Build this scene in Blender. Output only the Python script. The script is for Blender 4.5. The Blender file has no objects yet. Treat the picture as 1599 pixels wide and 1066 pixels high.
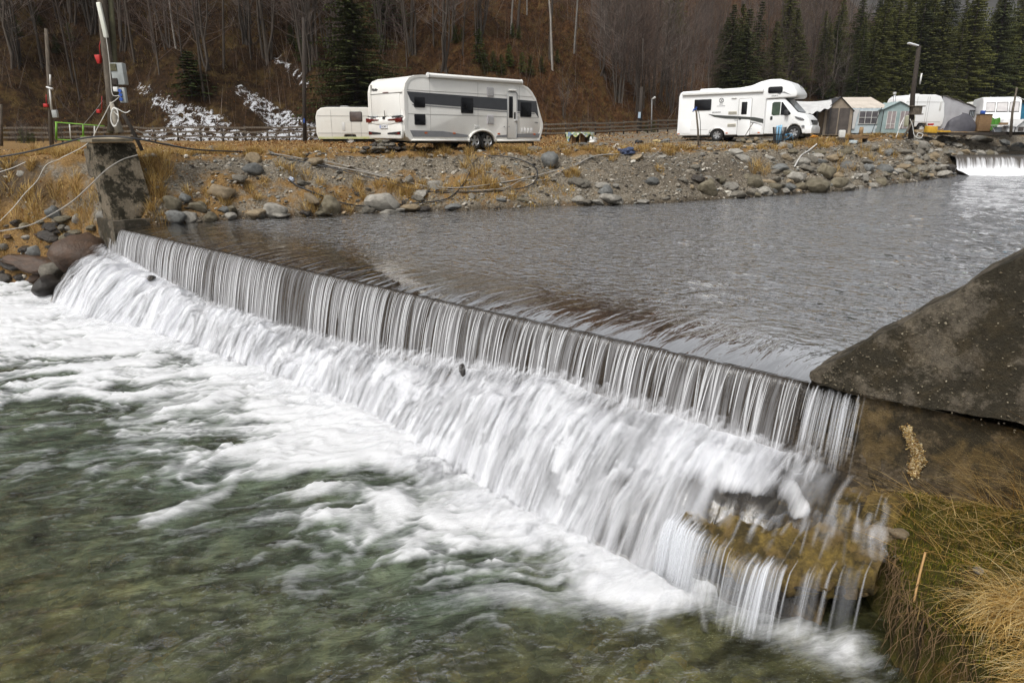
import bpy, bmesh, math, random
import numpy as np
from mathutils import Vector, Matrix

# ------------------------------------------------------------------ camera, sky, sun, exposure
C = bpy.context.scene
FPX, PITCH, CAM_H = 1066.0, math.radians(17.0), 2.4
cam_d = bpy.data.cameras.new('camera'); cam = bpy.data.objects.new('camera', cam_d)
C.collection.objects.link(cam); C.camera = cam
cam.location = (0, 0, CAM_H); cam.rotation_euler = (math.radians(90) - PITCH, 0, 0)
cam_d.sensor_width = 36; cam_d.lens = 24.0; cam_d.clip_start = 0.05; cam_d.clip_end = 4000

SUN_EL, SUN_ROT = math.radians(52), math.radians(215)
w = bpy.data.worlds.new('World'); C.world = w; w.use_nodes = True
nt = w.node_tree; nt.nodes.clear()
sky = nt.nodes.new('ShaderNodeTexSky'); sky.sky_type = 'NISHITA'; sky.sun_disc = False
sky.sun_elevation = SUN_EL; sky.sun_rotation = SUN_ROT; sky.dust_density = 4.0; sky.air_density = 1.0
hs = nt.nodes.new('ShaderNodeHueSaturation'); hs.inputs['Saturation'].default_value = 0.10
bg = nt.nodes.new('ShaderNodeBackground'); bg.inputs['Strength'].default_value = 0.12
wo = nt.nodes.new('ShaderNodeOutputWorld')
nt.links.new(sky.outputs[0], hs.inputs['Color']); nt.links.new(hs.outputs[0], bg.inputs['Color']); nt.links.new(bg.outputs[0], wo.inputs[0])
sl = bpy.data.lights.new('sun', 'SUN'); sun = bpy.data.objects.new('sun', sl); C.collection.objects.link(sun)
sl.energy = 1.5; sl.angle = math.radians(16); sl.color = (1.0, 0.96, 0.90)
# direction the light comes from: Nishita rotation is clockwise from +Y
dv = Vector((math.sin(SUN_ROT) * math.cos(SUN_EL), math.cos(SUN_ROT) * math.cos(SUN_EL), math.sin(SUN_EL)))
sun.rotation_euler = dv.to_track_quat('Z', 'Y').to_euler()
C.view_settings.view_transform = 'Standard'; C.view_settings.look = 'None'
C.view_settings.exposure = 0.5; C.view_settings.gamma = 1.0; C.view_settings.use_curve_mapping = False
C.render.engine = 'CYCLES'
cy = C.cycles
cy.max_bounces = 8; cy.diffuse_bounces = 3; cy.glossy_bounces = 3; cy.transmission_bounces = 4; cy.transparent_max_bounces = 24
cy.caustics_reflective = False; cy.caustics_refractive = False; cy.sample_clamp_indirect = 4.0

R = random.Random(7)
col = C.collection

# ------------------------------------------------------------------ numpy noise
def _h(i, j, seed):
    i = i.astype(np.int64); j = j.astype(np.int64)
    n = (i * 374761393 + j * 668265263 + seed * 1442695041) & 0xFFFFFFFF
    n = ((n ^ (n >> 13)) * 1274126177) & 0xFFFFFFFF
    n = ((n ^ (n >> 16)) * 2246822519) & 0xFFFFFFFF
    return ((n ^ (n >> 15)) & 0xFFFFFF) / float(0xFFFFFF)
def vnoise(x, y, seed=0):
    x = np.asarray(x, float); y = np.asarray(y, float)
    xi = np.floor(x); yi = np.floor(y); fx = x - xi; fy = y - yi
    fx = fx * fx * fx * (fx * (fx * 6 - 15) + 10); fy = fy * fy * fy * (fy * (fy * 6 - 15) + 10)
    a = _h(xi, yi, seed); b = _h(xi + 1, yi, seed); c = _h(xi, yi + 1, seed); d = _h(xi + 1, yi + 1, seed)
    return (a * (1 - fx) + b * fx) * (1 - fy) + (c * (1 - fx) + d * fx) * fy * 1.0
def fbm(x, y, seed=0, o=4, g=0.5):
    t = 0; a = 1; s = 0
    for k in range(o):
        t = t + a * vnoise(x * 2 ** k + 13.7 * k, y * 2 ** k - 7.1 * k, seed + k); s += a; a *= g
    return t / s
def sst(x, a, b):
    t = np.clip((x - a) / (b - a), 0, 1); return t * t * (3 - 2 * t)

# ------------------------------------------------------------------ place
W0 = np.array([3.08, 6.57]); W1 = np.array([-10.60, 18.44]); WL = float(np.linalg.norm(W1 - W0))
U = (W1 - W0) / WL; N = np.array([U[1], -U[0]])
if N[1] > 0: N = -N
POOL = -1.8
def sd(s, d): return W0[0] + U[0] * s + N[0] * d, W0[1] + U[1] * s + N[1] * d
def ray(px, py):
    x = (px - 799.5) / FPX; y = -(py - 533) / FPX
    return np.array([x, math.cos(PITCH) + y * math.sin(PITCH), -math.sin(PITCH) + y * math.cos(PITCH)])
def xat(px, D, z=1.9):      # world x of a photo column at forward distance D
    return (px - 799.5) / FPX * (D * math.cos(PITCH) + (CAM_H - z) * math.sin(PITCH))
def zat(py, D):
    return CAM_H - D * math.tan(PITCH + math.atan((py - 533) / FPX))

EDGE = np.array([(-60, 4), (-30, 14), (-19, 18.4), (-14.8, 19.4), (-11.9, 18.9), (-11.0, 18.6), (-9.86, 18.57), (-8.96, 19.26), (-5.8, 20.8), (-2.07, 22.4), (2.2, 23.6),
                 (6, 24.95), (10.16, 27.55), (14.8, 30.4), (20, 35.2), (25.5, 40.4), (26.4, 42.6), (27.6, 44.6), (34, 46.5), (46, 48), (95, 54)], float)
def polydist(x, y, P):
    best = np.full(np.shape(x), 1e9)
    for (ax, ay), (bx, by) in zip(P[:-1], P[1:]):
        dx, dy = bx - ax, by - ay; L2 = dx * dx + dy * dy
        t = np.clip(((x - ax) * dx + (y - ay) * dy) / L2, 0, 1)
        best = np.minimum(best, np.hypot(x - ax - t * dx, y - ay - t * dy))
    return best
def inside(x, y, P):
    r = np.zeros(np.shape(x), bool); n = len(P); j = n - 1
    for i in range(n):
        (xi, yi), (xj, yj) = P[i], P[j]
        if yi != yj:
            c = ((yi > y) != (yj > y)) & (x < (xj - xi) * (y - yi) / (yj - yi) + xi); r ^= c
        j = i
    return r
CAMP = np.vstack([EDGE, [(400, 60), (400, 900), (-400, 900), (-400, 4)]])
def bank_t(x, y):
    d = polydist(x, y, EDGE); return np.where(inside(x, y, CAMP), d, -d)
def plateau(x, y):
    r = x * 0.653 + y * 0.757
    return 1.80 + np.clip(r - 34, 0, 30) * 0.034 + 0.04 * (fbm(x * .25, y * .25, 5) - .5)
def base_level(x, y):
    d = (x - W0[0]) * N[0] + (y - W0[1]) * N[1]
    b = -1.8 * sst(d, -.3, .5)
    up = sst(y, 42.0, 43.0) * sst(x, 24.5, 26.0)
    return b + 1.05 * up
def terrain(x, y):
    x = np.asarray(x, float); y = np.asarray(y, float)
    wob = (fbm(x * .9, y * .9, 11) - .5) * 1.1
    t = bank_t(x, y) + wob * .55
    b = base_level(x, y); g = plateau(x, y) - .10 * (1 - sst(t, 2.5, 5.5))
    Wd = (3.0 + 1.0 * fbm(x * .35, y * .35, 21) + .6 * sst(x, 5, 18)) * (1 - .42 * sst(x, -18, -14) * (1 - sst(x, -10.5, -9)))
    r = np.clip(t / Wd, 0, 1)
    prof = 1 - (1 - r) ** 1.55
    lump = (fbm(x * .8, y * .8, 31) - .5) * .9 + (fbm(x * 2.6, y * 2.6, 32) - .5) * .35 + (fbm(x * 7, y * 7, 33) - .5) * .13
    lump = lump * (sst(t, -.2, .8) * (1 - sst(r, .75, 1.1)) * .8 + .05)
    land = b + (g - b) * prof + lump
    dd = (x - W0[0]) * N[0] + (y - W0[1]) * N[1]
    poolbed = -2.25 - .5 * sst(np.hypot(x + 3, y - 8), 9, 2) + .25 * (fbm(x * 1.1, y * 1.1, 41) - .5)
    bed = np.where(b < -.9, poolbed, b - .32 + .12 * (fbm(x * .8, y * .8, 42) - .5))
    z = np.where(t > 0, np.maximum(land, b - .3 + np.minimum(t, .6) * .9), bed + (b - .3 - bed) * np.exp(np.clip(t, -50, 0) * 1.3))
    return z
def ground_z(x, y): return float(terrain(np.array([x]), np.array([y]))[0])
def hit(px, py, dmin=6.0):
    r = ray(px, py); r = r / r[1]
    D = np.linspace(dmin, 75, 2800)
    X = r[0] * D; Z = CAM_H + r[2] * D
    T = terrain(X, D)
    k = np.argmax(Z < T)
    if Z[k] >= T[k]: k = len(D) - 1
    return float(X[k]), float(D[k]), float(T[k])
def depth(D, z): return D * math.cos(PITCH) + (CAM_H - z) * math.sin(PITCH)

# ------------------------------------------------------------------ materials
def _n(nt, t, **k):
    n = nt.nodes.new(t)
    for a, b in k.items(): setattr(n, a, b)
    return n
def newmat(name):
    m = bpy.data.materials.new(name); m.use_nodes = True; nt = m.node_tree; nt.nodes.clear()
    return m, nt, _n(nt, 'ShaderNodeOutputMaterial')
def noise(nt, scale, detail=5, rough=.55, coord=None, dist=0, vec_scale=None, which='Object'):
    tc = coord
    if tc is None:
        t = _n(nt, 'ShaderNodeTexCoord'); tc = t.outputs[which]
    if vec_scale:
        mp = _n(nt, 'ShaderNodeMapping'); mp.inputs['Scale'].default_value = vec_scale
        nt.links.new(tc, mp.inputs[0]); tc = mp.outputs[0]
    n = _n(nt, 'ShaderNodeTexNoise'); n.inputs['Scale'].default_value = scale; n.inputs['Detail'].default_value = detail
    n.inputs['Roughness'].default_value = rough; n.inputs['Distortion'].default_value = dist
    nt.links.new(tc, n.inputs['Vector']); return n.outputs['Fac']
def ramp(nt, fac, stops):
    r = _n(nt, 'ShaderNodeValToRGB'); e = r.color_ramp.elements
    while len(e) < len(stops): e.new(.5)
    for el, (p, c) in zip(e, stops):
        el.position = p; el.color = (*c, 1) if not isinstance(c, (int, float)) else (c, c, c, 1)
    nt.links.new(fac, r.inputs[0]); return r.outputs[0]
def mixc(nt, fac, a, b, mode='MIX'):
    m = _n(nt, 'ShaderNodeMix', data_type='RGBA', blend_type=mode)
    for s, v in ((m.inputs[0], fac), (m.inputs[6], a), (m.inputs[7], b)):
        if isinstance(v, (int, float)): s.default_value = v
        elif isinstance(v, tuple): s.default_value = (*v, 1)
        else: nt.links.new(v, s)
    return m.outputs[2]
def math_(nt, op, a, b=0.0, clamp=False):
    m = _n(nt, 'ShaderNodeMath', operation=op, use_clamp=clamp)
    for s, v in ((m.inputs[0], a), (m.inputs[1], b)):
        if isinstance(v, (int, float)): s.default_value = v
        else: nt.links.new(v, s)
    return m.outputs[0]
def attr(nt, name, out='Fac'):
    a = _n(nt, 'ShaderNodeAttribute'); a.attribute_name = name; return a.outputs[out]
def bump(nt, h, strength, dist, normal=None):
    b = _n(nt, 'ShaderNodeBump'); b.inputs['Strength'].default_value = strength; b.inputs['Distance'].default_value = dist
    nt.links.new(h, b.inputs['Height'])
    if normal is not None: nt.links.new(normal, b.inputs['Normal'])
    return b.outputs[0]
def bsdf(nt, colr, rough=.7, metal=0, normal=None, spec=.5, **kw):
    p = _n(nt, 'ShaderNodeBsdfPrincipled')
    for s, v in ((p.inputs['Base Color'], colr), (p.inputs['Roughness'], rough), (p.inputs['Metallic'], metal), (p.inputs['Specular IOR Level'], spec)):
        if isinstance(v, (int, float)): s.default_value = v
        elif isinstance(v, tuple): s.default_value = (*v, 1)
        else: nt.links.new(v, s)
    for k, v in kw.items(): p.inputs[k].default_value = v
    if normal is not None: nt.links.new(normal, p.inputs['Normal'])
    return p.outputs[0]
def out(nt, o, sh): nt.links.new(sh, o.inputs['Surface'])

_mc = {}
def M(name, c1, c2=None, scale=6, rough=.7, bp=0, bscale=None, metal=0, spec=.5, rand=0, vs=None, dirt=0, dirtc=(.12, .1, .07)):
    """general material: two-tone noise, optional bump, per-object brightness variation, dirt blotches"""
    if name in _mc: return _mc[name]
    m, nt, o = newmat(name)
    if c2 is None: c2 = tuple(v * .82 for v in c1)
    f = noise(nt, scale, 7, .6, vec_scale=vs)
    c = ramp(nt, f, [(.3, c2), (.7, c1)])
    if rand:
        oi = _n(nt, 'ShaderNodeObjectInfo'); v = math_(nt, 'MULTIPLY_ADD', oi.outputs['Random'], rand * 2); v.node.inputs[2].default_value = 1 - rand
        c = mixc(nt, 1.0, c, v, 'MULTIPLY')
    if dirt:
        g = ramp(nt, noise(nt, scale * .4 + .6, 8, .7), [(.5, 0.0), (.8, 1.0)])
        c = mixc(nt, math_(nt, 'MULTIPLY', g, dirt), c, dirtc)
    nm = bump(nt, noise(nt, bscale or scale * 3, 6, .65, vec_scale=vs), bp, .05) if bp else None
    out(nt, o, bsdf(nt, c, rough, metal, nm, spec)); _mc[name] = m; return m

# ------------------------------------------------------------------ mesh helpers
class MB:
    def __init__(s): s.v = []; s.f = []; s.m = Matrix.Identity(4); s.uv = None
    def pt(s, p): q = s.m @ Vector(p); s.v.append((q.x, q.y, q.z)); return len(s.v) - 1
    def face(s, pts): s.f.append([s.pt(p) for p in pts])
    def box(s, x0, y0, z0, x1, y1, z1):
        i = [s.pt(p) for p in ((x0, y0, z0), (x1, y0, z0), (x1, y1, z0), (x0, y1, z0), (x0, y0, z1), (x1, y0, z1), (x1, y1, z1), (x0, y1, z1))]
        for q in ((0, 3, 2, 1), (4, 5, 6, 7), (0, 1, 5, 4), (1, 2, 6, 5), (2, 3, 7, 6), (3, 0, 4, 7)): s.f.append([i[k] for k in q])
    def prism(s, poly, a0, a1, axis='y'):
        """polygon in the two other axes, extruded along axis"""
        def P(p, a): return {'y': (p[0], a, p[1]), 'x': (a, p[0], p[1]), 'z': (p[0], p[1], a)}[axis]
        A = [s.pt(P(p, a0)) for p in poly]; B = [s.pt(P(p, a1)) for p in poly]; n = len(poly)
        s.f.append(A); s.f.append(B[::-1])
        for k in range(n): s.f.append([A[k], B[k], B[(k + 1) % n], A[(k + 1) % n]])
    def tube(s, pts, rad, n=6, cap=True):
        pts = [Vector(p) for p in pts]; rings = []
        if isinstance(rad, (int, float)): rad = [rad] * len(pts)
        for k, p in enumerate(pts):
            t = (pts[min(k + 1, len(pts) - 1)] - pts[max(k - 1, 0)])
            t = t.normalized() if t.length > 1e-9 else Vector((0, 0, 1))
            a = t.cross(Vector((0, 0, 1)) if abs(t.z) < .9 else Vector((1, 0, 0))).normalized(); b = t.cross(a)
            rings.append([s.pt(p + (a * math.cos(2 * math.pi * j / n) + b * math.sin(2 * math.pi * j / n)) * rad[k]) for j in range(n)])
        for A, B in zip(rings[:-1], rings[1:]):
            for j in range(n): s.f.append([A[j], A[(j + 1) % n], B[(j + 1) % n], B[j]])
        if cap: s.f.append(rings[0][::-1]); s.f.append(rings[-1])
    def disc(s, c, r, y0, y1, n=24, r2=None):   # cylinder along local y
        A = [s.pt((c[0] + r * math.cos(2 * math.pi * k / n), y0, c[1] + r * math.sin(2 * math.pi * k / n))) for k in range(n)]
        r2 = r2 or r
        B = [s.pt((c[0] + r2 * math.cos(2 * math.pi * k / n), y1, c[1] + r2 * math.sin(2 * math.pi * k / n))) for k in range(n)]
        s.f.append(A); s.f.append(B[::-1])
        for k in range(n): s.f.append([A[k], B[k], B[(k + 1) % n], A[(k + 1) % n]])
def mesh_np(name, V, F, mat, smooth=True, attrs=None):
    me = bpy.data.meshes.new(name); V = np.asarray(V, np.float32); F = np.asarray(F, np.int32); k = F.shape[1]
    me.vertices.add(len(V)); me.vertices.foreach_set('co', V.ravel())
    me.loops.add(F.size); me.loops.foreach_set('vertex_index', F.ravel())
    me.polygons.add(len(F)); me.polygons.foreach_set('loop_start', np.arange(0, F.size, k, dtype=np.int32))
    me.polygons.foreach_set('use_smooth', np.full(len(F), smooth))
    me.update(calc_edges=True)
    for an, av in (attrs or {}).items():
        av = np.asarray(av, np.float32)
        if av.ndim == 1: a = me.attributes.new(an, 'FLOAT', 'POINT'); a.data.foreach_set('value', av)
        else:
            a = me.color_attributes.new(an, 'FLOAT_COLOR', 'POINT'); a.data.foreach_set('color', np.hstack([av, np.ones((len(av), 1), np.float32)]).ravel())
    me.materials.append(mat); return me
def grid_faces(nr, nc):
    a = (np.arange(nr - 1)[:, None] * nc + np.arange(nc - 1)[None, :]).ravel()
    return np.stack([a, a + 1, a + nc + 1, a + nc], 1)
def link(name, me, parent=None):
    o = bpy.data.objects.new(name, me); col.objects.link(o)
    if parent is not None: o.parent = parent
    return o
def obj(name, mb, mat, parent=None, bevel=0, seg=2, smooth=None, kind=None, label=None):
    me = bpy.data.meshes.new(name); me.from_pydata(mb.v, [], mb.f)
    bm = bmesh.new(); bm.from_mesh(me); bmesh.ops.recalc_face_normals(bm, faces=bm.faces)
    if bevel:
        ed = [e for e in bm.edges if len(e.link_faces) == 2 and e.calc_face_angle(0) > .6]
        bmesh.ops.bevel(bm, geom=ed, offset=bevel, segments=seg, profile=.5, affect='EDGES', clamp_overlap=True)
    bm.to_mesh(me); bm.free()
    me.materials.append(mat)
    if smooth or bevel:
        me.polygons.foreach_set('use_smooth', [True] * len(me.polygons))
        if not smooth: me.set_sharp_from_angle(angle=math.radians(38))
    o = link(name, me, parent)
    if kind: o['kind'] = kind
    if label: o['label'] = label
    return o
def tag(o, label=None, cat=None, group=None, kind=None):
    if label: o['label'] = label
    if cat: o['category'] = cat
    if group: o['group'] = group
    if kind: o['kind'] = kind
    return o
def thing(name, loc, rz, label, cat, group=None):
    o = bpy.data.objects.new(name, None); col.objects.link(o); o.location = loc
    o.rotation_euler = (0, 0, rz) if isinstance(rz, (int, float)) else rz
    return tag(o, label, cat, group)
def copy_tree(o, parent=None):
    c = o.copy(); col.objects.link(c); c.parent = parent
    for ch in list(o.children): copy_tree(ch, c)
    return c
def rrect(x0, z0, x1, z1, r=.03, n=3):
    P = []
    for cx, cz, a0 in ((x1 - r, z1 - r, 0), (x0 + r, z1 - r, 90), (x0 + r, z0 + r, 180), (x1 - r, z0 + r, 270)):
        for k in range(n + 1):
            a = math.radians(a0 + 90 * k / n); P.append((cx + r * math.cos(a), cz + r * math.sin(a)))
    return P
def cat_rom(P, n=8):
    P = [Vector(p) for p in P]; Q = [P[0] * 2 - P[1]] + P + [P[-1] * 2 - P[-2]]; o = []
    for i in range(1, len(Q) - 2):
        a, b, c, d = Q[i - 1:i + 3]
        for k in range(n):
            t = k / n; o.append(.5 * ((2 * b) + (c - a) * t + (2 * a - 5 * b + 4 * c - d) * t * t + (3 * b - a - 3 * c + d) * t ** 3))
    o.append(P[-1]); return o
def text(name, s, loc, rot, size, mat, parent, ext=.002, shear=0):
    cu = bpy.data.curves.new(name, 'FONT'); cu.body = s; cu.size = size; cu.extrude = ext; cu.shear = shear
    cu.align_x = 'CENTER'; cu.align_y = 'CENTER'; cu.materials.append(mat)
    tmp = bpy.data.objects.new(name, cu); col.objects.link(tmp); me = bpy.data.meshes.new_from_object(tmp.evaluated_get(bpy.context.evaluated_depsgraph_get()))
    bpy.data.objects.remove(tmp); o = link(name, me, parent); o.location = loc; o.rotation_euler = rot; return o
# ================================================================== SETTING: ground, banks, hills
def axis(segs):
    a = []
    for x0, x1, st in segs: a.append(np.arange(x0, x1 - 1e-6, st))
    a.append([segs[-1][1]]); return np.concatenate(a)
def heightfield(name, xs, ys, fn, mat, attrs=None, kind='structure'):
    X, Y = np.meshgrid(xs, ys); x = X.ravel(); y = Y.ravel(); z = fn(x, y)
    at = attrs(x, y, z) if attrs else None
    o = link(name, mesh_np(name, np.stack([x, y, z], 1), grid_faces(len(ys), len(xs)), mat, True, at))
    o['kind'] = kind; return o

def ground_material():
    m, nt, o = newmat('ground')
    n1 = noise(nt, 9, 10, .7); n2 = noise(nt, 1.3, 8, .65); n3 = noise(nt, 40, 6, .7)
    vor = _n(nt, 'ShaderNodeTexVoronoi'); vor.inputs['Scale'].default_value = 13
    tc = _n(nt, 'ShaderNodeTexCoord'); nt.links.new(tc.outputs['Object'], vor.inputs['Vector'])
    vor2 = _n(nt, 'ShaderNodeTexVoronoi'); vor2.inputs['Scale'].default_value = 30; nt.links.new(tc.outputs['Object'], vor2.inputs['Vector'])
    grav = ramp(nt, n1, [(.3, (.045, .036, .024)), (.5, (.135, .110, .076)), (.68, (.26, .22, .16))])
    sep = _n(nt, 'ShaderNodeSeparateColor'); nt.links.new(vor2.outputs['Color'], sep.inputs[0])
    stone = ramp(nt, sep.outputs[0], [(.1, (.075, .062, .045)), (.5, (.18, .155, .118)), (.9, (.34, .31, .26))])
    grav = mixc(nt, .5, grav, stone)
    leaf = ramp(nt, n3, [(.3, (.07, .042, .02)), (.5, (.20, .115, .040)), (.7, (.38, .25, .095))])
    veg = math_(nt, 'ADD', attr(nt, 'veg'), math_(nt, 'MULTIPLY', math_(nt, 'SUBTRACT', n2, .5), 1.6))
    vegf = ramp(nt, veg, [(.40, 0.0), (.60, 1.0)])
    c = mixc(nt, vegf, grav, leaf)
    soil = ramp(nt, n1, [(.35, (.022, .016, .011)), (.65, (.07, .052, .036))])
    c = mixc(nt, attr(nt, 'soil'), c, soil)
    c = mixc(nt, attr(nt, 'wet'), c, (.45, .40, .33), 'MULTIPLY')
    h = math_(nt, 'ADD', math_(nt, 'MULTIPLY', vor.outputs['Distance'], -.6), math_(nt, 'ADD', n1, math_(nt, 'MULTIPLY', n3, .5)))
    rg = math_(nt, 'SUBTRACT', .92, math_(nt, 'MULTIPLY', attr(nt, 'wet'), .55))
    out(nt, o, bsdf(nt, c, rg, 0, bump(nt, h, .9, .06), .3)); return m
MG = ground_material()
def gattr(x, y, z):
    t = bank_t(x, y); g = plateau(x, y); h = z - base_level(x, y)
    veg = .235 + .52 * sst(z, g - .35, g - .05)
    d = (x - W0[0]) * N[0] + (y - W0[1]) * N[1]
    veg = veg + .28 * sst(t, -.5, .5) * (1 - sst(t, 1.2, 2.2)) * (1 - sst(x, -1.0, 3.5)) - .15 * sst(x, 2, 9) * (1 - sst(x, 15, 19))
    veg = veg + .28 * sst(d, .2, 1.2) * (1 - sst(t, 1.6, 2.6))
    veg = veg - .45 * sst(t, 3.2, 6) * sst(x, 0, 6) * .5
    soil = sst(d, 0, 1) * sst(h, 2.0, 2.5) * (1 - sst(z, g - .25, g - .05)) * .9 + .35 * sst(x, 2, 5) * (1 - sst(x, 9, 13)) * sst(h, .2, .7) * (1 - sst(z, g - .5, g - .2))
    bedf = np.where(t < .25, 1, 0) * np.where(z < base_level(x, y) + .12, 1, 0)
    return dict(veg=np.clip(veg, 0, 1), soil=np.clip(soil, 0, 1), wet=1 - sst(h, .02, .22))
heightfield('ground', axis([(-90, -34, 4), (-34, -17, .4), (-17, 24, .11), (24, 32, .25), (32, 60, .8), (60, 330, 12)]),
            axis([(-30, 3, 1.0), (3, 17, .25), (17, 32, .11), (32, 47, .16), (47, 66, .6), (66, 330, 10)]), terrain, MG, gattr)

# -------- right-hand bank (moss and dry grass)
RB = np.array([(-9, -16), (-2, -5), (1.6, .2), (2.75, 2.4), (3.15, 3.5), (3.26, 4.15), (3.10, 4.6), (3.32, 5.05), (3.3, 5.5), (3.42, 5.85), (3.62, 6.12)], float)
RPOLY = np.vstack([RB, [(4.2, 6.0), (6.2, 6.0), (10, 9.5), (14.8, 14.5), (30, 31), (43, 42.0), (95, 44), (95, -16)]])
REDGE = np.vstack([RB, [(4.2, 6.0), (6.2, 6.0), (10, 9.5), (14.8, 14.5), (30, 31), (43, 42.0), (95, 44)]])
def rbank(x, y):
    t = polydist(x, y, REDGE); ins = inside(x, y, RPOLY); t = np.where(ins, t, -t)
    up = ((x - W0[0]) * N[0] + (y - W0[1]) * N[1]) < -.45
    lo = -1.12 + .50 * np.clip(t, 0, 1.0) + .45 * np.clip(t - .8, 0, 4.5) + .16 * (fbm(x * 1.6, y * 1.6, 51) - .5) * 2 + .05 * (fbm(x * 7, y * 7, 52) - .5) * 2
    lo = lo + .25 * sst(y, 5.2, 6.2) * sst(x, 3.9, 4.6) - .35 * sst(y, 3.8, 1.5)
    hi = -.2 + .7 * np.clip(t, 0, 4) + .2 * fbm(x, y, 53)
    hi = np.minimum(hi, 2.6)
    z = np.where(up, hi, np.minimum(lo, 2.4))
    return np.where(t > 0, z, -2.9)
def moss_material():
    m, nt, o = newmat('mossy_soil')
    n1 = noise(nt, 3.2, 9, .7); n2 = noise(nt, 45, 6, .75)
    a = ramp(nt, n1, [(.34, (.07, .042, .016)), (.46, (.07, .062, .012)), (.56, (.095, .085, .016)), (.68, (.20, .12, .035))])
    b = ramp(nt, n2, [(.3, (.35, .35, .35)), (.7, (1.35, 1.35, 1.3))])
    c = mixc(nt, 1.0, a, b, 'MULTIPLY')
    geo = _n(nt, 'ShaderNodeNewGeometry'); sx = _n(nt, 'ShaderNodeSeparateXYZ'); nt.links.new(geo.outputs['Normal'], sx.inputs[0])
    c = mixc(nt, ramp(nt, sx.outputs[2], [(.25, 1.0), (.55, 0.0)]), c, (.03, .02, .012))  # steep faces painted dark for the shade of the undercut
    out(nt, o, bsdf(nt, c, .95, 0, bump(nt, math_(nt, 'ADD', n2, n1), 1, .05), .2)); return m
MMOSS = moss_material()
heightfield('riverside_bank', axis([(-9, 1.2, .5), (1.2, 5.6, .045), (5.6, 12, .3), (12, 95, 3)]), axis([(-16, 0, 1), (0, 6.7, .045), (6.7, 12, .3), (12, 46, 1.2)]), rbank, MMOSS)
RBZ = lambda x, y: float(rbank(np.array([x]), np.array([y]))[0])

# -------- hillside
FOOT = np.array([(-160, 22), (-70, 44), (-36, 51), (-14, 52.5), (2, 56), (12, 63), (19, 72), (24, 86), (31, 104), (52, 128), (84, 136), (112, 146), (165, 150), (340, 210)], float)
HILLP = np.vstack([FOOT, [(600, 300), (600, 1200), (-600, 1200), (-600, 22)]])
def hill(x, y):
    d = polydist(x, y, FOOT); d = np.where(inside(x, y, HILLP), d, -d)
    d = d + (fbm(x * .09, y * .09, 61) - .5) * 7 * sst(d, 0, 10)
    sl = .80 - .50 * sst(x, 60, 120)
    h = sl * np.clip(d, 0, 400) * (1 - .25 * sst(d, 60, 250))
    h = h + sst(d, 0, 5) * ((fbm(x * .16, y * .16, 62) - .5) * 5.5 + (fbm(x * .5, y * .5, 63) - .5) * 2.2 + (fbm(x * 1.7, y * 1.7, 64) - .5) * .8)
    return np.where(d > 0, plateau(x, y) + h, plateau(x, y) - .5 + .16 * np.maximum(d, -60))
def hill_z(x, y): return float(hill(np.array([x]), np.array([y]))[0])
def proj(x, y, z):
    dp = y * math.cos(PITCH) + (CAM_H - z) * math.sin(PITCH); v = -(CAM_H - z) * math.cos(PITCH) + y * math.sin(PITCH)
    return 799.5 + x / dp * FPX, 533 - v / dp * FPX
def hattr(x, y, z):
    px, py = proj(x, y, z)
    def streak(x0, y0, x1, y1, w0, w1):
        t = np.clip(((px - x0) * (x1 - x0) + (py - y0) * (y1 - y0)) / ((x1 - x0) ** 2 + (y1 - y0) ** 2), 0, 1)
        return 1 - sst(np.hypot(px - x0 - t * (x1 - x0), py - y0 - t * (y1 - y0)) / (w0 + (w1 - w0) * t), .4, 1.3)
    s = np.maximum.reduce([streak(200, 128, 300, 185, 3, 16), streak(290, 190, 340, 212, 34, 34), streak(372, 140, 440, 192, 8, 20), streak(440, 195, 480, 210, 26, 22), streak(425, 85, 480, 130, 6, 7) * .85, streak(230, 212, 480, 214, 8, 7) * .9]) * (y < 90)
    s = np.where(px < 560, s, 0) * (y > 40)
    snow = s * (.55 + .9 * fbm(x * 1.4, y * 1.4, 71))
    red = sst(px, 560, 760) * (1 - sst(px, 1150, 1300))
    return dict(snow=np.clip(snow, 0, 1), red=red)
def hill_material():
    m, nt, o = newmat('hillside')
    n1 = noise(nt, .35, 10, .72); n2 = noise(nt, 2.6, 10, .75); n3 = noise(nt, 11, 6, .7)
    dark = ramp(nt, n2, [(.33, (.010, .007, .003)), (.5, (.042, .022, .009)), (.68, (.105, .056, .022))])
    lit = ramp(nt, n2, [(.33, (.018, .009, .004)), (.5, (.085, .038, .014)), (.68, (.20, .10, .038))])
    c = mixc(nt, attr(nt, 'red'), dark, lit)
    gr = ramp(nt, noise(nt, .7, 9, .75), [(.50, 0.0), (.64, 1.0)])
    c = mixc(nt, math_(nt, 'MULTIPLY', gr, .75), c, ramp(nt, n3, [(.3, (.06, .040, .012)), (.7, (.19, .125, .045))]))
    ms = ramp(nt, noise(nt, .55, 8, .75), [(.3, 1.0), (.42, 0.0)])
    c = mixc(nt, math_(nt, 'MULTIPLY', ms, .7), c, ramp(nt, n3, [(.3, (.008, .010, .004)), (.7, (.03, .035, .010))]))
    c = mixc(nt, ramp(nt, n1, [(.3, .45), (.6, 0.0)]), c, (.012, .008, .005))
    sn = math_(nt, 'MULTIPLY', attr(nt, 'snow'), ramp(nt, noise(nt, 2.1, 10, .82, dist=.5), [(.475, 0.0), (.57, 1.0)]))
    snf = ramp(nt, sn, [(.28, 0.0), (.42, 1.0)])
    c = mixc(nt, snf, c, (.78, .8, .84))
    h = math_(nt, 'ADD', n2, math_(nt, 'MULTIPLY', n3, .6))
    out(nt, o, bsdf(nt, c, .95, 0, bump(nt, h, 1, .35), .15)); return m
MH = hill_material()
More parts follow.
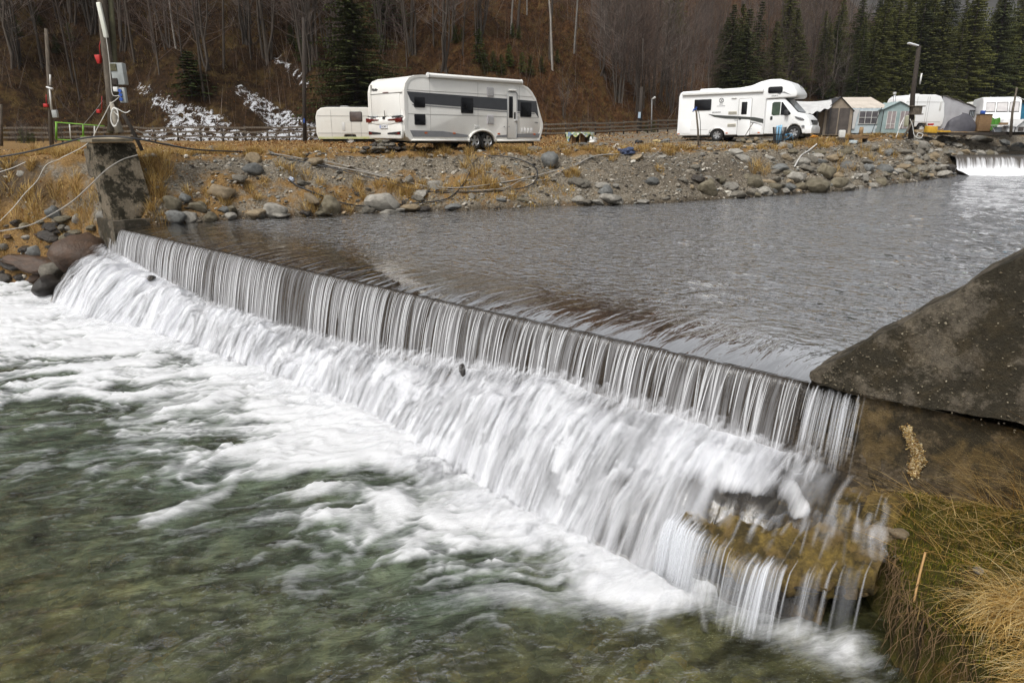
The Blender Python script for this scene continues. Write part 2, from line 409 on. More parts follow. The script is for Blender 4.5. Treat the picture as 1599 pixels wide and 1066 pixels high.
heightfield('hillside', axis([(-160, -48, 3), (-48, 40, .45), (40, 140, 1.1), (140, 340, 6)]), axis([(22, 44, 2), (44, 92, .42), (92, 190, 1.1), (190, 420, 7)]), hill, MH, hattr)
def mtn(x, y):
    d = y - 560 + (x - 330) * -.15
    return -20 + .62 * np.clip(d, 0, 420) + 60 * (fbm(x * .006, y * .006, 81) - .5) * sst(d, 0, 150) + 14 * (fbm(x * .05, y * .05, 82) - .5) * sst(d, 0, 100)
MMT = M('far_forest', (.045, .04, .038), (.016, .018, .014), .05, .95, 1, .2)
heightfield('mountain', axis([(-200, 1200, 14)]), axis([(500, 1150, 12)]), mtn, MMT)

# ================================================================== WEIR (structure) and wing walls (things)
def concrete(name, c1, c2, moss=.5, ochre=.0, speck=.3):
    m, nt, o = newmat(name)
    n1 = noise(nt, 3.0, 10, .7); n2 = noise(nt, 60, 4, .7); n4 = noise(nt, 15, 10, .8)
    c = ramp(nt, math_(nt, 'ADD', math_(nt, 'MULTIPLY', n1, .45), math_(nt, 'MULTIPLY', n4, .55)), [(.38, c2), (.52, tuple((a + b) / 2 for a, b in zip(c1, c2))), (.62, c1)])
    tc = _n(nt, 'ShaderNodeTexCoord'); v = _n(nt, 'ShaderNodeTexVoronoi'); v.inputs['Scale'].default_value = 34; v.inputs['Randomness'].default_value = 1
    nt.links.new(tc.outputs['Object'], v.inputs['Vector'])
    sep = _n(nt, 'ShaderNodeSeparateColor'); nt.links.new(v.outputs['Color'], sep.inputs[0])
    sp = math_(nt, 'MULTIPLY', math_(nt, 'LESS_THAN', v.outputs['Distance'], .28), math_(nt, 'GREATER_THAN', sep.outputs[0], .62))
    c = mixc(nt, math_(nt, 'MULTIPLY', sp, speck), c, mixc(nt, sep.outputs[1], (.22, .19, .14), (.42, .36, .27)))
    c = mixc(nt, math_(nt, 'MULTIPLY', ramp(nt, noise(nt, 1.7, 9, .75), [(.47, 0.0), (.54, 1.0)]), moss), c, (.020, .016, .006))
    if ochre: c = mixc(nt, math_(nt, 'MULTIPLY', ramp(nt, noise(nt, 2.6, 8, .7, dist=.4), [(.5, 0.0), (.62, 1.0)]), ochre), c, (.24, .16, .06))
    h = math_(nt, 'ADD', math_(nt, 'ADD', math_(nt, 'MULTIPLY', n4, 1.4), math_(nt, 'MULTIPLY', n2, .6)), math_(nt, 'MULTIPLY', sp, .2))
    out(nt, o, bsdf(nt, c, .85, 0, bump(nt, h, .9, .04), .35)); return m
MCON = concrete('old_concrete', (.26, .22, .165), (.055, .046, .033), .8, .10, .2)
MCONL = concrete('pale_concrete', (.30, .25, .18), (.12, .095, .062), 1.0)
MCONW = concrete('wet_concrete', (.075, .058, .038), (.022, .017, .012), .5, .25)
MROCKY = concrete('ochre_wall', (.20, .15, .085), (.045, .034, .021), .8, .5, .2)

def in_weir_frame(mb):   # local x = s (towards far end), y = -n (upstream), z up
    # s axis U, upstream axis -N
    mb.m = Matrix(((U[0], -N[0], 0, W0[0]), (U[1], -N[1], 0, W0[1]), (0, 0, 1, 0), (0, 0, 0, 1)))
def rough_slab(name, poly, y0, y1, mat, parent=None, amp=.03, res=.09, seed=0, bev=.04):
    """vertical slab from an outline in (s,z), subdivided and roughened; lies between upstream offsets y0..y1"""
    me = bpy.data.meshes.new(name); bm = bmesh.new()
    A = [bm.verts.new((p[0], y0, p[1])) for p in poly]; bm.faces.new(A)
    r = bmesh.ops.extrude_face_region(bm, geom=list(bm.faces)); vs = [g for g in r['geom'] if isinstance(g, bmesh.types.BMVert)]
    bmesh.ops.translate(bm, vec=(0, y1 - y0, 0), verts=vs)
    bmesh.ops.recalc_face_normals(bm, faces=bm.faces)
    lo = [min(p[k] for p in poly) for k in (0, 1)]; hi = [max(p[k] for p in poly) for k in (0, 1)]
    for ax, a, b in ((0, lo[0], hi[0]), (2, lo[1], hi[1]), (1, y0, y1)):
        k = a + res
        while k < b:
            co = [0, 0, 0]; no = [0, 0, 0]; co[ax] = k; no[ax] = 1
            bmesh.ops.bisect_plane(bm, geom=bm.verts[:] + bm.edges[:] + bm.faces[:], plane_co=co, plane_no=no); k += res
    bmesh.ops.triangulate(bm, faces=[f for f in bm.faces if len(f.verts) > 4])
    bm.normal_update()
    P = np.array([v.co[:] for v in bm.verts]); 
    nz = (fbm(P[:, 0] * 2.3 + P[:, 1] * 1.7, P[:, 2] * 2.3 - P[:, 1], 91 + seed, 5, .6) - .5) * .9 + ((fbm(P[:, 0] * 9 + P[:, 1] * 5, P[:, 2] * 9, 95 + seed, 4, .7) - .5) * 1.5)
    for v, q in zip(bm.verts, nz): v.co += v.normal * float(q) * amp
    W = Matrix(((U[0], -N[0], 0, W0[0]), (U[1], -N[1], 0, W0[1]), (0, 0, 1, 0), (0, 0, 0, 1)))
    bm.transform(W); bmesh.ops.recalc_face_normals(bm, faces=bm.faces); bm.to_mesh(me); bm.free()
    me.polygons.foreach_set('use_smooth', [True] * len(me.polygons)); me.set_sharp_from_angle(angle=math.radians(32))
    me.materials.append(mat); return link(name, me, parent)
weir = rough_slab('weir', [(-.7, -2.6), (19.2, -2.6), (19.2, -.14), (-.7, -.14)], .12, 1.3, MCONW, amp=.02, res=.25); weir['kind'] = 'structure'

rw = thing('concrete_wing_wall', (0, 0, 0), 0, 'dark mossy concrete wing wall with a sloping top at the near end of the weir', 'wall')
rough_slab('capping_slab', [(0.02, -.03), (.04, .05), (-.12, .18), (-.31, .33), (-.42, .47), (-.66, .65), (-.83, .84), (-1.07, 1.02), (-1.22, 1.22), (-1.5, 1.44), (-1.74, 1.72), (-3.6, 3.4), (-4.4, 3.4), (-4.4, -.12), (-1.75, .0), (-.7, -.07), (-.36, -.09)], .0, .75, MCON, rw, .026, .045, 3)
rough_slab('lower_wall', [(-.50, -2.3), (-.42, -.06), (-4.2, -.06), (-4.2, -2.3)], .06, .9, MROCKY, rw, .06, .06, 7)
mb = MB(); in_weir_frame(mb)
for k in range(0):
    t = k / 25; s = -.98 - .16 * t + .05 * math.sin(9 * t) ; z = -.33 - .42 * t; r = .035 + .03 * R.random()
    mb.tube([(s - .05, .065, z), (s, .02, z - .01), (s + .05, .065, z + .01)], [.012, r, .012], 6)
0 and obj('lime_deposit', mb, M('lime_deposit', (.42, .30, .14), (.2, .12, .045), 14, .8, .6, 40), rw, smooth=True, label='pale ochre mineral streak')

la = thing('concrete_abutment', (0, 0, 0), 0, 'tapered moss striped concrete abutment at the far end of the weir', 'abutment')
rough_slab('sloping_wall', [(17.85, -.6), (18.0, .35), (18.28, 1.15), (18.62, 2.14), (19.08, 2.14), (18.55, -.6)], -.10, .95, MCONL, la, .035, .12, 11)
rough_slab('footing', [(17.75, -.7), (17.75, .17), (18.9, .17), (18.9, -.7)], -.22, 1.05, MCON, la, .03, .12, 13)
rough_slab('cap_stone', [(18.45, 2.16), (18.42, 2.24), (18.6, 2.30), (19.2, 2.29), (19.35, 2.22), (19.25, 2.16)], -.15, .85, M('cap_stone_rock', (.34, .29, .2), (.16, .13, .09), 5, .8, .5), la, .03, .1, 15)

rough_slab('rear_stub', [(19.12, 1.2), (19.12, 2.05), (20.7, 1.95), (20.7, 1.2)], .35, 1.0, MCON, la, .03, .12, 17)
# ================================================================== WATER
def zfoot(s): return np.interp(s, [-1, 0, 1, 2, 3, 4.2, 5.8, 7.5, 9.3, 12.4, 14, 15.5, 17, 18.3], [-.8, -.75, -.68, -.7, -.66, -.8, -.97, -1.12, -1.2, -1.2, -1.05, -.9, -.72, -.6])
def foot_d(s): return np.interp(s, [-1, 0, .85, 1.8, 4, 6.2, 8.3, 11.8, 14, 16, 18.3, 20], [1.5, 1.75, 1.85, 1.85, 1.5, 1.3, 1.2, 1.3, 1.7, 2.0, 1.9, 1.2])
def foam_e(s): return np.interp(s, [-1.5, -.6, 0, 1, 2.8, 5, 8, 11.4, 14, 18, 24], [.25, .3, .45, 1.0, 2.2, 3.0, 3.8, 4.9, 6.8, 9, 12])

def clear_water(nt, murk, trans, tint, rough=.07, normal=None, fres=1.33, murkf=.5):
    tr = _n(nt, 'ShaderNodeBsdfTransparent')
    if isinstance(tint, tuple): tr.inputs[0].default_value = (*tint, 1)
    else: nt.links.new(tint, tr.inputs[0])
    df = _n(nt, 'ShaderNodeBsdfDiffuse')
    if isinstance(murk, tuple): df.inputs[0].default_value = (*murk, 1)
    else: nt.links.new(murk, df.inputs[0])
    if normal is not None: nt.links.new(normal, df.inputs['Normal'])
    mx = _n(nt, 'ShaderNodeMixShader')
    if isinstance(murkf, (int, float)): mx.inputs[0].default_value = murkf
    else: nt.links.new(murkf, mx.inputs[0])
    nt.links.new(tr.outputs[0], mx.inputs[1]); nt.links.new(df.outputs[0], mx.inputs[2])
    gl = _n(nt, 'ShaderNodeBsdfGlossy'); gl.inputs['Roughness'].default_value = rough
    fr = _n(nt, 'ShaderNodeFresnel'); fr.inputs['IOR'].default_value = fres
    if normal is not None: nt.links.new(normal, gl.inputs['Normal']); nt.links.new(normal, fr.inputs['Normal'])
    m2 = _n(nt, 'ShaderNodeMixShader'); nt.links.new(fr.outputs[0], m2.inputs[0]); nt.links.new(mx.outputs[0], m2.inputs[1]); nt.links.new(gl.outputs[0], m2.inputs[2])
    return m2.outputs[0]
def foam_shader(nt, colr=(.86, .87, .89), normal=None):
    d = _n(nt, 'ShaderNodeBsdfDiffuse'); t = _n(nt, 'ShaderNodeBsdfTranslucent'); mx = _n(nt, 'ShaderNodeMixShader'); mx.inputs[0].default_value = .3
    for q in (d, t):
        if isinstance(colr, tuple): q.inputs[0].default_value = (*colr, 1)
        else: nt.links.new(colr, q.inputs[0])
        if normal is not None: nt.links.new(normal, q.inputs['Normal'])
    nt.links.new(d.outputs[0], mx.inputs[1]); nt.links.new(t.outputs[0], mx.inputs[2]); return mx.outputs[0]
def mixs(nt, f, a, b):
    m = _n(nt, 'ShaderNodeMixShader')
    if isinstance(f, (int, float)): m.inputs[0].default_value = f
    else: nt.links.new(f, m.inputs[0])
    nt.links.new(a, m.inputs[1]); nt.links.new(b, m.inputs[2]); return m.outputs[0]

# ---- upper river
def upper_material():
    m, nt, o = newmat('river_water')
    sx = _n(nt, 'ShaderNodeCombineXYZ'); nt.links.new(attr(nt, 's'), sx.inputs[0]); nt.links.new(attr(nt, 'd'), sx.inputs[1])
    c = sx.outputs[0]
    a = noise(nt, 1.7, 6, .6, c, .4, (1.0, 1.6, 1)); b = noise(nt, 4.6, 3, .5, c, .5, (1.0, 1.5, 1))
    st = noise(nt, 1.6, 5, .5, c, .5, (2.4, .5, 1))
    near = attr(nt, 'near')
    h = mixc(nt, near, math_(nt, 'ADD', math_(nt, 'MULTIPLY', a, .7), math_(nt, 'MULTIPLY', b, 2.0)), math_(nt, 'MULTIPLY', st, .8))
    nm = bump(nt, h, 1.0, .065)
    body = ramp(nt, noise(nt, 1.3, 8, .7, c), [(.36, (.010, .007, .002)), (.64, (.075, .050, .017))])
    sh = clear_water(nt, body, None, (.55, .38, .18), .03, nm, 1.33, .8)
    out(nt, o, sh); return m
ds = axis([(-.02, 4, .045), (4, 9, .08), (9, 20, .15), (20, 60, .5), (60, 80, 5)]); ss = axis([(-46, -20, .8), (-20, -8, .25), (-8, 14, .08), (14, 24, .12), (24, 40, 1)])
S_, D_ = np.meshgrid(ss, ds); s_ = S_.ravel(); d_ = D_.ravel(); X_, Y_ = sd(s_, -d_)
keep_far = 1 - sst(Y_, 41.6, 42.2)
nearf = 1 - sst(d_, .6, 3.0)
rip = (fbm(s_ * 1.6, d_ * 2.4, 101, 4, .55) - .5) * .045 * (1 - nearf * .75) + (fbm(s_ * 3.6, d_ * .7, 105, 3) - .5) * .022 * nearf
rip = rip * sst(d_, -.1, .7) - .05 * (1 - np.clip((d_ + .02) / .62, 0, 1)) ** 2 + .045 * (fbm(s_ * .35, d_ * .35, 107, 3) - .5) * sst(d_, 1, 3)
bow = -.10 * np.exp(-(d_ - .8) / .5) * 0
Z_ = rip
Z_ = np.where(Y_ > 42.25, -.4, Z_)
o = link('river', mesh_np('river', np.stack([X_, Y_, Z_], 1), grid_faces(len(ds), len(ss)), upper_material(), True, dict(s=s_, d=d_, near=nearf))); o['kind'] = 'structure'

# ---- curtain of the weir
def curtain_material():
    m, nt, o = newmat('falling_water')
    cx = _n(nt, 'ShaderNodeCombineXYZ'); nt.links.new(attr(nt, 's'), cx.inputs[0]); nt.links.new(attr(nt, 'q'), cx.inputs[1]); c = cx.outputs[0]
    f1 = noise(nt, 1, 5, .6, c, .0, (26, .55, 1)); f2 = noise(nt, 1, 3, .6, c, 0, (9, .35, 1)); f3 = noise(nt, 1, 4, .6, c, 0, (90, .8, 1))
    f = math_(nt, 'ADD', math_(nt, 'MULTIPLY', f1, .5), math_(nt, 'ADD', math_(nt, 'MULTIPLY', f2, .42), math_(nt, 'MULTIPLY', f3, .10)))
    f = math_(nt, 'ADD', f, math_(nt, 'MULTIPLY', math_(nt, 'SUBTRACT', noise(nt, 1, 4, .6, c, 0, (1.6, .5, 1)), .5), .30))
    q = attr(nt, 'q')
    whit = math_(nt, 'MULTIPLY', ramp(nt, f, [(.42, 0.0), (.62, 1.0)]), ramp(nt, q, [(.0, 0.0), (.05, .0), (.2, .30), (.75, .48), (.9, .6), (1.0, .95)]))
    nm = bump(nt, f, 1.0, .05)
    lipc = ramp(nt, q, [(0.0, (.05, .034, .016)), (.25, (.055, .042, .03))])
    wt = clear_water(nt, lipc, None, (.6, .5, .38), .12, nm, 1.5, .35)
    whit = math_(nt, 'MULTIPLY', whit, ramp(nt, math_(nt, 'MULTIPLY_ADD', attr(nt, 's'), .5), [(.30, .25), (.75, 1.0)]))
    [n for n in nt.nodes if n.type == 'MATH' and n.operation == 'MULTIPLY_ADD'][0].inputs[2].default_value = .5
    sh = mixs(nt, whit, wt, foam_shader(nt, (.80, .81, .84), nm)); tr = _n(nt, 'ShaderNodeBsdfTransparent')
    ed = ramp(nt, math_(nt, 'ADD', math_(nt, 'ADD', math_(nt, 'ADD', attr(nt, 's'), .06), math_(nt, 'MULTIPLY', q, .16)), math_(nt, 'MULTIPLY', math_(nt, 'SUBTRACT', f, .5), 1.0)), [(.02, 0.0), (.30, 1.0)])
    out(nt, o, mixs(nt, ed, tr.outputs[0], sh)); return m
sc = np.arange(-.52, 18.35, .013); rows = []
tmax = .50
for k in range(9): rows.append(('lip', k / 8))
for k in range(1, 23): rows.append(('fall', k / 22))
V = []; Sv = []; Qv = []
zf = zfoot(sc)
rid = (fbm(sc * 7, sc * 0, 111, 3) - .5) * 2; rid2 = (fbm(sc * 26, sc * 0, 113, 3) - .5) * 2; meand = (fbm(sc * .6, sc * 0, 117) - .5) * .5
T = np.sqrt(np.maximum(0.05, (-.03 - zf + .12)) / 4.9)
for kind, f in rows:
    if kind == 'lip':
        d = -.06 + .06 * f + 0 * sc; z = -.045 - .006 * (1 - f) + 0 * sc + .004 * rid * f; q = 0 * sc
        q = -.05 * (1 - f) + 0 * sc
    else:
        t = T * f; v = .78 + .12 * meand
        d = v * t + (.030 * rid + .016 * rid2) * f ** .7; z = -.045 - 4.9 * t * t - .16 * t; q = f + 0 * sc
    x, y = sd(sc, d); V.append(np.stack([x, y, z], 1)); Sv.append(sc + .02 * np.sin(3 * q + sc * 5)); Qv.append(np.maximum(q, 0))
o = link('weir_overflow', mesh_np('weir_overflow', np.vstack(V), grid_faces(len(rows), len(sc)), curtain_material(), True, dict(s=np.concatenate(Sv), q=np.concatenate(Qv)))); o['kind'] = 'structure'

# ---- rock apron under the cascade, and the cascade on it
def apron(s, q):
    """surface of the rock apron; q 0 at the weir face, 1 at the pool"""
    zf = zfoot(s); fd = foot_d(s)
    ex = 1.25 + 1.1 * fbm(s * .9, s * 0, 121) + .8 * (1 - sst(s, 0, 1.4))
    d = .22 + (fd - .22) * q
    lump = (fbm(s * .9, q * 2.0, 123, 4) - .5) * .62 + (fbm(s * 3.1, q * 3.2, 127, 3) - .5) * .20
    lump = lump * (.25 + .75 * sst(s, .2, 1.6))
    mound = np.interp(s, [8, 9.5, 11, 13, 15, 17, 18.3], [0, .12, .1, .16, .22, .16, 0]) * np.sin(np.pi * np.clip(q * .9 + .1, 0, 1))
    z = zf - .06 + (POOL - .06 - zf) * q ** (ex * 1.15) + lump * np.sin(np.pi * np.clip(q, 0, 1)) ** .7 + mound * .9
    return d, z
qs = np.linspace(0, 1.08, 46); sa = np.arange(-.75, 19.6, .045)
def sheet(sarr, qarr, off, amp_fn=None):
    S2, Q2 = np.meshgrid(sarr, qarr); s = S2.ravel(); q = Q2.ravel(); d, z = apron(s, q)
    if amp_fn is not None: dz, dd = amp_fn(s, q); z = z + dz; d = d + dd
    z = z + off; x, y = sd(s, d); return np.stack([x, y, z], 1), s, q
MROCK_A = concrete('wet_apron_rock', (.10, .075, .045), (.02, .016, .012), .5, .5)
V, s, q = sheet(sa, qs, -.07, lambda s, q: ((fbm(s * 6, q * 7, 131, 4) - .5) * .12, 0 * s))
o = link('apron_rock', mesh_np('apron_rock', V, grid_faces(len(qs), len(sa)), MROCK_A)); o['kind'] = 'structure'
def cascade_material():
    m, nt, o = newmat('cascade_water')
    cx = _n(nt, 'ShaderNodeCombineXYZ'); nt.links.new(attr(nt, 's'), cx.inputs[0]); nt.links.new(attr(nt, 'q'), cx.inputs[1]); c = cx.outputs[0]
    f1 = noise(nt, 1, 6, .62, c, .25, (11, 1.5, 1)); f2 = noise(nt, 1, 4, .6, c, .2, (3.0, 1.1, 1)); f3 = noise(nt, 1, 4, .6, c, .1, (34, 2.5, 1))
    f = math_(nt, 'ADD', math_(nt, 'MULTIPLY', f1, .24), math_(nt, 'ADD', math_(nt, 'MULTIPLY', f2, .70), math_(nt, 'MULTIPLY', f3, .06)))
    thick = attr(nt, 'thick')
    op = ramp(nt, math_(nt, 'ADD', f, math_(nt, 'SUBTRACT', thick, .5)), [(.33, 0.0), (.45, .55), (.60, 1.0)])
    nm = bump(nt, f, .6, .06)
    foam_shade = ramp(nt, f, [(.34, (.46, .47, .52)), (.46, (.74, .75, .79)), (.6, (.92, .93, .95))])  # grey shading of the hollows painted into the foam colour
    wt = clear_water(nt, (.05, .05, .05), None, (.75, .72, .66), .12, nm, 1.4, .25)
    out(nt, o, mixs(nt, op, wt, foam_shader(nt, foam_shade, nm))); return m
def camp(s, q):
    r = (fbm(s * 6, q * 1.3, 141, 3) - .5) * .05 + (fbm(s * 2.6, q * 1.6, 143, 3) - .5) * .16
    return r * sst(q, 0, .2) + .05 * np.exp(-((q - .06) / .08) ** 2) * fbm(s * 5, s * 0, 145), .02 * (fbm(s * 7, q * 2, 147) - .5)
sb = np.arange(-.52, 18.9, .022); qb = np.linspace(0, 1.06, 62)
V, s, q = sheet(sb, qb, .015, camp)
thick = .545 + .34 * (fbm(s * 1.0, q * 1.5, 151) - .5) * 2 - .20 * (1 - sst(s, -.6, .3)) - .62 * sst(s + .9 * (fbm(q * 5, s * 1.5, 158) - .5), 17.3, 18.5) - .55 * (1 - sst(s, .15, .6)) * sst(q, .5, .72) - .8 * (1 - sst(s + .12 * np.sin(q * 17), -.5, -.22)) - .10 * (1 - sst(s, 1.6, 3.4)) * sst(q, .4, .8) + .20 * sst(s, -.15, .3) * (1 - sst(s, 1.0, 1.8)) * (1 - sst(q, .45, .6)) + .12 * sst(s, 9, 14) + .14 * sst(q, .85, 1.0) * sst(s, .6, 2) - .07 * np.exp(-((q - .12) / .10) ** 2)
o = link('cascade', mesh_np('cascade', V, grid_faces(len(qb), len(sb)), cascade_material(), True, dict(s=s, q=q, thick=thick))); o['kind'] = 'structure'

# ---- silky strands of falling water: soft ribbons
def wisp_material(name, colr, top=.85, pw=1.2):
    m, nt, o = newmat(name)
    uv = _n(nt, 'ShaderNodeUVMap'); sx = _n(nt, 'ShaderNodeSeparateXYZ'); nt.links.new(uv.outputs[0], sx.inputs[0])
    a = math_(nt, 'SUBTRACT', 1.0, math_(nt, 'ABSOLUTE', math_(nt, 'MULTIPLY', math_(nt, 'SUBTRACT', sx.outputs[0], .5), 2.0)))
    a = math_(nt, 'POWER', a, pw)
    v = sx.outputs[1]
    b = math_(nt, 'POWER', math_(nt, 'MULTIPLY', math_(nt, 'MULTIPLY', v, math_(nt, 'SUBTRACT', 1.0, v)), 4.0, True), .55)
    al = math_(nt, 'MULTIPLY', math_(nt, 'MULTIPLY', a, b), math_(nt, 'MULTIPLY', attr(nt, 'op'), top))
    tr = _n(nt, 'ShaderNodeBsdfTransparent')
    out(nt, o, mixs(nt, al, tr.outputs[0], foam_shader(nt, colr))); return m
def ribbons(name, paths, mat):
    """paths: list of (P[n,3], Wd[n,3] half-width vectors, opacity)"""
    V = []; F = []; UV = []; OP = []; base = 0
    for P, Wv, op in paths:
        n = len(P); V.append(np.stack([P - Wv, P + Wv], 1).reshape(-1, 3)); t = np.linspace(0, 1, n)
        UV.append(np.stack([np.stack([np.zeros(n), t], 1), np.stack([np.ones(n), t], 1)], 1).reshape(-1, 2)); OP.append(np.full(2 * n, op))
        k = np.arange(n - 1) * 2 + base; F.append(np.stack([k, k + 1, k + 3, k + 2], 1)); base += 2 * n
    V = np.vstack(V); F = np.vstack(F); UV = np.vstack(UV)
    me = mesh_np(name, V, F, mat, True, dict(op=np.concatenate(OP)))
    l = me.uv_layers.new(name='UVMap'); l.data.foreach_set('uv', UV[F.ravel()].astype(np.float32).ravel())
    o = link(name, me); o['kind'] = 'stuff'; return o
rs = np.random.RandomState(3)
paths = []
s0 = 0.0
while s0 < 18.2:
    if vnoise(np.array([s0 * 1.9]), np.array([3.3]), 7)[0] < .22: s0 += .09; continue
    gap = rs.uniform(.07, .16) * (1 + .9 * (s0 < 6) * rs.rand()); n = rs.randint(3, 8); conv = rs.uniform(.3, .9)
    for k in range(n):
        off = rs.uniform(-.5, .5) * gap * 1.1
        ta = rs.uniform(.04, .16) if rs.rand() < .75 else rs.uniform(.15, .6); tb = min(1.02, ta + rs.uniform(.55, 1.1))
        f = np.linspace(ta, tb, 11); s = s0 + off * (1 - conv * f) ; zf = float(zfoot(s0)); Tm = math.sqrt(max(.05, -.03 - zf + .1) / 4.9)
        t = Tm * f; d = (.80 + .12 * (fbm(np.array([s0 * .6]), np.array([0.]), 117)[0] - .5) * .5) * t + .012 + rs.uniform(-.01, .035); z = -.045 - 4.9 * t * t - .16 * t + .006
        x, y = sd(s, d); wd = rs.uniform(.0025, .009) * (1 + 1.0 * f); P = np.stack([x, y, z], 1); Wv = np.stack([U[0] * wd, U[1] * wd, 0 * wd], 1)
        paths.append((P, Wv, rs.uniform(.45, 1.0)))
    s0 += gap
ribbons('overflow_strands', paths, wisp_material('water_strand', (.9, .91, .93), .95, .8))['label'] = 'white strands of water falling over the weir'
paths = []
for k in range(3600):                                  # silky veils over the cascade
    s = rs.uniform(-.55, 18.0); q0 = rs.uniform(.0, .8); q1 = q0 + rs.uniform(.2, .55)
    if s < .45 and (rs.rand() < .4 or q1 > .6): continue
    f = np.linspace(q0, min(q1, 1.07), 9); sv = s + rs.uniform(-.03, .03) + rs.uniform(-.06, .06) * (f - q0)
    d, z = apron(sv, f); dz, dd = camp(sv, f); arc = rs.uniform(.0, .075) * np.sin(np.pi * np.linspace(0, 1, 9))
    x, y = sd(sv, d + dd + arc * .6); P = np.stack([x, y, z + dz + .03 + arc], 1)
    wd = rs.uniform(.025, .11) + 0 * f; paths.append((P, np.stack([U[0] * wd, U[1] * wd, 0 * wd], 1), rs.uniform(.08, .38)))
ribbons('cascade_veils', paths, wisp_material('water_veil', (.88, .89, .92), .75, 1.3))['label'] = 'silky veils of white water over the lower cascade'

paths = []                                            # spray where the curtain meets the cascade
for k in range(2600):
    s = rs.uniform(-.3, 18.2); z0 = float(zfoot(s)) + rs.uniform(.02, .16); d0 = .36 + rs.uniform(-.03, .12); f = np.linspace(0, 1, 6); L_ = rs.uniform(.10, .34)
    d = d0 + L_ * f; z = z0 + rs.uniform(-.04, .12) * np.sin(np.pi * f) - L_ * rs.uniform(.1, .6) * f ** 1.5; x, y = sd(s + rs.uniform(-.08, .08) * f, d); wd = rs.uniform(.01, .06) + 0 * f
    paths.append((np.stack([x, y, z], 1), np.stack([U[0] * wd, U[1] * wd, 0 * wd], 1), rs.uniform(.08, .4)))
for k in range(1500):                                  # boil where the cascade meets the pool
    s = rs.uniform(.2, 18.4); fd = float(foot_d(s)); d0 = fd + rs.uniform(-.18, .12); f = np.linspace(0, 1, 6); L_ = rs.uniform(.15, .7)
    d = d0 + L_ * f; z = POOL + rs.uniform(.02, .14) * (1 - f) ** .8 + rs.uniform(.0, .07) * np.sin(np.pi * f) + .03; x, y = sd(s + rs.uniform(-.3, .35) * f, d); wd = rs.uniform(.02, .09) + 0 * f
    paths.append((np.stack([x, y, z], 1), np.stack([U[0] * wd, U[1] * wd, 0 * wd], 1), rs.uniform(.05, .28)))
ribbons('foot_spray', paths, wisp_material('spray', (.88, .89, .92), .7, 1.3))['label'] = 'soft spray where the falling curtain lands'

# ---- ochre ledge with thin falls at the near end
def ledge_pt(s, q):
    d = .25 + 1.45 * q * (1 - .35 * sst(-s, .55, 1.05)) ; z = -.93 - .30 * q ** 1.3 - .25 * sst(s, .6, 1.5) * q
    return d, z
sl_ = np.arange(-1.06, .62, .022); ql = np.concatenate([np.linspace(0, 1, 36), [1.0, .99, .97, .93, .85, .7]]); under = np.concatenate([np.zeros(36), [.05, .12, .2, .26, .3, .34]])
S2, Q2 = np.meshgrid(sl_, ql); _, Un = np.meshgrid(sl_, under); s = S2.ravel(); q = Q2.ravel(); un = Un.ravel()
edge = (fbm(s * 1.9, s * 0, 161, 3) - .5) * .55
d, z = ledge_pt(s, q); d = d + edge * q; z = z + (fbm(s * 2.4, d * 2.4, 163, 3) - .5) * .10 + np.round((fbm(s * 5, d * 5, 165, 3) - .5) * 9) / 9 * .16 + (fbm(s * 14, d * 14, 164, 4, .7) - .5) * .07 - un
x, y = sd(s, d)
MLEDGE = concrete('ochre_ledge', (.36, .25, .06), (.05, .034, .014), .65, .8, .15)
nl = MLEDGE.node_tree
o = link('ledge_rock', mesh_np('ledge_rock', np.stack([x, y, z], 1), grid_faces(len(ql), len(sl_)), MLEDGE)); tag(o, 'ochre moss covered rock ledge under thin falls at the near end of the weir', 'rock ledge')
paths = []
for c_ in [(-.98, 2, .4), (-.86, 3, .5), (-.74, 3, .5), (-.62, 4, .6), (-.45, 6, .6), (-.36, 10, .8), (-.30, 16, 1), (-.24, 10, .7), (-.12, 3, .4), (-.02, 5, .6), (.1, 4, .5), (.2, 8, .6), (.32, 14, .7), (.42, 26, .8), (.52, 34, .8), (.62, 34, .9)]:
    for k in range(c_[1]):
        s = c_[0] + rs.normal(0, .05); dl, zl = ledge_pt(np.array([s]), np.array([1.0])); dl = dl[0] + (fbm(np.array([s * 1.9]), np.array([0.]), 161, 3)[0] - .5) * .55; zl = zl[0] + .02
        Tm = math.sqrt((zl - POOL) / 4.9); t0 = -rs.uniform(0, .35); f = np.linspace(t0, rs.uniform(.92, 1.06), 13)
        dd = dl + np.where(f < 0, f * .5, .62 * Tm * f); z = np.where(f < 0, zl + .03 - f * .08, zl + .03 - (zl - POOL) * np.clip(f, 0, 2) ** 2) + rs.uniform(0, .02)
        sv = s + rs.uniform(-.03, .03) * f; x, y = sd(sv, dd); wide = rs.rand() < .3; wd = (rs.uniform(.02, .05) if wide else rs.uniform(.003, .014)) * (1 + 1.1 * np.clip(f, 0, 1))
        paths.append((np.stack([x, y, z], 1), np.stack([U[0] * wd, U[1] * wd, 0 * wd], 1), rs.uniform(.35, .95) * c_[2] * (.35 if wide else 1)))
for k in range(110):                                    # shallow flow across the ledge
    s = rs.uniform(-1.0, .5); q0 = rs.uniform(0, .6); f = np.linspace(q0, q0 + rs.uniform(.15, .4), 7); sv = s + rs.uniform(-.25, .05) * (f - q0)
    d, z = ledge_pt(sv, f); d = d + (fbm(sv * 1.9, sv * 0, 161, 3) - .5) * .55 * f; z = z + (fbm(sv * 2.4, d * 2.4, 163, 3) - .5) * .1 + .05
    x, y = sd(sv, d); wd = rs.uniform(.01, .05) + 0 * f; paths.append((np.stack([x, y, z], 1), np.stack([U[0] * wd, U[1] * wd, 0 * wd], 1), rs.uniform(.06, .3)))
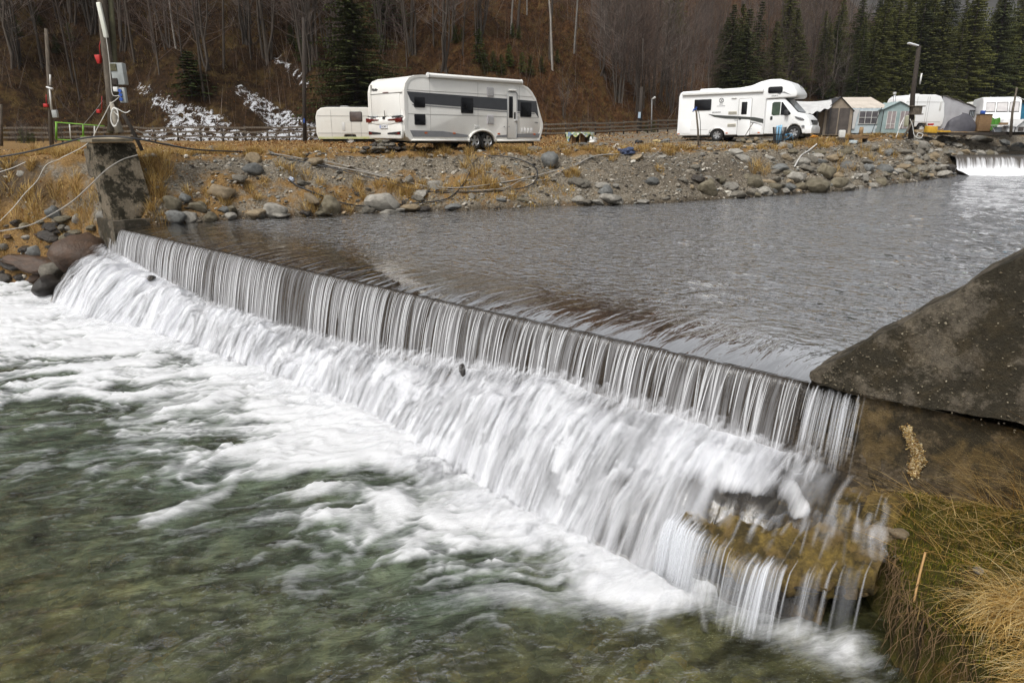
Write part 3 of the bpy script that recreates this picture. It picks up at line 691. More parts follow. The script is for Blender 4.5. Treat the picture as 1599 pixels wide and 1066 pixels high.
for k in range(110):                                    # falls against the near wall
    s = R.choice((-.06, -.12, -.2, -.29, -.36, -.47)) + rs.normal(0, .03); f = np.linspace(rs.uniform(0, .2), rs.uniform(.7, 1), 8); z = -.05 - .88 * f ** 1.6; d = .02 + .3 * f + rs.uniform(0, .06)
    x, y = sd(s + rs.uniform(-.05, .02) * f, d); wd = rs.uniform(.004, .012) + 0 * f; paths.append((np.stack([x, y, z], 1), np.stack([U[0] * wd, U[1] * wd, 0 * wd], 1), rs.uniform(.08, .45)))
ribbons('ledge_falls', paths, wisp_material('thin_fall', (.86, .88, .92), .85, 1.0))['label'] = 'thin falls of water dropping from the ochre ledge'

# ---- pool
def pool_material():
    m, nt, o = newmat('pool_water')
    sx = _n(nt, 'ShaderNodeCombineXYZ'); nt.links.new(attr(nt, 's'), sx.inputs[0]); nt.links.new(attr(nt, 'd'), sx.inputs[1]); c = sx.outputs[0]
    a = noise(nt, 2.4, 6, .62, c, .8, (.8, 2.0, 1)); b = noise(nt, 7, 5, .65, c, .6, (.8, 2.2, 1))
    h = math_(nt, 'ADD', a, math_(nt, 'MULTIPLY', b, .35)); nm = bump(nt, h, 1.0, .13)
    dp = attr(nt, 'deep')
    g = ramp(nt, noise(nt, 1.7, 8, .7, c, .9, (1.6, .8, 1)), [(.3, (.020, .022, .010)), (.5, (.068, .070, .032)), (.7, (.15, .14, .055))])
    dc = ramp(nt, noise(nt, 1.2, 6, .6, c, .8), [(.3, (.026, .037, .025)), (.7, (.074, .095, .066))])
    murk = mixc(nt, dp, g, dc)
    painted_ripple = ramp(nt, h, [(.45, .16), (.62, .80), (.80, 1.9)]); murk = mixc(nt, 1.0, murk, painted_ripple, 'MULTIPLY')  # ripple glints and refraction streaks painted into the murk colour
    wt = clear_water(nt, murk, None, (.80, .82, .55), .05, nm, 1.33, math_(nt, 'MULTIPLY_ADD', dp, .45))
    wt_n = [n for n in nt.nodes if n.type == 'MATH' and n.operation == 'MULTIPLY_ADD'][0]; wt_n.inputs[2].default_value = .52
    fn = noise(nt, 5.0, 8, .75, c, .35, (.5, 2.8, 1)); fn3 = noise(nt, 26, 5, .7, c, .3, (.7, 1.6, 1)); fn = math_(nt, 'ADD', math_(nt, 'MULTIPLY', fn, .78), math_(nt, 'MULTIPLY', fn3, .22)); fa = math_(nt, 'ADD', attr(nt, 'foam'), math_(nt, 'MULTIPLY', math_(nt, 'SUBTRACT', fn, .5), 1.0))
    ff = ramp(nt, fa, [(.16, 0.0), (.45, .33), (.75, .78), (1.0, 1.0)])
    fc = ramp(nt, math_(nt, 'ADD', math_(nt, 'MULTIPLY', fn, .5), math_(nt, 'MULTIPLY', attr(nt, 'foam'), .5)), [(.3, (.62, .66, .68)), (.6, (.88, .89, .91))])
    out(nt, o, mixs(nt, ff, wt, foam_shader(nt, fc, bump(nt, fn, .6, .06)))); return m
ds = axis([(.5, 9, .04), (9, 14, .1), (14, 40, 1)]); ss = axis([(-14, -2.2, .4), (-2.2, 12, .045), (12, 24, .08), (24, 44, .6)])
S_, D_ = np.meshgrid(ss, ds); s = S_.ravel(); d = D_.ravel()
wx = (fbm(s * .7, d * .5, 171, 4) - .5) * 2.4; wy = (fbm(s * .7 + 9, d * .5 + 4, 173, 4) - .5) * 2.4
fa_ = (s * .62 + d * .78); fb_ = (s * .78 - d * .62)
big = fbm(fa_ * .42 + wx, fb_ * 1.15 + wy, 175, 5, .6); fine = fbm(fa_ * 1.1 + wx * 2.2, fb_ * 4.0 + wy * 2.2, 177, 5, .65)
ridge = 1 - np.abs(2 * fbm(fa_ * .55 + wx * 1.5, fb_ * 2.0 + wy * 1.5, 179, 5, .6) - 1) * 3.2
e = (d - foot_d(s)) / foam_e(s)
core = 1 - sst(e, -.05, .85); rim = 1 - sst(e, .2, 1.3)
foam = core * (.78 + .5 * (big - .3)) + rim * ((big - .5) * 2.2 + (fine - .5) * 2.0 + .12) * .9
foam = foam + (1 - sst(e, .5, 1.7)) * np.clip(ridge, 0, 1) ** 3 * .55
st = np.abs((d - 4.63) * .5 + (s - 5.25) * .85 - .25 * np.sin(d * 3)); foam = foam + np.exp(-(st / .12) ** 2) * sst(d, 3.0, 3.8) * (1 - sst(d, 4.5, 4.75)) * .6
foam = np.where((e < -.02) & (s > .4), 1, foam); nr = 1 - sst(s, .1, .6); foam = foam * (1 - nr) + nr * (np.exp(-((d - 1.62) / .30) ** 2) * (.35 + 1.3 * (fine - .25)) * .9)
foam = foam * sst(s, -1.6, -1.0); foam = np.clip(foam, 0, 1.1)
deep = np.clip((1 - sst(e, .7, 2.1)) * .9 + .25 * (big - .5) * 2, 0, 1) * sst(s, .0, 2.2)
z = POOL + foam * (.05 + .14 * (fine - .4)) + .05 * (fbm(s * 1.6 + wx, d * .9 + wy, 181, 4) - .5) * 2 + .05 * (1 - sst(e, 0, .5)) * (big - .4) * 4 * (foam > 0)
x, y = sd(s, d)
o = link('pool', mesh_np('pool', np.stack([x, y, z], 1), grid_faces(len(ds), len(ss)), pool_material(), True, dict(s=fa_, d=fb_, foam=foam, deep=deep))); o['kind'] = 'structure'

# ---- far weir
fx = np.arange(26.6, 60, .05)
fr_ = [(-1.6, 1.05), (-.3, 1.05), (0, 1.0), (.12, .85), (.22, .6), (.3, .36), (.5, .30), (.9, .18), (1.5, .04), (2.0, -.05)]
V = []; Q = []; S3 = []
for k, (dd, zz) in enumerate(fr_):
    nzv = (fbm(fx * 1.3, fx * 0 + k * .4, 191, 3) - .5) * (.28 if k > 5 else .03)
    V.append(np.stack([fx, 42.4 - dd + .0 * fx - (fbm(fx * 1.2, fx * 0 + k * .5, 193) - .5) * (.5 if k > 5 else 0), zz + nzv], 1)); Q.append(np.full(len(fx), k / 9)); S3.append(fx)
def farweir_material():
    m, nt, o = newmat('far_falling_water')
    cx = _n(nt, 'ShaderNodeCombineXYZ'); nt.links.new(attr(nt, 's'), cx.inputs[0]); nt.links.new(attr(nt, 'q'), cx.inputs[1])
    f = noise(nt, 1, 4, .6, cx.outputs[0], 0, (7, 1.2, 1)); q = attr(nt, 'q')
    wf = math_(nt, 'ADD', ramp(nt, q, [(.2, 0.0), (.45, .45), (.62, 1.0)]), math_(nt, 'MULTIPLY', math_(nt, 'SUBTRACT', f, .5), 2.4), True)
    wf = math_(nt, 'MULTIPLY', wf, ramp(nt, q, [(.18, 0.0), (.3, 1.0)]))
    c = mixc(nt, wf, (.06, .05, .04), (.86, .87, .9))
    out(nt, o, bsdf(nt, c, .35, 0, bump(nt, f, .7, .05))); return m
o = link('far_weir', mesh_np('far_weir', np.vstack(V), grid_faces(len(fr_), len(fx)), farweir_material(), True, dict(q=np.concatenate(Q), s=np.concatenate(S3)))); o['kind'] = 'structure'
mb = MB(); mb.face([(26.6, 44.0, 1.05), (95, 44.0, 1.05), (95, 60, 1.05), (26.6, 52, 1.05)])
o = obj('upstream_water', mb, M('upstream_water', (.1, .1, .1), (.05, .05, .05), 2, .15, .6, 4), kind='structure')
# ================================================================== VEHICLES
def paint(name, c, rough=.35, dirt=.25):
    return M(name, c, tuple(v * .9 for v in c), .8, rough, 0, None, 0, .5, dirt=dirt, dirtc=(.45, .40, .32))
MWHITE = paint('white_paint', (.80, .79, .75)); MWHITE2 = paint('motorhome_white', (.84, .85, .85), .3, .1); MCREAM = paint('aged_white_paint', (.66, .65, .60), .5, .5)
MTRIM = M('light_grey_trim', (.62, .62, .60), None, 3, .4); MGRAPH = M('graphite_decal', (.055, .058, .065), None, 4, .4); MGREY = M('grey_decal', (.22, .225, .235), None, 4, .4)
MGLASS = M('dark_window_glass', (.010, .011, .013), (.006, .006, .008), 3, .25, 0, None, 0, .25)
MRUB = M('tyre_rubber', (.022, .021, .02), (.012, .012, .012), 30, .85, .3, 90); MALLOY = M('alloy', (.55, .56, .57), (.4, .4, .41), 9, .3, 0, None, .85)
MSEAM = M('panel_seam', (.30, .29, .27), None, 5, .7); MRED = M('red_lamp', (.14, .008, .008), (.08, .005, .006), 8, .15, 0, None, 0, .7)
MORANGE = M('orange_reflector', (.55, .12, .02), None, 9, .3); MBLACK = M('black_plastic', (.018, .018, .02), None, 9, .5); MCHAS = M('dark_underbody', (.02, .018, .016), (.035, .03, .024), 6, .9)
MPLATE = M('plate_white', (.75, .76, .78), None, 9, .4); MBLUE = M('blue_plastic', (.03, .10, .42), (.02, .07, .3), 9, .5); MINK = M('black_print', (.01, .01, .01), None, 9, .5)
MHAND = M('door_frame_metal', (.42, .43, .44), None, 5, .35, 0, None, .5); MVENT = M('vent_grey', (.50, .48, .50), (.38, .36, .38), 20, .6)
MLAMP = M('clear_lamp', (.35, .36, .38), (.05, .05, .06), 18, .1, 0, None, .3, .8)

def panel(name, poly, y0, y1, mat, parent, bevel=0, label=None, smooth=None):
    mb = MB(); mb.prism(poly, y0, y1, 'y'); return obj(name, mb, mat, parent, bevel, 2, smooth, label=label)
def rect(x0, z0, x1, z1): return [(x0, z0), (x1, z0), (x1, z1), (x0, z1)]
def wheel(parent, x, y, z, r, w_, spokes=5, hub=MALLOY, side=-1):
    """wheel with its outer face at y, outward towards side*y"""
    t = bpy.data.objects.new('wheel', None); col.objects.link(t); t.parent = parent; t.location = (x, y, z)
    if side > 0: t.rotation_euler = (0, 0, math.pi)
    mb = MB(); n = 32
    prof = [(r * .62, 0.012), (r * .66, -.004), (r * .93, 0), (r, .03), (r, w_ - .03), (r * .93, w_), (r * .62, w_)]
    rings = [[mb.pt((a * math.cos(2 * math.pi * k / n), b, a * math.sin(2 * math.pi * k / n))) for k in range(n)] for a, b in prof]
    for A, B in zip(rings[:-1], rings[1:]):
        for k in range(n): mb.f.append([A[k], B[k], B[(k + 1) % n], A[(k + 1) % n]])
    ty = obj('tyre', mb, MRUB, t, smooth=True)
    mb = MB()
    rr = [(r * .63, .01), (r * .58, .03), (r * .56, .09)]
    rings = [[mb.pt((a * math.cos(2 * math.pi * k / n), b, a * math.sin(2 * math.pi * k / n))) for k in range(n)] for a, b in rr]
    for A, B in zip(rings[:-1], rings[1:]):
        for k in range(n): mb.f.append([A[k], B[k], B[(k + 1) % n], A[(k + 1) % n]])
    for k in range(spokes):
        a = 2 * math.pi * k / spokes + .3; c, s = math.cos(a), math.sin(a); px_, pz_ = -s, c
        for o_ in (0,):
            wi, wo_ = r * .10, r * .16
            A = [(px_ * -wi, .025, pz_ * -wi), (c * r * .6 + px_ * -wo_, .015, s * r * .6 + pz_ * -wo_), (c * r * .6 + px_ * wo_, .015, s * r * .6 + pz_ * wo_), (px_ * wi, .025, pz_ * wi)]
            mb.face(A); mb.face([(p[0], .06, p[2]) for p in A])
            for i in range(4):
                p, q = A[i], A[(i + 1) % 4]; mb.face([p, q, (q[0], .06, q[2]), (p[0], .06, p[2])])
    mb.disc((0, 0), r * .17, .008, .06, 16)
    obj('rim', mb, hub, t)
    mb = MB(); mb.disc((0, 0), r * .57, .088, .10, 24); obj('brake', mb, MCHAS, t)
    return t

def big_caravan():
    g = 1.84
    t = thing('caravan', (-3.72, 24.55, g), (0, math.radians(.55), math.radians(40)), 'long white twin axle caravan with a graphite side stripe, parked beside a stone pile', 'caravan')
    prof = [(.30, .28), (.14, .42), (.05, .62), (.02, .95), (.08, 1.06), (.06, 1.35), (.07, 1.95), (.13, 2.17), (.27, 2.33), (.50, 2.42), (.8, 2.455), (5.35, 2.36), (5.62, 2.28), (5.85, 2.12), (6.05, 1.88), (6.28, 1.35), (6.44, .98), (6.45, .82), (6.36, .55), (6.25, .28),
            (3.98, .28)] + [(3.38 + .60 * math.cos(a), .28 + .36 * math.sin(a)) for a in [math.pi * k / 10 for k in range(11)]] + [(2.78, .28)]
    mb = MB(); mb.prism(prof, 0, 2.5, 'y'); body = obj('body', mb, MWHITE, t, .035, 3)
    # proud edge trims following the outline on both sides
    path = [p for p in prof[:20]]
    for y in (-.012, 2.40):
        mb = MB(); P = path
        inner = []
        cx, cz = 3.2, 1.2
        for k in range(len(P)):
            a = Vector(P[max(k - 1, 0)]); b = Vector(P[min(k + 1, len(P) - 1)]); d = (b - a).normalized(); nrm = Vector((d.y, -d.x))
            if nrm.dot(Vector((cx, cz)) - Vector(P[k])) < 0: nrm = -nrm
            inner.append((P[k][0] + nrm.x * .10, P[k][1] + nrm.y * .07)); P_out = None
        outp = []
        for k in range(len(P)):
            a = Vector(P[max(k - 1, 0)]); b = Vector(P[min(k + 1, len(P) - 1)]); d = (b - a).normalized(); nrm = Vector((d.y, -d.x))
            if nrm.dot(Vector((cx, cz)) - Vector(P[k])) > 0: nrm = -nrm
            outp.append((P[k][0] + nrm.x * .012, P[k][1] + nrm.y * .012))
        n = len(P); y1 = y + .112
        O0 = [mb.pt((p[0], y, p[1])) for p in outp]; O1 = [mb.pt((p[0], y1, p[1])) for p in outp]; I0 = [mb.pt((p[0], y, p[1])) for p in inner]; I1 = [mb.pt((p[0], y1, p[1])) for p in inner]
        for k in range(n - 1):
            mb.f += [[O0[k], O0[k + 1], O1[k + 1], O1[k]], [O0[k], I0[k], I0[k + 1], O0[k + 1]], [O1[k], O1[k + 1], I1[k + 1], I1[k]], [I0[k], I1[k], I1[k + 1], I0[k + 1]]]
        obj('edge_trim', mb, MTRIM if False else MWHITE, t, smooth=False)
    f = -.014
    panel('side_stripe', [(.17, 1.90), (.30, 1.62), (.42, 1.53), (6.03, 1.37), (6.22, 1.18), (6.08, 1.80), (5.9, 1.80), (4.5, 1.83)], f, -.002, MGRAPH, t, label='graphite band along the side')
    panel('pinstripe', [(.34, 1.50), (.42, 1.46), (6.0, 1.31), (6.0, 1.335), (.42, 1.49)], f + .002, -.002, MGREY, t)
    panel('lower_stripe', [(.24, .64), (1.6, .62), (2.72, .50), (2.72, .42), (.36, .42)], f, -.002, MGREY, t); panel('lower_stripe', [(4.05, .42), (4.1, .49), (5.2, .56), (6.3, .58), (6.25, .42)], f, -.002, MGREY, t)
    for z in (1.18, 1.95): panel('panel_seam', rect(.16, z - .004, 6.2 if z < 1.5 else 5.95, z + .006), -.008, -.002, MSEAM, t)
    for x in (1.1, 3.2, 5.2): panel('panel_seam', rect(x - .003, .45, x + .003, 2.38), -.006, -.002, MSEAM, t)
    for a in ((.46, 1.42, .86, 1.72), (.46, .84, .86, 1.15), (2.45, 1.28, 2.95, 1.78), (5.28, 1.22, 5.80, 1.72)):
        w_ = panel('window', rrect(*a, .03), -.035, .0, MGLASS, t, .006)
        panel('window_frame', rrect(a[0] - .025, a[1] - .025, a[2] + .025, a[3] + .025, .04), -.018, .001, MBLACK, w_)
    for z0, z1 in ((1.88, 2.19), (.90, 1.21)):
        v = panel('fridge_vent', rrect(3.62, z0, 3.92, z1, .01), -.03, 0, MVENT, t, .004)
        for k in range(7):
            zz = z0 + .04 + k * .037; panel('slat', rect(3.645, zz, 3.895, zz + .016), -.04, -.029, MTRIM, v)
    d = panel('door', rrect(4.60, .40, 5.06, 2.06, .05), -.022, 0, MWHITE, t, .006)
    mb = MB(); F = [(4.585, -.03, .40), (4.585, -.03, 2.02), (4.62, -.03, 2.075), (5.04, -.03, 2.075), (5.075, -.03, 2.02), (5.075, -.03, .40), (4.585, -.03, .38)]
    mb.tube(F, .014, 6); obj('door_frame', mb, MHAND, d, smooth=True)
    panel('door_window', rrect(4.67, 1.14, 4.86, 1.92, .02), -.034, -.02, MGLASS, d, .004); panel('door_window', rrect(4.93, 1.10, 5.0, 1.36, .03), -.034, -.02, MGLASS, d)
    panel('door_handle', rrect(4.94, 1.02, 5.09, 1.09, .02), -.06, -.02, MTRIM, d, .01)
    mb = MB(); mb.prism([(4.62, 2.12), (4.70, 2.17), (4.98, 2.17), (5.04, 2.12)], -.09, 0, 'y'); obj('door_light', mb, MWHITE, t, .01)
    for k in range(4): panel('service_flap', rrect(5.31 + k * .165, .60, 5.40 + k * .165, .78, .01), -.022, 0, M('flap_white', (.8, .8, .79), None, 4, .4), t, .004)
    panel('service_flap', rrect(3.02, .72, 3.14, .84, .01), -.03, 0, MTRIM, t, .004); panel('service_flap', rrect(3.15, .75, 3.25, .82, .01), -.03, 0, MTRIM, t, .004)
    for x in (.83, 2.05, 4.13, 5.95): panel('side_reflector', rrect(x, .53, x + .11, .58, .01), -.024, 0, MORANGE, t)
    for x in (4.45, 4.68): panel('lock', rrect(x - .02, .80, x + .02, .84, .01), -.03, 0, MHAND, t)
    text('maker_script', 'Hobby', (6.1, -.016, .995), (math.pi / 2, 0, 0), .06, MINK, t)
    # arch moulding
    mb = MB(); A = [(3.38 + .64 * math.cos(a), -.03, .26 + .42 * math.sin(a)) for a in [math.pi * k / 14 for k in range(15)]]
    mb.tube(A, .045, 6); obj('wheel_arch', mb, MWHITE, t, smooth=True)
    mb = MB(); mb.tube([(.3, -.02, .31), (2.75, -.02, .30)], .035, 6); mb.tube([(4.0, -.02, .30), (6.3, -.02, .31)], .035, 6); obj('sill_rail', mb, MWHITE, t, smooth=True)
    for y, s in ((.0, -1), (2.5, 1)):
        for x in (3.07, 3.68): wheel(t, x, y + (.03 if s < 0 else -.03), .29, .315, .19, 5, MALLOY, s)
    mb = MB(); mb.box(.35, .3, .20, 6.2, .42, .30); mb.box(.35, 2.1, .20, 6.2, 2.22, .30); mb.box(3.0, .2, .24, 3.14, 2.3, .32); mb.box(3.62, .2, .24, 3.76, 2.3, .32); mb.box(2.5, .25, .17, 4.2, 2.2, .28)
    obj('chassis', mb, MCHAS, t)
    mb = MB(); mb.tube([(5.9, .45, .25), (5.95, .5, .02)], .03, 6); mb.box(5.85, .38, -.02, 6.05, .62, .03); obj('corner_steady', mb, MCHAS, t)
    mb = MB(); mb.tube([(.75, .3, .25), (.40, .2, -.02)], .03, 6); mb.box(.3, .1, -.04, .5, .3, -.01); obj('corner_steady', mb, MCHAS, t)
    mb = MB(); mb.tube([(6.2, .6, .28), (7.35, 1.25, .38)], .035, 6); mb.tube([(6.2, 1.9, .28), (7.35, 1.25, .38)], .035, 6); mb.tube([(7.2, 1.25, .42), (7.55, 1.25, .42)], .045, 8); mb.tube([(7.15, 1.35, .0), (7.15, 1.35, .5)], .03, 8); obj('drawbar', mb, MCHAS, t)
    mb = MB(); mb.prism([(6.38, .52), (6.62, .45), (6.6, .28), (6.3, .28)], .3, 2.2, 'y'); obj('front_fairing', mb, MBLACK, t, .02)
    mb = MB(); mb.prism([(6.095, 1.86), (6.34, 1.27), (6.36, 1.28), (6.115, 1.87)], .35, 2.15, 'y'); obj('front_window', mb, MGLASS, t)
    # awning cassette on the roof edge
    mb = MB(); mb.prism([(-.10, 2.40), (.05, 2.385), (.09, 2.45), (.05, 2.52), (-.05, 2.54), (-.11, 2.48)], 1.05, 5.25, 'x'); mb.m = Matrix.Identity(4)
    o = obj('awning', mb, MWHITE, t, .012)
    mb = MB(); mb.prism([(-.11, 2.385), (.07, 2.375), (.10, 2.45), (.05, 2.535), (-.05, 2.555), (-.12, 2.48)], 1.0, 1.05, 'x'); mb.prism([(-.11, 2.385), (.07, 2.375), (.10, 2.45), (.05, 2.535), (-.05, 2.555), (-.12, 2.48)], 5.25, 5.30, 'x'); obj('end_cap', mb, MTRIM, o, .01)
    for x in (1.35, 3.6, 5.0): panel('roof_vent', rrect(x, 2.36, x + .45, 2.51, .04), 1.1, 1.6, MTRIM, t, .02)
    # rear
    def rp(name, poly, x0, x1, mat, par=t, bev=.0): mb = MB(); mb.prism(poly, x0, x1, 'x'); return obj(name, mb, mat, par, bev)
    rp('rear_panel', rrect(.28, 1.12, 2.25, 1.86, .03), .045, .08, MWHITE, t, .006)
    rp('panel_seam', rect(.12, 1.87, 2.3, 1.885), .03, .09, MSEAM); rp('panel_seam', rect(2.275, 1.1, 2.285, 2.2), .05, .11, MSEAM)
    rp('brake_light', rrect(1.05, 1.895, 1.40, 1.915, .008), .03, .08, MRED)
    rp('bumper', [(.12, .35), (2.38, .35), (2.45, .62), (2.42, .98), (1.9, 1.08), (.6, 1.08), (.08, .98), (.05, .62)], -.05, .08, MWHITE, t, .05)
    rp('light_bar', [(.18, 1.02), (.95, .98), (1.55, .98), (2.32, 1.02), (2.32, .90), (1.75, .84), (.75, .84), (.18, .90)], -.075, .0, MWHITE, t, .015)
    for a, b in ((.02, .92), (2.48, 1.58)):
        rp('tail_light', [(a, 1.05), (b, 1.0), (b, .965), (a + (b - a) * .45, .955), (a + (b - a) * .42, .90), (a, .91)], -.095, -.03, MRED, t, .01)
        rp('light_trim', [(a + (b - a) * .1, 1.13), (a + (b - a) * .65, 1.12), (a + (b - a) * .75, 1.06), (a + (b - a) * .1, 1.10)], -.07, .05, M('chrome_grey', (.12, .13, .14), None, 5, .3), t, .008)
        rp('lower_vent', [(a + (b - a) * .12, .60), (b + (b - a) * .1, .55), (b + (b - a) * .1, .50), (a + (b - a) * .12, .48)], -.062, -.03, MBLACK, t)
        rp('fog_light', [(a + (b - a) * .18, .58), (a + (b - a) * .34, .56), (a + (b - a) * .42, .50), (a + (b - a) * .18, .50)], -.075, -.04, MRED, t)
    pl = rp('number_plate', rrect(.98, .70, 1.50, .82, .01), -.085, -.04, MPLATE, t)
    rp('plate_band', rect(1.44, .705, 1.49, .815), -.088, -.084, MBLUE, pl)
    text('plate_text', 'JN 7407', (-.088, 1.20, .76), (math.pi / 2, 0, -math.pi / 2), .10, MINK, pl, .001)
    text('maker_script', 'Hobby', (.085, 2.04, 2.02), (math.pi / 2, 0, -math.pi / 2), .15, MINK, t, .012, .25)
    mb = MB(); mb.tube([(-.02, 1.22, 1.08), (-.03, 1.22, 1.30)], .012, 5); mb.box(-.08, 1.16, 1.02, 0, 1.30, 1.10); obj('rear_handle', mb, MBLACK, t)
    return t
big_caravan()

def small_caravan(px0, px1, pyt, pyb, D, rz, label, mat, win=True, far=False, name='caravan', ln=None, group=None):
    pass

def simple_caravan(loc, rz, L, Wd, H, mat, label, windows, rearwin=True, hollow=.3, stripe=None, green=False, vents=()):
    t = thing('caravan', loc, rz, label, 'caravan')
    z0 = .42; r = .38
    prof = [(.1, z0), (0, z0 + .35), (.02, H - .55), (.12, H - .22), (.35, H - .05), (.7, H), (L - .9, H), (L - .45, H - .12), (L - .15, H - .55), (L, z0 + .75), (L - .03, z0 + .2), (L - .15, z0),
            (L * .5 + .42, z0), (L * .5 + .3, z0 + .25), (L * .5 - .3, z0 + .25), (L * .5 - .42, z0)]
    mb = MB(); mb.prism(prof, 0, Wd, 'y'); obj('body', mb, mat, t, .05, 3)
    for a in windows:
        w_ = panel('window', rrect(*a, .06), -.03, 0, M('dim_window', (.13, .10, .09), (.07, .055, .05), 5, .12), t, .008)
        panel('window_frame', rrect(a[0] - .03, a[1] - .03, a[2] + .03, a[3] + .03, .07), -.016, .001, MBLACK, w_)
    for z in (z0 + .32, H - .5): panel('side_trim', rect(.1, z, L - .25, z + .02), -.012, 0, MSEAM, t)
    for x in (.9, L * .5 + .1, L - 1.3): panel('side_trim', rect(x, z0 + .1, x + .012, H - .15), -.010, 0, MSEAM, t)
    if green: panel('algae_band', rect(.1, z0 + .0, L - .2, z0 + .12), -.016, 0, M('algae_paint', (.38, .40, .13), (.5, .5, .36), 3, .8), t)
    for a in vents: panel('vent', rrect(*a, .03), -.022, 0, MTRIM, t, .006)
    for y, s in ((0, -1), (Wd, 1)): wheel(t, L * .5, y + (.04 if s < 0 else -.04), .3, .3, .18, 6, MTRIM, s)
    mb = MB(); mb.box(.3, .3, .28, L - .3, Wd - .3, .40); mb.tube([(L - .3, Wd * .3, .36), (L + 1.0, Wd * .5, .4)], .03, 5); mb.tube([(L - .3, Wd * .7, .36), (L + 1.0, Wd * .5, .4)], .03, 5); obj('chassis', mb, MCHAS, t)
    panel('roof_vent', rrect(L * .35, H - .03, L * .35 + .5, H + .1, .04), Wd * .4, Wd * .6, MTRIM, t, .02)
    return t
# small caravan behind, seen side-on
D = 42.0; x0 = xat(495, D)
t = simple_caravan((x0, D, 1.62), math.radians(6), 3.9, 2.1, 2.20, MCREAM, 'small old cream caravan with green algae along its sill, behind the long white one', [(2.02, 1.42, 2.68, 1.92)], green=True, vents=[(1.5, .9, 1.68, 1.35)])
mb = MB(); mb.prism([(3.62, 2.05), (3.92, 1.35), (3.955, 1.36), (3.66, 2.07)], .2, 1.9, 'y'); obj('front_window', mb, M('teal_glass', (.06, .12, .12), None, 4, .1), t)
for k in range(2):
    mb = MB(); mb.tube([(.5, .1 + 1.8 * k, 2.24), (3.3, .1 + 1.8 * k, 2.24)], .02, 5); obj('roof_rail', mb, MBLACK, t, smooth=True)

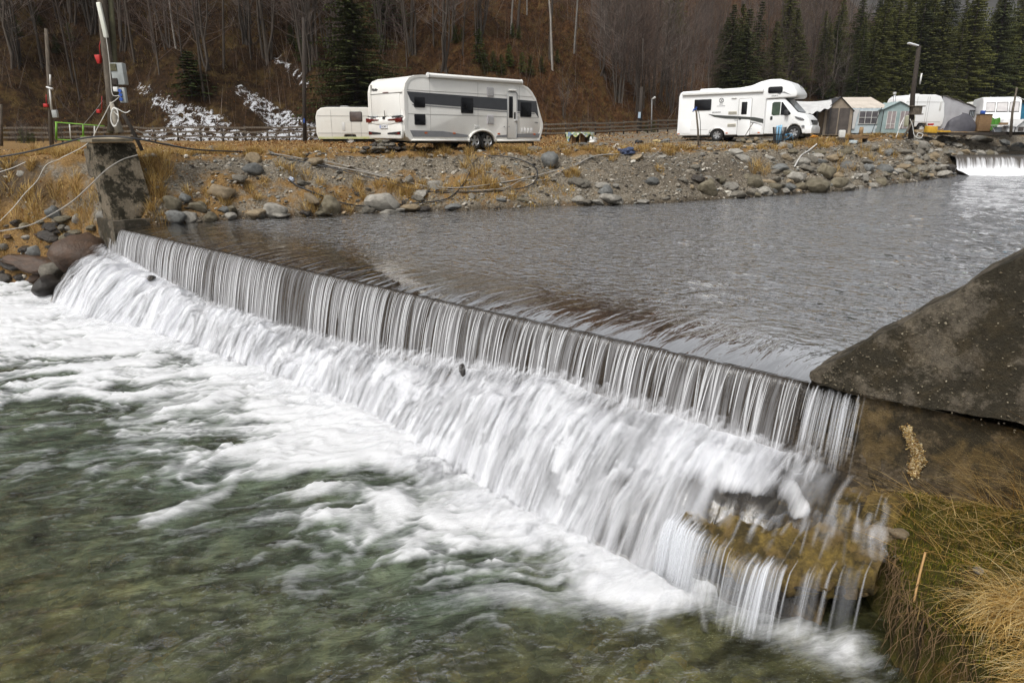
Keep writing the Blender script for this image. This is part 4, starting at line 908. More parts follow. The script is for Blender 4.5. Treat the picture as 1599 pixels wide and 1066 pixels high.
def motorhome():
    g = 1.94
    t = thing('motorhome', (9.60, 41.0, g), (0, math.radians(-.9), math.radians(-34)), 'white motorhome with an over-cab bed pod, parked behind the wooden tap post', 'motorhome')
    Wd = 2.36
    prof = [(-.05, .27), (-.16, .42), (-.13, .72), (-.12, 2.38), (-.06, 2.58), (.10, 2.66), (3.3, 2.72), (3.9, 2.80), (4.35, 2.97), (4.85, 3.06), (5.35, 3.05), (5.75, 2.90), (6.05, 2.66), (6.25, 2.38), (6.28, 2.22), (6.18, 2.12), (4.72, 2.10), (4.72, .27),
            (2.62, .27), (2.55, .52), (2.38, .62), (1.98, .62), (1.78, .52), (1.70, .27)]
    mb = MB(); mb.prism(prof, 0, Wd, 'y'); obj('body', mb, MWHITE2, t, .07, 4)
    cab = [(4.70, .30), (4.70, 2.09), (5.62, 2.09), (5.86, 1.86), (6.32, 1.38), (6.70, 1.26), (6.92, 1.05), (7.04, .82), (7.06, .50), (6.98, .32), (6.66, .30), (6.62, .48), (6.50, .68), (6.33, .78), (6.16, .78), (5.98, .68), (5.86, .48), (5.83, .30)]
    mb = MB(); mb.prism(cab, .10, Wd - .10, 'y'); obj('cab', mb, MWHITE2, t, .06, 3)
    # windscreen, side glass
    mb = MB(); mb.face([(5.68, .22, 2.075), (5.68, Wd - .22, 2.075), (6.345, Wd - .3, 1.40), (6.345, .3, 1.40)]); mb.face([(5.70, .22, 2.085), (5.70, Wd - .22, 2.085), (6.365, Wd - .3, 1.41), (6.365, .3, 1.41)])
    obj('windscreen', mb, M('cab_glass', (.05, .07, .075), (.02, .028, .03), 2, .05, 0, None, 0, .8), t)
    cd = panel('cab_door', [(4.96, .42), (4.96, 1.98), (5.50, 1.98), (5.70, 1.84), (6.20, 1.30), (6.14, .9), (5.82, .42)], .085, .11, MWHITE2, t, .01)
    wn = panel('cab_window', [(5.04, 1.30), (5.04, 1.86), (5.12, 1.92), (5.46, 1.92), (5.46, 1.26), (5.14, 1.24)], .07, .10, M('green_cab_glass', (.05, .085, .05), (.02, .035, .025), 2, .05, 0, None, 0, .8), cd)
    panel('cab_window', [(5.50, 1.26), (5.50, 1.91), (5.56, 1.90), (6.02, 1.32), (5.95, 1.25)], .07, .10, MGLASS, cd)
    panel('door_handle', rrect(4.99, 1.02, 5.11, 1.20, .03), .07, .09, MBLACK, cd)
    mb = MB(); mb.prism(rrect(5.72, 1.22, 5.92, 1.50, .05), -.16, -.02, 'y'); mb.tube([(5.8, -.02, 1.3), (5.8, .09, 1.3)], .03, 6); obj('wing_mirror', mb, MBLACK, t, .02)
    mb = MB(); mb.prism([(6.22, 1.19), (6.62, 1.08), (6.72, 1.0), (6.70, .97), (6.52, .98), (6.28, 1.09)], .06, .11, 'y'); mb.prism([(6.22, 1.19), (6.62, 1.08), (6.72, 1.0), (6.70, .97), (6.52, .98), (6.28, 1.09)], Wd - .11, Wd - .06, 'y')
    hl = obj('headlight', mb, MLAMP, t, .008)
    def fp(name, poly, x0, x1, mat, bev=0): mb = MB(); mb.prism(poly, x0, x1, 'x'); return obj(name, mb, mat, t, bev)
    fp('grille', [(.42, .98), (1.83, .98), (1.70, .74), (.55, .74)], 6.95, 7.075, MBLACK, .02)
    for k in range(3): fp('grille_bar', rect(.5, .79 + k * .06, 1.75, .805 + k * .06), 7.07, 7.09, MHAND)
    fp('bumper', [(.06, .30), (Wd - .06, .30), (Wd - .05, .62), (1.9, .72), (.35, .72), (.05, .62)], 6.80, 7.12, MWHITE2, .04)
    fp('number_plate', rrect(.86, .50, 1.38, .61, .01), 7.10, 7.135, MPLATE)
    mb = MB(); mb.prism(rrect(6.62, .62, 6.76, .72, .03), .03, .09, 'y'); obj('fog_lamp', mb, MLAMP, t)
    # side details
    w_ = panel('window', rrect(.82, 1.62, 1.78, 2.20, .04), -.04, 0, MGLASS, t, .01)
    w_ = panel('window', rrect(4.78, 2.36, 5.52, 2.68, .10, 5), -.035, 0, MGLASS, t, .01)
    d = panel('door', rrect(3.32, .25, 3.98, 2.14, .06), -.018, 0, MWHITE2, t, .008)
    panel('door_window', rrect(3.46, 1.34, 3.76, 1.98, .03), -.032, -.015, MGLASS, d, .006)
    mb = MB(); mb.tube([(3.30, -.02, .25), (3.30, -.02, 2.12), (3.34, -.02, 2.16), (3.96, -.02, 2.16), (4.0, -.02, 2.12), (4.0, -.02, .25)], .008, 5); obj('door_frame', mb, MSEAM, d, smooth=True)
    panel('door_handle', rrect(3.36, 1.08, 3.48, 1.16, .02), -.045, -.015, MBLACK, d)
    panel('swoosh', [(1.64, 1.42), (2.0, 1.36), (3.0, 1.28), (4.2, 1.18), (4.66, 1.08), (4.68, .86), (4.3, .96), (3.9, 1.07), (3.2, 1.12), (2.6, 1.16), (2.0, 1.26)], -.022, 0, MGREY if False else M('dark_olive_decal', (.05, .055, .05), None, 4, .4), t, label='dark sweeping side decal')
    for k in range(3): panel('decal_line', [(3.1 + .35 * k, 1.06 - .05 * k), (4.2 + .1 * k, .90 - .04 * k), (4.62, .78 - .03 * k), (4.62, .795 - .03 * k), (4.2 + .1 * k, .92 - .04 * k), (3.1 + .35 * k, 1.08 - .05 * k)], -.014, 0, MGREY, t)
    for z0, z1 in ((1.36, 1.52), (.72, .88)):
        v = panel('fridge_vent', rrect(2.76, z0, 3.22, z1, .02), -.024, 0, M('vent_beige', (.55, .52, .42), None, 9, .6), t, .004)
        for k in range(3): panel('slat', rect(2.79, z0 + .03 + k * .04, 3.19, z0 + .05 + k * .04), -.032, -.022, MSEAM, v)
    panel('hatch', rrect(-.03, .40, .66, 1.12, .04), -.014, 0, MWHITE2, t, .005); panel('hatch', rrect(4.1, .36, 4.62, .86, .04), -.014, 0, MWHITE2, t, .005)
    for x in (1.9, 2.6): pass
    panel('door_light', rrect(2.88, 2.17, 3.16, 2.22, .02), -.05, 0, MTRIM, t, .01)
    for x in (-.08, 2.68, 4.42): panel('side_reflector', rrect(x, .36, x + .12, .41, .01), -.02, 0, MORANGE, t)
    panel('side_trim', rect(.0, .58, 1.66, .592), -.008, 0, MSEAM, t); panel('side_trim', rect(4.02, .58, 4.66, .592), -.008, 0, MSEAM, t)
    mb = MB(); mb.prism([(-.13, 2.45), (.03, 2.43), (.06, 2.52), (.0, 2.58), (-.10, 2.57)], .1, 4.55, 'x'); obj('awning', mb, MTRIM, t, .012)
    mb = MB(); mb.prism(rrect(.85, 2.66, 1.9, 2.80, .05), .7, 1.4, 'y'); obj('roof_box', mb, MWHITE2, t, .04)
    mb = MB(); mb.prism(rrect(2.5, 2.68, 2.9, 2.76, .03), .9, 1.3, 'y'); mb.prism(rrect(3.1, 2.7, 3.6, 2.77, .03), .8, 1.4, 'y'); obj('roof_vent', mb, MTRIM, t, .02)
    A = [(2.22 + .46 * math.cos(a), -.015, .27 + .40 * math.sin(a)) for a in [math.pi * k / 12 for k in range(13)]]
    mb = MB(); mb.tube(A, .03, 5); obj('wheel_arch', mb, MWHITE2, t, smooth=True)
    for y, s in ((.04, -1), (Wd - .04, 1)): wheel(t, 2.18, y, .30, .335, .22, 6, MALLOY, s)
    for y, s in ((.13, -1), (Wd - .13, 1)): wheel(t, 6.24, y, .36, .335, .22, 6, MALLOY, s)
    mb = MB(); mb.box(.1, .3, .16, 6.7, Wd - .3, .30); obj('chassis', mb, MCHAS, t)
    mb = MB(); n = 20
    for r0, r1 in ((.13, .105),):
        for k in range(n):
            a, b = 2 * math.pi * k / n, 2 * math.pi * (k + 1) / n
            mb.prism([(2.33 + r0 * math.cos(a), 2.1 + r0 * math.sin(a)), (2.33 + r0 * math.cos(b), 2.1 + r0 * math.sin(b)), (2.33 + r1 * math.cos(b), 2.1 + r1 * math.sin(b)), (2.33 + r1 * math.cos(a), 2.1 + r1 * math.sin(a))], -.012, 0, 'y')
    mb.prism([(2.25, 2.19), (2.27, 2.2), (2.34, 2.11), (2.40, 2.2), (2.42, 2.19), (2.34, 2.08)], -.012, 0, 'y'); mb.prism([(2.25, 2.02), (2.33, 2.09), (2.42, 2.02), (2.4, 2.01), (2.33, 2.06), (2.27, 2.01)], -.012, 0, 'y')
    obj('round_logo', mb, MINK, t)
    text('logo_script', 'M C', (2.33, -.008, 1.90), (math.pi / 2, 0, 0), .11, MINK, t); text('logo_script', 'MOTORHOMES', (2.33, -.008, 1.81), (math.pi / 2, 0, 0), .065, MINK, t)
    text('model_script', 'ELNAGH', (2.10, -.008, 1.49), (math.pi / 2, 0, 0), .12, MINK, t)
    text('model_script', 'BARON 73', (5.15, -.010, 2.22), (math.pi / 2, 0, 0), .07, MINK, t)
    text('pod_script', 'M C', (6.22, 1.15, 2.62), (math.radians(55), 0, math.radians(90)), .35, MGREY, t)
    panel('pod_decal', [(5.25, 2.34), (5.4, 2.28), (5.5, 2.37), (5.95, 2.25), (5.6, 2.42)], -.012, 0, MGREY, t)
    return t
motorhome()

# ================================================================== POLES, BOXES, FENCE, GATE
MWOOD = M('weathered_wood', (.17, .14, .105), (.06, .048, .036), 4, .85, .7, 14, vs=(6, 6, 1)); MWOODD = M('dark_wood', (.055, .042, .032), (.025, .02, .016), 4, .9, .7, 14, vs=(6, 6, 1))
MLICH = M('lichen_wood', (.12, .115, .06), (.05, .042, .026), 3, .9, .7, 12); MPLANK = M('warm_plank', (.26, .16, .075), (.13, .075, .035), 4, .8, .5, 12, vs=(1, 1, 8))
MWPLAS = M('white_plastic', (.72, .72, .70), (.55, .55, .52), 5, .45, dirt=.4); MREDP = M('red_plastic', (.50, .02, .015), (.32, .012, .01), 6, .45); MGREEN = M('lime_green_paint', (.16, .36, .03), (.10, .24, .02), 5, .5)
MBOXG = M('grey_box_plastic', (.40, .42, .41), (.28, .3, .29), 5, .5, dirt=.3)
def wpt(px, py, D): z = zat(py, D); return (xat(px, D, z), D, z)
# main pole on the abutment
D = 19.4
t = thing('power_pole', wpt(190, 208, D), 0, 'leaning grey wooden pole carrying a tube lamp and meter boxes on the abutment', 'pole')
def loc(px, py, D_=D, off=(0, 0, 0)): a = Vector(wpt(px, py, D_)) - t.location; return (a.x + off[0], a.y + off[1], a.z + off[2])
mb = MB(); mb.tube([loc(178, 205), loc(172, 130), loc(163, 50), loc(157, -30), loc(154, -70)], [.13, .12, .115, .105, .10], 12); obj('pole_shaft', mb, MWOOD, t, smooth=True)
mb = MB(); P = [loc(168, 207, D, (0, .12, 0)), loc(177, 150, D, (0, .12, 0)), loc(173, 60, D, (0, .12, 0)), loc(166, -40, D, (0, .12, 0))]; mb.tube(P, [.085, .08, .07, .06], 9); obj('second_shaft', mb, MLICH, t, smooth=True)
mb = MB(); mb.m = Matrix.Translation(loc(163.5, 33, D, (.02, -.13, 0))) @ Matrix.Rotation(math.radians(-4), 4, 'Y'); mb.box(-.055, -.05, -.42, .055, .04, .42); obj('tube_lamp', mb, M('tube_lamp_white', (.72, .72, .66), (.6, .6, .5), 3, .4), t, .025)
mb = MB(); mb.m = Matrix.Translation(loc(188, 116, D, (0, -.05, 0))); mb.box(-.17, -.08, -.27, .15, .12, .27); o = obj('meter_box', mb, MBOXG, t, .02)
mb = MB(); mb.m = Matrix.Translation(loc(181, 106, D, (0, -.14, 0))); mb.box(-.09, -.01, -.09, .09, .01, .09); obj('box_lid', mb, MLICH, t)
mb = MB(); mb.m = Matrix.Translation(loc(184, 128, D, (0, -.1, 0))); mb.box(-.07, -.06, -.08, .07, .06, .08); obj('junction_box', mb, MWOODD, t, .01)
mb = MB(); mb.m = Matrix.Translation(loc(194, 149, D, (0, -.06, 0))); mb.box(-.075, -.05, -.19, .085, .06, .19); sk = obj('socket_board', mb, MBOXG, t, .01)
mb = MB(); mb.m = Matrix.Translation(loc(193, 149, D, (0, -.12, 0)))
for k in (-1, 0, 1): mb.disc((-.01, k * .105), .045, -.03, .02, 12)
obj('socket', mb, MBLUE, sk)
mb = MB(); mb.m = Matrix.Translation(loc(185, 140, D, (0, -.12, 0))); mb.box(-.06, -.04, -.06, .06, .04, .06); obj('junction_box', mb, MWPLAS, t, .01)
mb = MB(); mb.m = Matrix.Translation(loc(158, 93, D, (-.02, -.1, 0))); mb.prism([(-.07, .10), (.08, .10), (.06, -.10), (-.02, -.12)], -.06, .06, 'y'); obj('red_socket', mb, MREDP, t, .02)
mb = MB(); mb.tube([loc(157, 90), loc(155, 72), loc(158, 60)], .009, 6); mb.tube([loc(159, 150), loc(159, 173)], .008, 6); obj('red_cable', mb, MREDP, t, smooth=True)
mb = MB(); mb.m = Matrix.Translation(loc(159, 174, D, (-.02, -.1, 0))); mb.box(-.05, -.05, -.05, .05, .05, .05); obj('red_socket', mb, MREDP, t, .02)
mb = MB(); mb.tube([loc(192, 178), loc(205, 200), loc(222, 235)], .05, 8); obj('brace', mb, MWOODD, t, smooth=True)
mb = MB(); mb.tube([loc(177, 160, D, (0, -.1, 0)), loc(184, 185, D, (0, -.12, 0)), loc(190, 207, D, (0, -.1, 0))], [.05, .09, .11], 9); obj('pale_stub', mb, M('bleached_wood', (.38, .35, .29), (.22, .19, .15), 5, .8, .5), t, smooth=True)
# white cables
MCAB = M('white_cable', (.62, .6, .55), (.45, .43, .38), 6, .6); MBHOSE = M('black_hose', (.022, .023, .026), None, 9, .5); MGHOSE = M('grey_hose', (.36, .34, .31), (.2, .185, .16), 7, .6)
def cable(name, pts, r, mat, label, cat='cable', n=10, sides=6):
    mb = MB(); P = cat_rom(pts, n); o_ = P[0].copy(); mb.tube([p - o_ for p in P], r, sides); o = obj(name, mb, mat, None, smooth=True); o.location = o_; return tag(o, label, cat)
def W3(L, D_=None):
    r = []
    for q in L:
        if len(q) == 3: r.append(wpt(q[0], q[1], q[2]))
        else: X, Y, Z = hit(*q); r.append((X, Y - .03, Z + .05))
    return r
cable('white_cable', W3([(165, 52, 19.1), (170, 90, 19.1), (173, 125, 19.1), (176, 148, 19.1), (186, 150, 19.1), (180, 157, 19.1), (172, 163, 19.1), (163, 180, 19.1), (152, 200, 19), (144, 215, 18.9), (130, 229, 18.9), (95, 247, 19.2)]), .010, MCAB, 'white cable running from the tube lamp down the pole and over the bank edge')
cable('white_cable', W3([(95, 248, 19.2), (72, 258, 19), (58, 282, 19), (38, 303, 19), (20, 325, 19), (-5, 350, 18.8)]), .010, MCAB, 'white cable hanging down the eroded bank at the left edge of the photo')
cable('grey_hose', W3([(215, 242, 19.0), (190, 250, 18.7), (165, 266, 18.5), (140, 290, 18.4), (112, 315, 18.4), (80, 335, 18.4), (45, 352, 18.4), (-5, 362, 18.2)]), .016, MGHOSE, 'pale grey hose sagging from the concrete abutment across the left bank', 'hose')
cable('white_cable', W3([(-5, 270, 19.5), (20, 262, 19.5), (40, 253, 19.6)]), .010, MCAB, 'short white cable end lying on the eroded bank at the far left')
cable('coiled_cable', W3([(178, 175, 19.1)] + [(179 + 6 * math.cos(k * .9), 182 + 14 * math.sin(k * .9) + (k % 3), 19.05 - .01 * (k % 4)) for k in range(34)] + [(195, 176, 19.1), (203, 173, 19.1)]), .012, M('pale_cable', (.75, .74, .7), None, 5, .5), 'coil of white cable hanging on the pole above the cap stone', 'cable', 4)
cable('black_hose', W3([(-6, 246, 19.0), (40, 238, 19.0), (90, 226, 18.7), (130, 216, 18.5), (170, 213, 18.4), (215, 217, 18.5), (260, 226, 19), (310, 234, 20), (385, 240)]), .024, MBHOSE, 'thick black hose passing in front of the abutment top', 'hose')
cable('black_hose', W3([(425, 243), (450, 250), (490, 260), (530, 268), (570, 278), (610, 288), (640, 297), (690, 303), (740, 303), (800, 300), (832, 290), (839, 272), (828, 258), (800, 249), (765, 246), (744, 252), (733, 272), (722, 294), (700, 312), (670, 318), (640, 321)]), .020, MBHOSE, 'black hose looping over the dry grass bank below the long caravan', 'hose')
cable('black_hose', W3([(452, 284), (465, 293), (485, 302), (512, 312), (540, 321), (580, 325), (630, 322)]), .024, MBHOSE, 'black hose with a blue end low on the bank near the waterline', 'hose')
cable('grey_hose', W3([(425, 242), (470, 250), (520, 262), (570, 272), (620, 284), (665, 293), (710, 296), (760, 291), (815, 282), (860, 271), (895, 262), (925, 247), (960, 243), (990, 243)]), .020, MGHOSE, 'long pale hose draped along the bank under the caravan and table', 'hose')
cable('grey_hose', W3([(500, 252), (560, 268), (620, 282), (680, 297), (740, 300), (790, 296), (815, 284), (850, 283), (880, 268), (910, 254), (945, 243), (1010, 248), (1028, 239)]), .014, MGHOSE, 'thinner pale hose lying beside the long one and ending near the blue cloth', 'hose')
cable('grey_hose', W3([(1240, 262), (1250, 246), (1262, 237), (1275, 227)]), .03, M('white_hose', (.6, .59, .56), None, 6, .6), 'short white hose hanging down the rocks below the motorhome front', 'hose')
cable('white_cable', W3([(213, 203, 19.3), (240, 216, 20), (280, 229, 21), (340, 236, 22), (385, 239)]), .010, MCAB, 'white cable sloping from the abutment top down to the gravel')

# guy wires
cable('guy_wire', W3([(82, 140, 26), (100, 165, 25.6), (125, 190, 25.2)]), .008, MWOODD, 'thin guy wire slanting down from the short meter pole', 'wire')
cable('guy_wire', W3([(160, 158, 19.5), (145, 178, 21), (130, 195, 23)]), .008, M('wire_grey', (.3, .3, .3), None, 5, .5), 'pale guy wire slanting left from the leaning pole', 'wire')

# second pole on the left
D = 26.0
t = thing('meter_pole', wpt(81, 224, D), 0, 'short weathered pole with a white tube and red plug standing by the green gate', 'pole')
mb = MB(); mb.tube([loc(81, 228, D), loc(77, 130, D), loc(72, 45, D)], [.075, .07, .055], 9); obj('pole_shaft', mb, MWOOD, t, smooth=True)
mb = MB(); mb.tube([loc(81, 134, D, (0, -.09, 0)), loc(81, 117, D, (0, -.09, 0))], .028, 8); mb.tube([loc(83, 172, D, (0, -.09, 0)), loc(80, 137, D, (0, -.09, 0))], .03, 8); obj('white_tube', mb, MWPLAS, t, smooth=True)
mb = MB(); mb.tube([loc(75, 136, D, (0, -.1, 0)), loc(86, 140, D, (0, -.14, 0))], [.02, .05], 8); obj('lamp_arm', mb, MWPLAS, t, smooth=True)
mb = MB(); mb.m = Matrix.Translation(loc(75, 165, D, (0, -.1, 0))); mb.box(-.08, -.06, -.06, .07, .05, .06); obj('red_socket', mb, MREDP, t, .02)
mb = MB(); mb.tube([loc(75, 162, D, (0, -.1, 0)), loc(75, 148, D, (0, -.1, 0))], .012, 6); obj('red_cable', mb, MREDP, t, smooth=True)
mb = MB(); mb.m = Matrix.Translation(loc(87.5, 178, D, (0, -.05, 0))); mb.box(-.09, -.06, -.13, .09, .06, .13); obj('meter_box', mb, MBOXG, t, .015)
# left edge post
D = 29
t = thing('fence_post', wpt(2, 226, D), 0, 'grey wooden post at the left edge of the photo', 'post'); mb = MB(); mb.tube([loc(2, 228, D), loc(1, 163, D)], [.07, .065], 8); obj('post_shaft', mb, MWOOD, t, smooth=True)
# green gate frame
D = 25.6
t = thing('gate_frame', wpt(125, 220, D), 0, 'lime green metal gate frame with white uprights beside the meter pole', 'gate')
for nm, a, b, r_, m_ in (('top_rail', (86, 191), (163, 197), .022, MGREEN), ('post', (88, 191), (88, 218), .035, MGREEN), ('bottom_rail', (90, 218), (163, 221), .018, MGREEN), ('post', (130, 195), (130, 214), .03, MGREEN), ('upright', (108.5, 194), (110.5, 217), .018, MWPLAS), ('upright', (147.5, 197), (147.5, 215), .02, MWPLAS), ('foot', (126, 213), (134, 213), .02, MGREEN)):
    mb = MB(); mb.tube([loc(*a, D), loc(*b, D)], r_, 6); obj(nm, mb, m_, t, smooth=True)
# dark pole, utility pole, street lamps
D = 47
t = thing('utility_pole', wpt(476, 222, D), 0, 'tall dark pole standing beside the small cream caravan', 'pole'); mb = MB(); mb.tube([loc(476, 226, D), loc(474, 28, D)], [.14, .10], 8); obj('pole_shaft', mb, MWOODD, t, smooth=True)
mb = MB(); mb.tube([loc(476, 185, D, (0, -.15, 0)), loc(476, 192, D, (0, -.15, 0))], .05, 6); obj('blue_sign', mb, MBLUE, t)
D = 62
t = thing('utility_pole', wpt(998, 207, D), 0, 'dark crossarm pole with a blue box on the slope left of the motorhome', 'pole')
mb = MB(); mb.tube([loc(998, 212, D), loc(1002, 136, D)], [.20, .14], 8); obj('pole_shaft', mb, MWOODD, t, smooth=True)
mb = MB(); mb.tube([loc(995, 152, D), loc(1008, 152, D)], .06, 6); mb.tube([loc(999, 137, D), loc(1005, 137, D)], .05, 6); obj('crossarm', mb, MWOODD, t)
mb = MB(); mb.m = Matrix.Translation(loc(997.5, 180, D, (0, -.25, 0))); mb.box(-.1, -.08, -.25, .1, .08, .25); obj('meter_box', mb, M('pale_blue_box', (.2, .35, .5), (.5, .55, .6), 3, .5), t)
mb = MB(); mb.tube([loc(1003, 140, D), loc(1004, 60, D)], [.07, .05], 6); obj('cable_riser', mb, MWOODD, t, smooth=True)
D = 60
t = thing('street_lamp', wpt(1017, 205, D), 0, 'thin grey street lamp with a small head between the utility pole and the motorhome', 'lamp post')
mb = MB(); mb.tube([loc(1017, 210, D), loc(1018, 155, D)], [.07, .05], 8); obj('post', mb, M('galvanised', (.2, .2, .2), (.12, .12, .12), 4, .6), t, smooth=True)
mb = MB(); mb.tube([loc(1018, 155, D), loc(1020, 152.5, D, (.1, -.3, .0))], [.05, .09], 6); obj('lamp_head', mb, MTRIM, t, smooth=True)
# wooden lamp pole with brace at the river bank
D = 40.5
t = thing('street_lamp', wpt(1419, 214, D), 0, 'tall timber lamp post with a diagonal brace at the end of the bank', 'lamp post')
mb = MB(); mb.tube([loc(1422, 217, D), loc(1425, 150, D), loc(1435, 72, D)], [.15, .13, .11], 9); obj('post', mb, MWOODD, t, smooth=True)
mb = MB(); mb.tube([loc(1407, 216, D, (0, -.2, 0)), loc(1423, 188, D, (0, -.2, 0))], .06, 7); obj('brace', mb, MWOOD, t, smooth=True)
mb = MB(); mb.m = Matrix.Translation(loc(1426, 70, D)) @ Matrix.Rotation(math.radians(14), 4, 'Y'); mb.box(-.30, -.12, -.03, .28, .12, .05); obj('lamp_head', mb, M('lamp_head_white', (.75, .76, .78), None, 4, .4), t, .02)
mb = MB(); mb.tube([loc(1436, 115, D, (.06, -.1, 0)), loc(1433, 132, D, (.06, -.1, 0))], .045, 8); obj('tube_lamp', mb, MWPLAS, t, smooth=True)
mb = MB(); mb.m = Matrix.Translation(loc(1424, 172, D, (.1, -.2, 0))); mb.box(-.38, -.2, .17, .42, .2, .22); mb.box(-.22, -.15, -.2, .28, .15, .17); mb.box(-.3, -.2, -.26, .36, .2, -.2); obj('shelf_box', mb, MWOOD, t, .01)
cable('rope', W3([(1412, 183, 39.8), (1406, 196, 39.6), (1399, 215, 39.4)]), .022, MWPLAS, 'black and white rope slanting from the teal porch to the ground', 'rope')
cable('white_cable', W3([(1421, 186, 40), (1425, 196, 40), (1428, 212, 40), (1437, 216, 40), (1441, 210, 40), (1434, 208, 40), (1431, 214, 40)]), .02, MWPLAS, 'loose white cable coiled at the foot of the timber lamp post')

# fence behind the camp
t = thing('rail_fence', (-25.4, 47.6, 1.8), 0, 'weathered wooden rail fence running along the foot of the hillside', 'fence')
FP = [(-40, 43.5), (-33, 45.5), (-25.4, 47.6), (-14, 49.6), (-5, 50.6), (4, 53.2), (10, 57), (15, 61.5)]
pts = []; 
for (ax, ay), (bx, by) in zip(FP[:-1], FP[1:]):
    L_ = math.hypot(bx - ax, by - ay); n = max(1, round(L_ / 1.45))
    for k in range(n): pts.append((ax + (bx - ax) * k / n, ay + (by - ay) * k / n))
pts.append(FP[-1]); prev = None; base = Vector(t.location)
pm = None; rmesh = None
for i, (x, y) in enumerate(pts):
    z = ground_z(x, y); ht = 1.02 + R.uniform(-.06, .08); p = Vector((x, y, z)) - base
    if pm is None:
        mb = MB(); mb.tube([(0, 0, -.2), (.01, 0, .5), (-.01, 0, 1.08)], [.065, .06, .055], 7); pm = obj('post', mb, MWOODD, t, smooth=True); o = pm
    else: o = pm.copy(); col.objects.link(o); o.parent = t
    o.location = p; o.rotation_euler = (R.uniform(-.03, .03), R.uniform(-.03, .03), R.uniform(0, 6))
    if prev is not None:
        q = p - prev; L_ = q.length
        for h in (.32, .62, .92):
            if rmesh is None:
                mb = MB(); mb.prism([(-.025, -.055), (.02, -.06), (.028, .05), (-.02, .06)], 0, 1.0, 'x'); rmesh = obj('rail', mb, MWOOD, t); o = rmesh
            else: o = rmesh.copy(); col.objects.link(o); o.parent = t
            a = prev + Vector((0, -.07, h + R.uniform(-.04, .04))); b = p + Vector((0, -.07, h + R.uniform(-.04, .04))); d_ = b - a
            o.location = a; o.rotation_euler = (0, -math.atan2(d_.z, math.hypot(d_.x, d_.y)), math.atan2(d_.y, d_.x)); o.scale = (d_.length + .1, 1, 1)
    prev = p

# ================================================================== CAMP FURNITURE
def gz(x, y): return ground_z(x, y)
MROCK = [M('rock_grey', (.22, .20, .165), (.09, .08, .062), 3.5, .85, .8, 12, rand=.25), M('rock_pale', (.33, .31, .27), (.15, .14, .12), 3.0, .85, .7, 10, rand=.2), M('rock_tan', (.30, .235, .15), (.15, .115, .07), 3, .85, .7, 10, rand=.2),
         M('rock_bluegrey', (.18, .185, .178), (.085, .085, .08), 3, .8, .6, 10, rand=.2), M('rock_mossy', (.21, .185, .13), (.085, .07, .042), 2.2, .9, .8, 10, rand=.2), M('rock_wet_dark', (.045, .036, .028), (.018, .015, .012), 3, .3, .7, 9, rand=.3), M('rock_rusty', (.09, .05, .028), (.035, .022, .014), 2.5, .45, .7, 9)]
def rock_mesh(i, sub=3):
    bm = bmesh.new(); bmesh.ops.create_icosphere(bm, subdivisions=sub, radius=1); P = np.array([v.co[:] for v in bm.verts]); r_ = random.Random(i)
    for k in range(9):
        a = np.array([r_.gauss(0, 1) for _ in range(3)]); a /= np.linalg.norm(a); h = r_.uniform(.55, .9); d = P @ a; P = P - np.outer(np.clip(d - h, 0, 9) * .85, a)
    n_ = fbm(P[:, 0] * 1.7 + i * 9.1 + P[:, 2], P[:, 1] * 1.7 + P[:, 2] * 1.3, 200 + i, 4) - .5; P = P * (1 + n_[:, None] * .55)
    for v, p in zip(bm.verts, P): v.co = p
    me = bpy.data.meshes.new('rock'); bm.to_mesh(me); bm.free(); me.polygons.foreach_set('use_smooth', [True] * len(me.polygons)); me.set_sharp_from_angle(angle=math.radians(42)); return me
_rk = {}
def rock(x, y, z, sx, sy, sz, m, i=None, rz=None, parent=None, name='rock', tilt=.25):
    i = R.randrange(9) if i is None else i; key = (i, m)
    if key not in _rk: me = rock_mesh(i); me.materials.append(MROCK[m]); _rk[key] = me
    o = link(name, _rk[key], parent); o.location = (x, y, z); o.scale = (sx, sy, sz); o.rotation_euler = (R.uniform(-tilt, tilt), R.uniform(-tilt, tilt), R.uniform(0, 6.28) if rz is None else rz); return o

# picnic table of stump and boards with cloth
D = 33; x, z = xat(905, D), 1.88
t = thing('garden_table', (x, D, gz(x, D)), .1, 'round topped table on a timber stump base in the gap between caravan and motorhome', 'table')
mb = MB(); mb.prism([(1.05 * math.cos(a) * .62, 1.0 * math.sin(a) * .6) for a in [2 * math.pi * k / 20 for k in range(20)]], .56, .62, 'z'); obj('tabletop', mb, MPLANK, t, .01)
for k, (a, b) in enumerate(((-.30, -.1), (-.1, .12), (.12, -.05), (.3, .1))):
    mb = MB(); mb.prism(rrect(a - .09, b - .09, a + .09, b + .09, .02), -.15, .56, 'z'); obj('leg', mb, MWOODD if k % 2 else MPLANK, t)
xs = np.linspace(-.85, .75, 30); ys = np.linspace(-.72, .72, 26); X, Y = np.meshgrid(xs, ys); rr_ = np.hypot(X / .66, Y / .6); ang = np.arctan2(Y, X)
zz = .632 - np.clip(rr_ - 1, 0, 2) * (.55 + .35 * np.sin(ang * 9)) * .9; Xc = np.where(rr_ > 1, X / rr_ * (1 + .12 * (rr_ - 1)), X); Yc = np.where(rr_ > 1, Y / rr_ * (1 + .12 * (rr_ - 1)), Y)
m, nt, o_ = newmat('floral_cloth'); v = _n(nt, 'ShaderNodeTexVoronoi'); v.inputs['Scale'].default_value = 14; tc = _n(nt, 'ShaderNodeTexCoord'); nt.links.new(tc.outputs['Object'], v.inputs[0]); sp_ = _n(nt, 'ShaderNodeSeparateColor'); nt.links.new(v.outputs['Color'], sp_.inputs[0])
out(nt, o_, bsdf(nt, ramp(nt, sp_.outputs[0], [(.1, (.55, .56, .5)), (.35, (.06, .14, .35)), (.6, (.45, .42, .12)), (.85, (.15, .25, .12))]), .8))
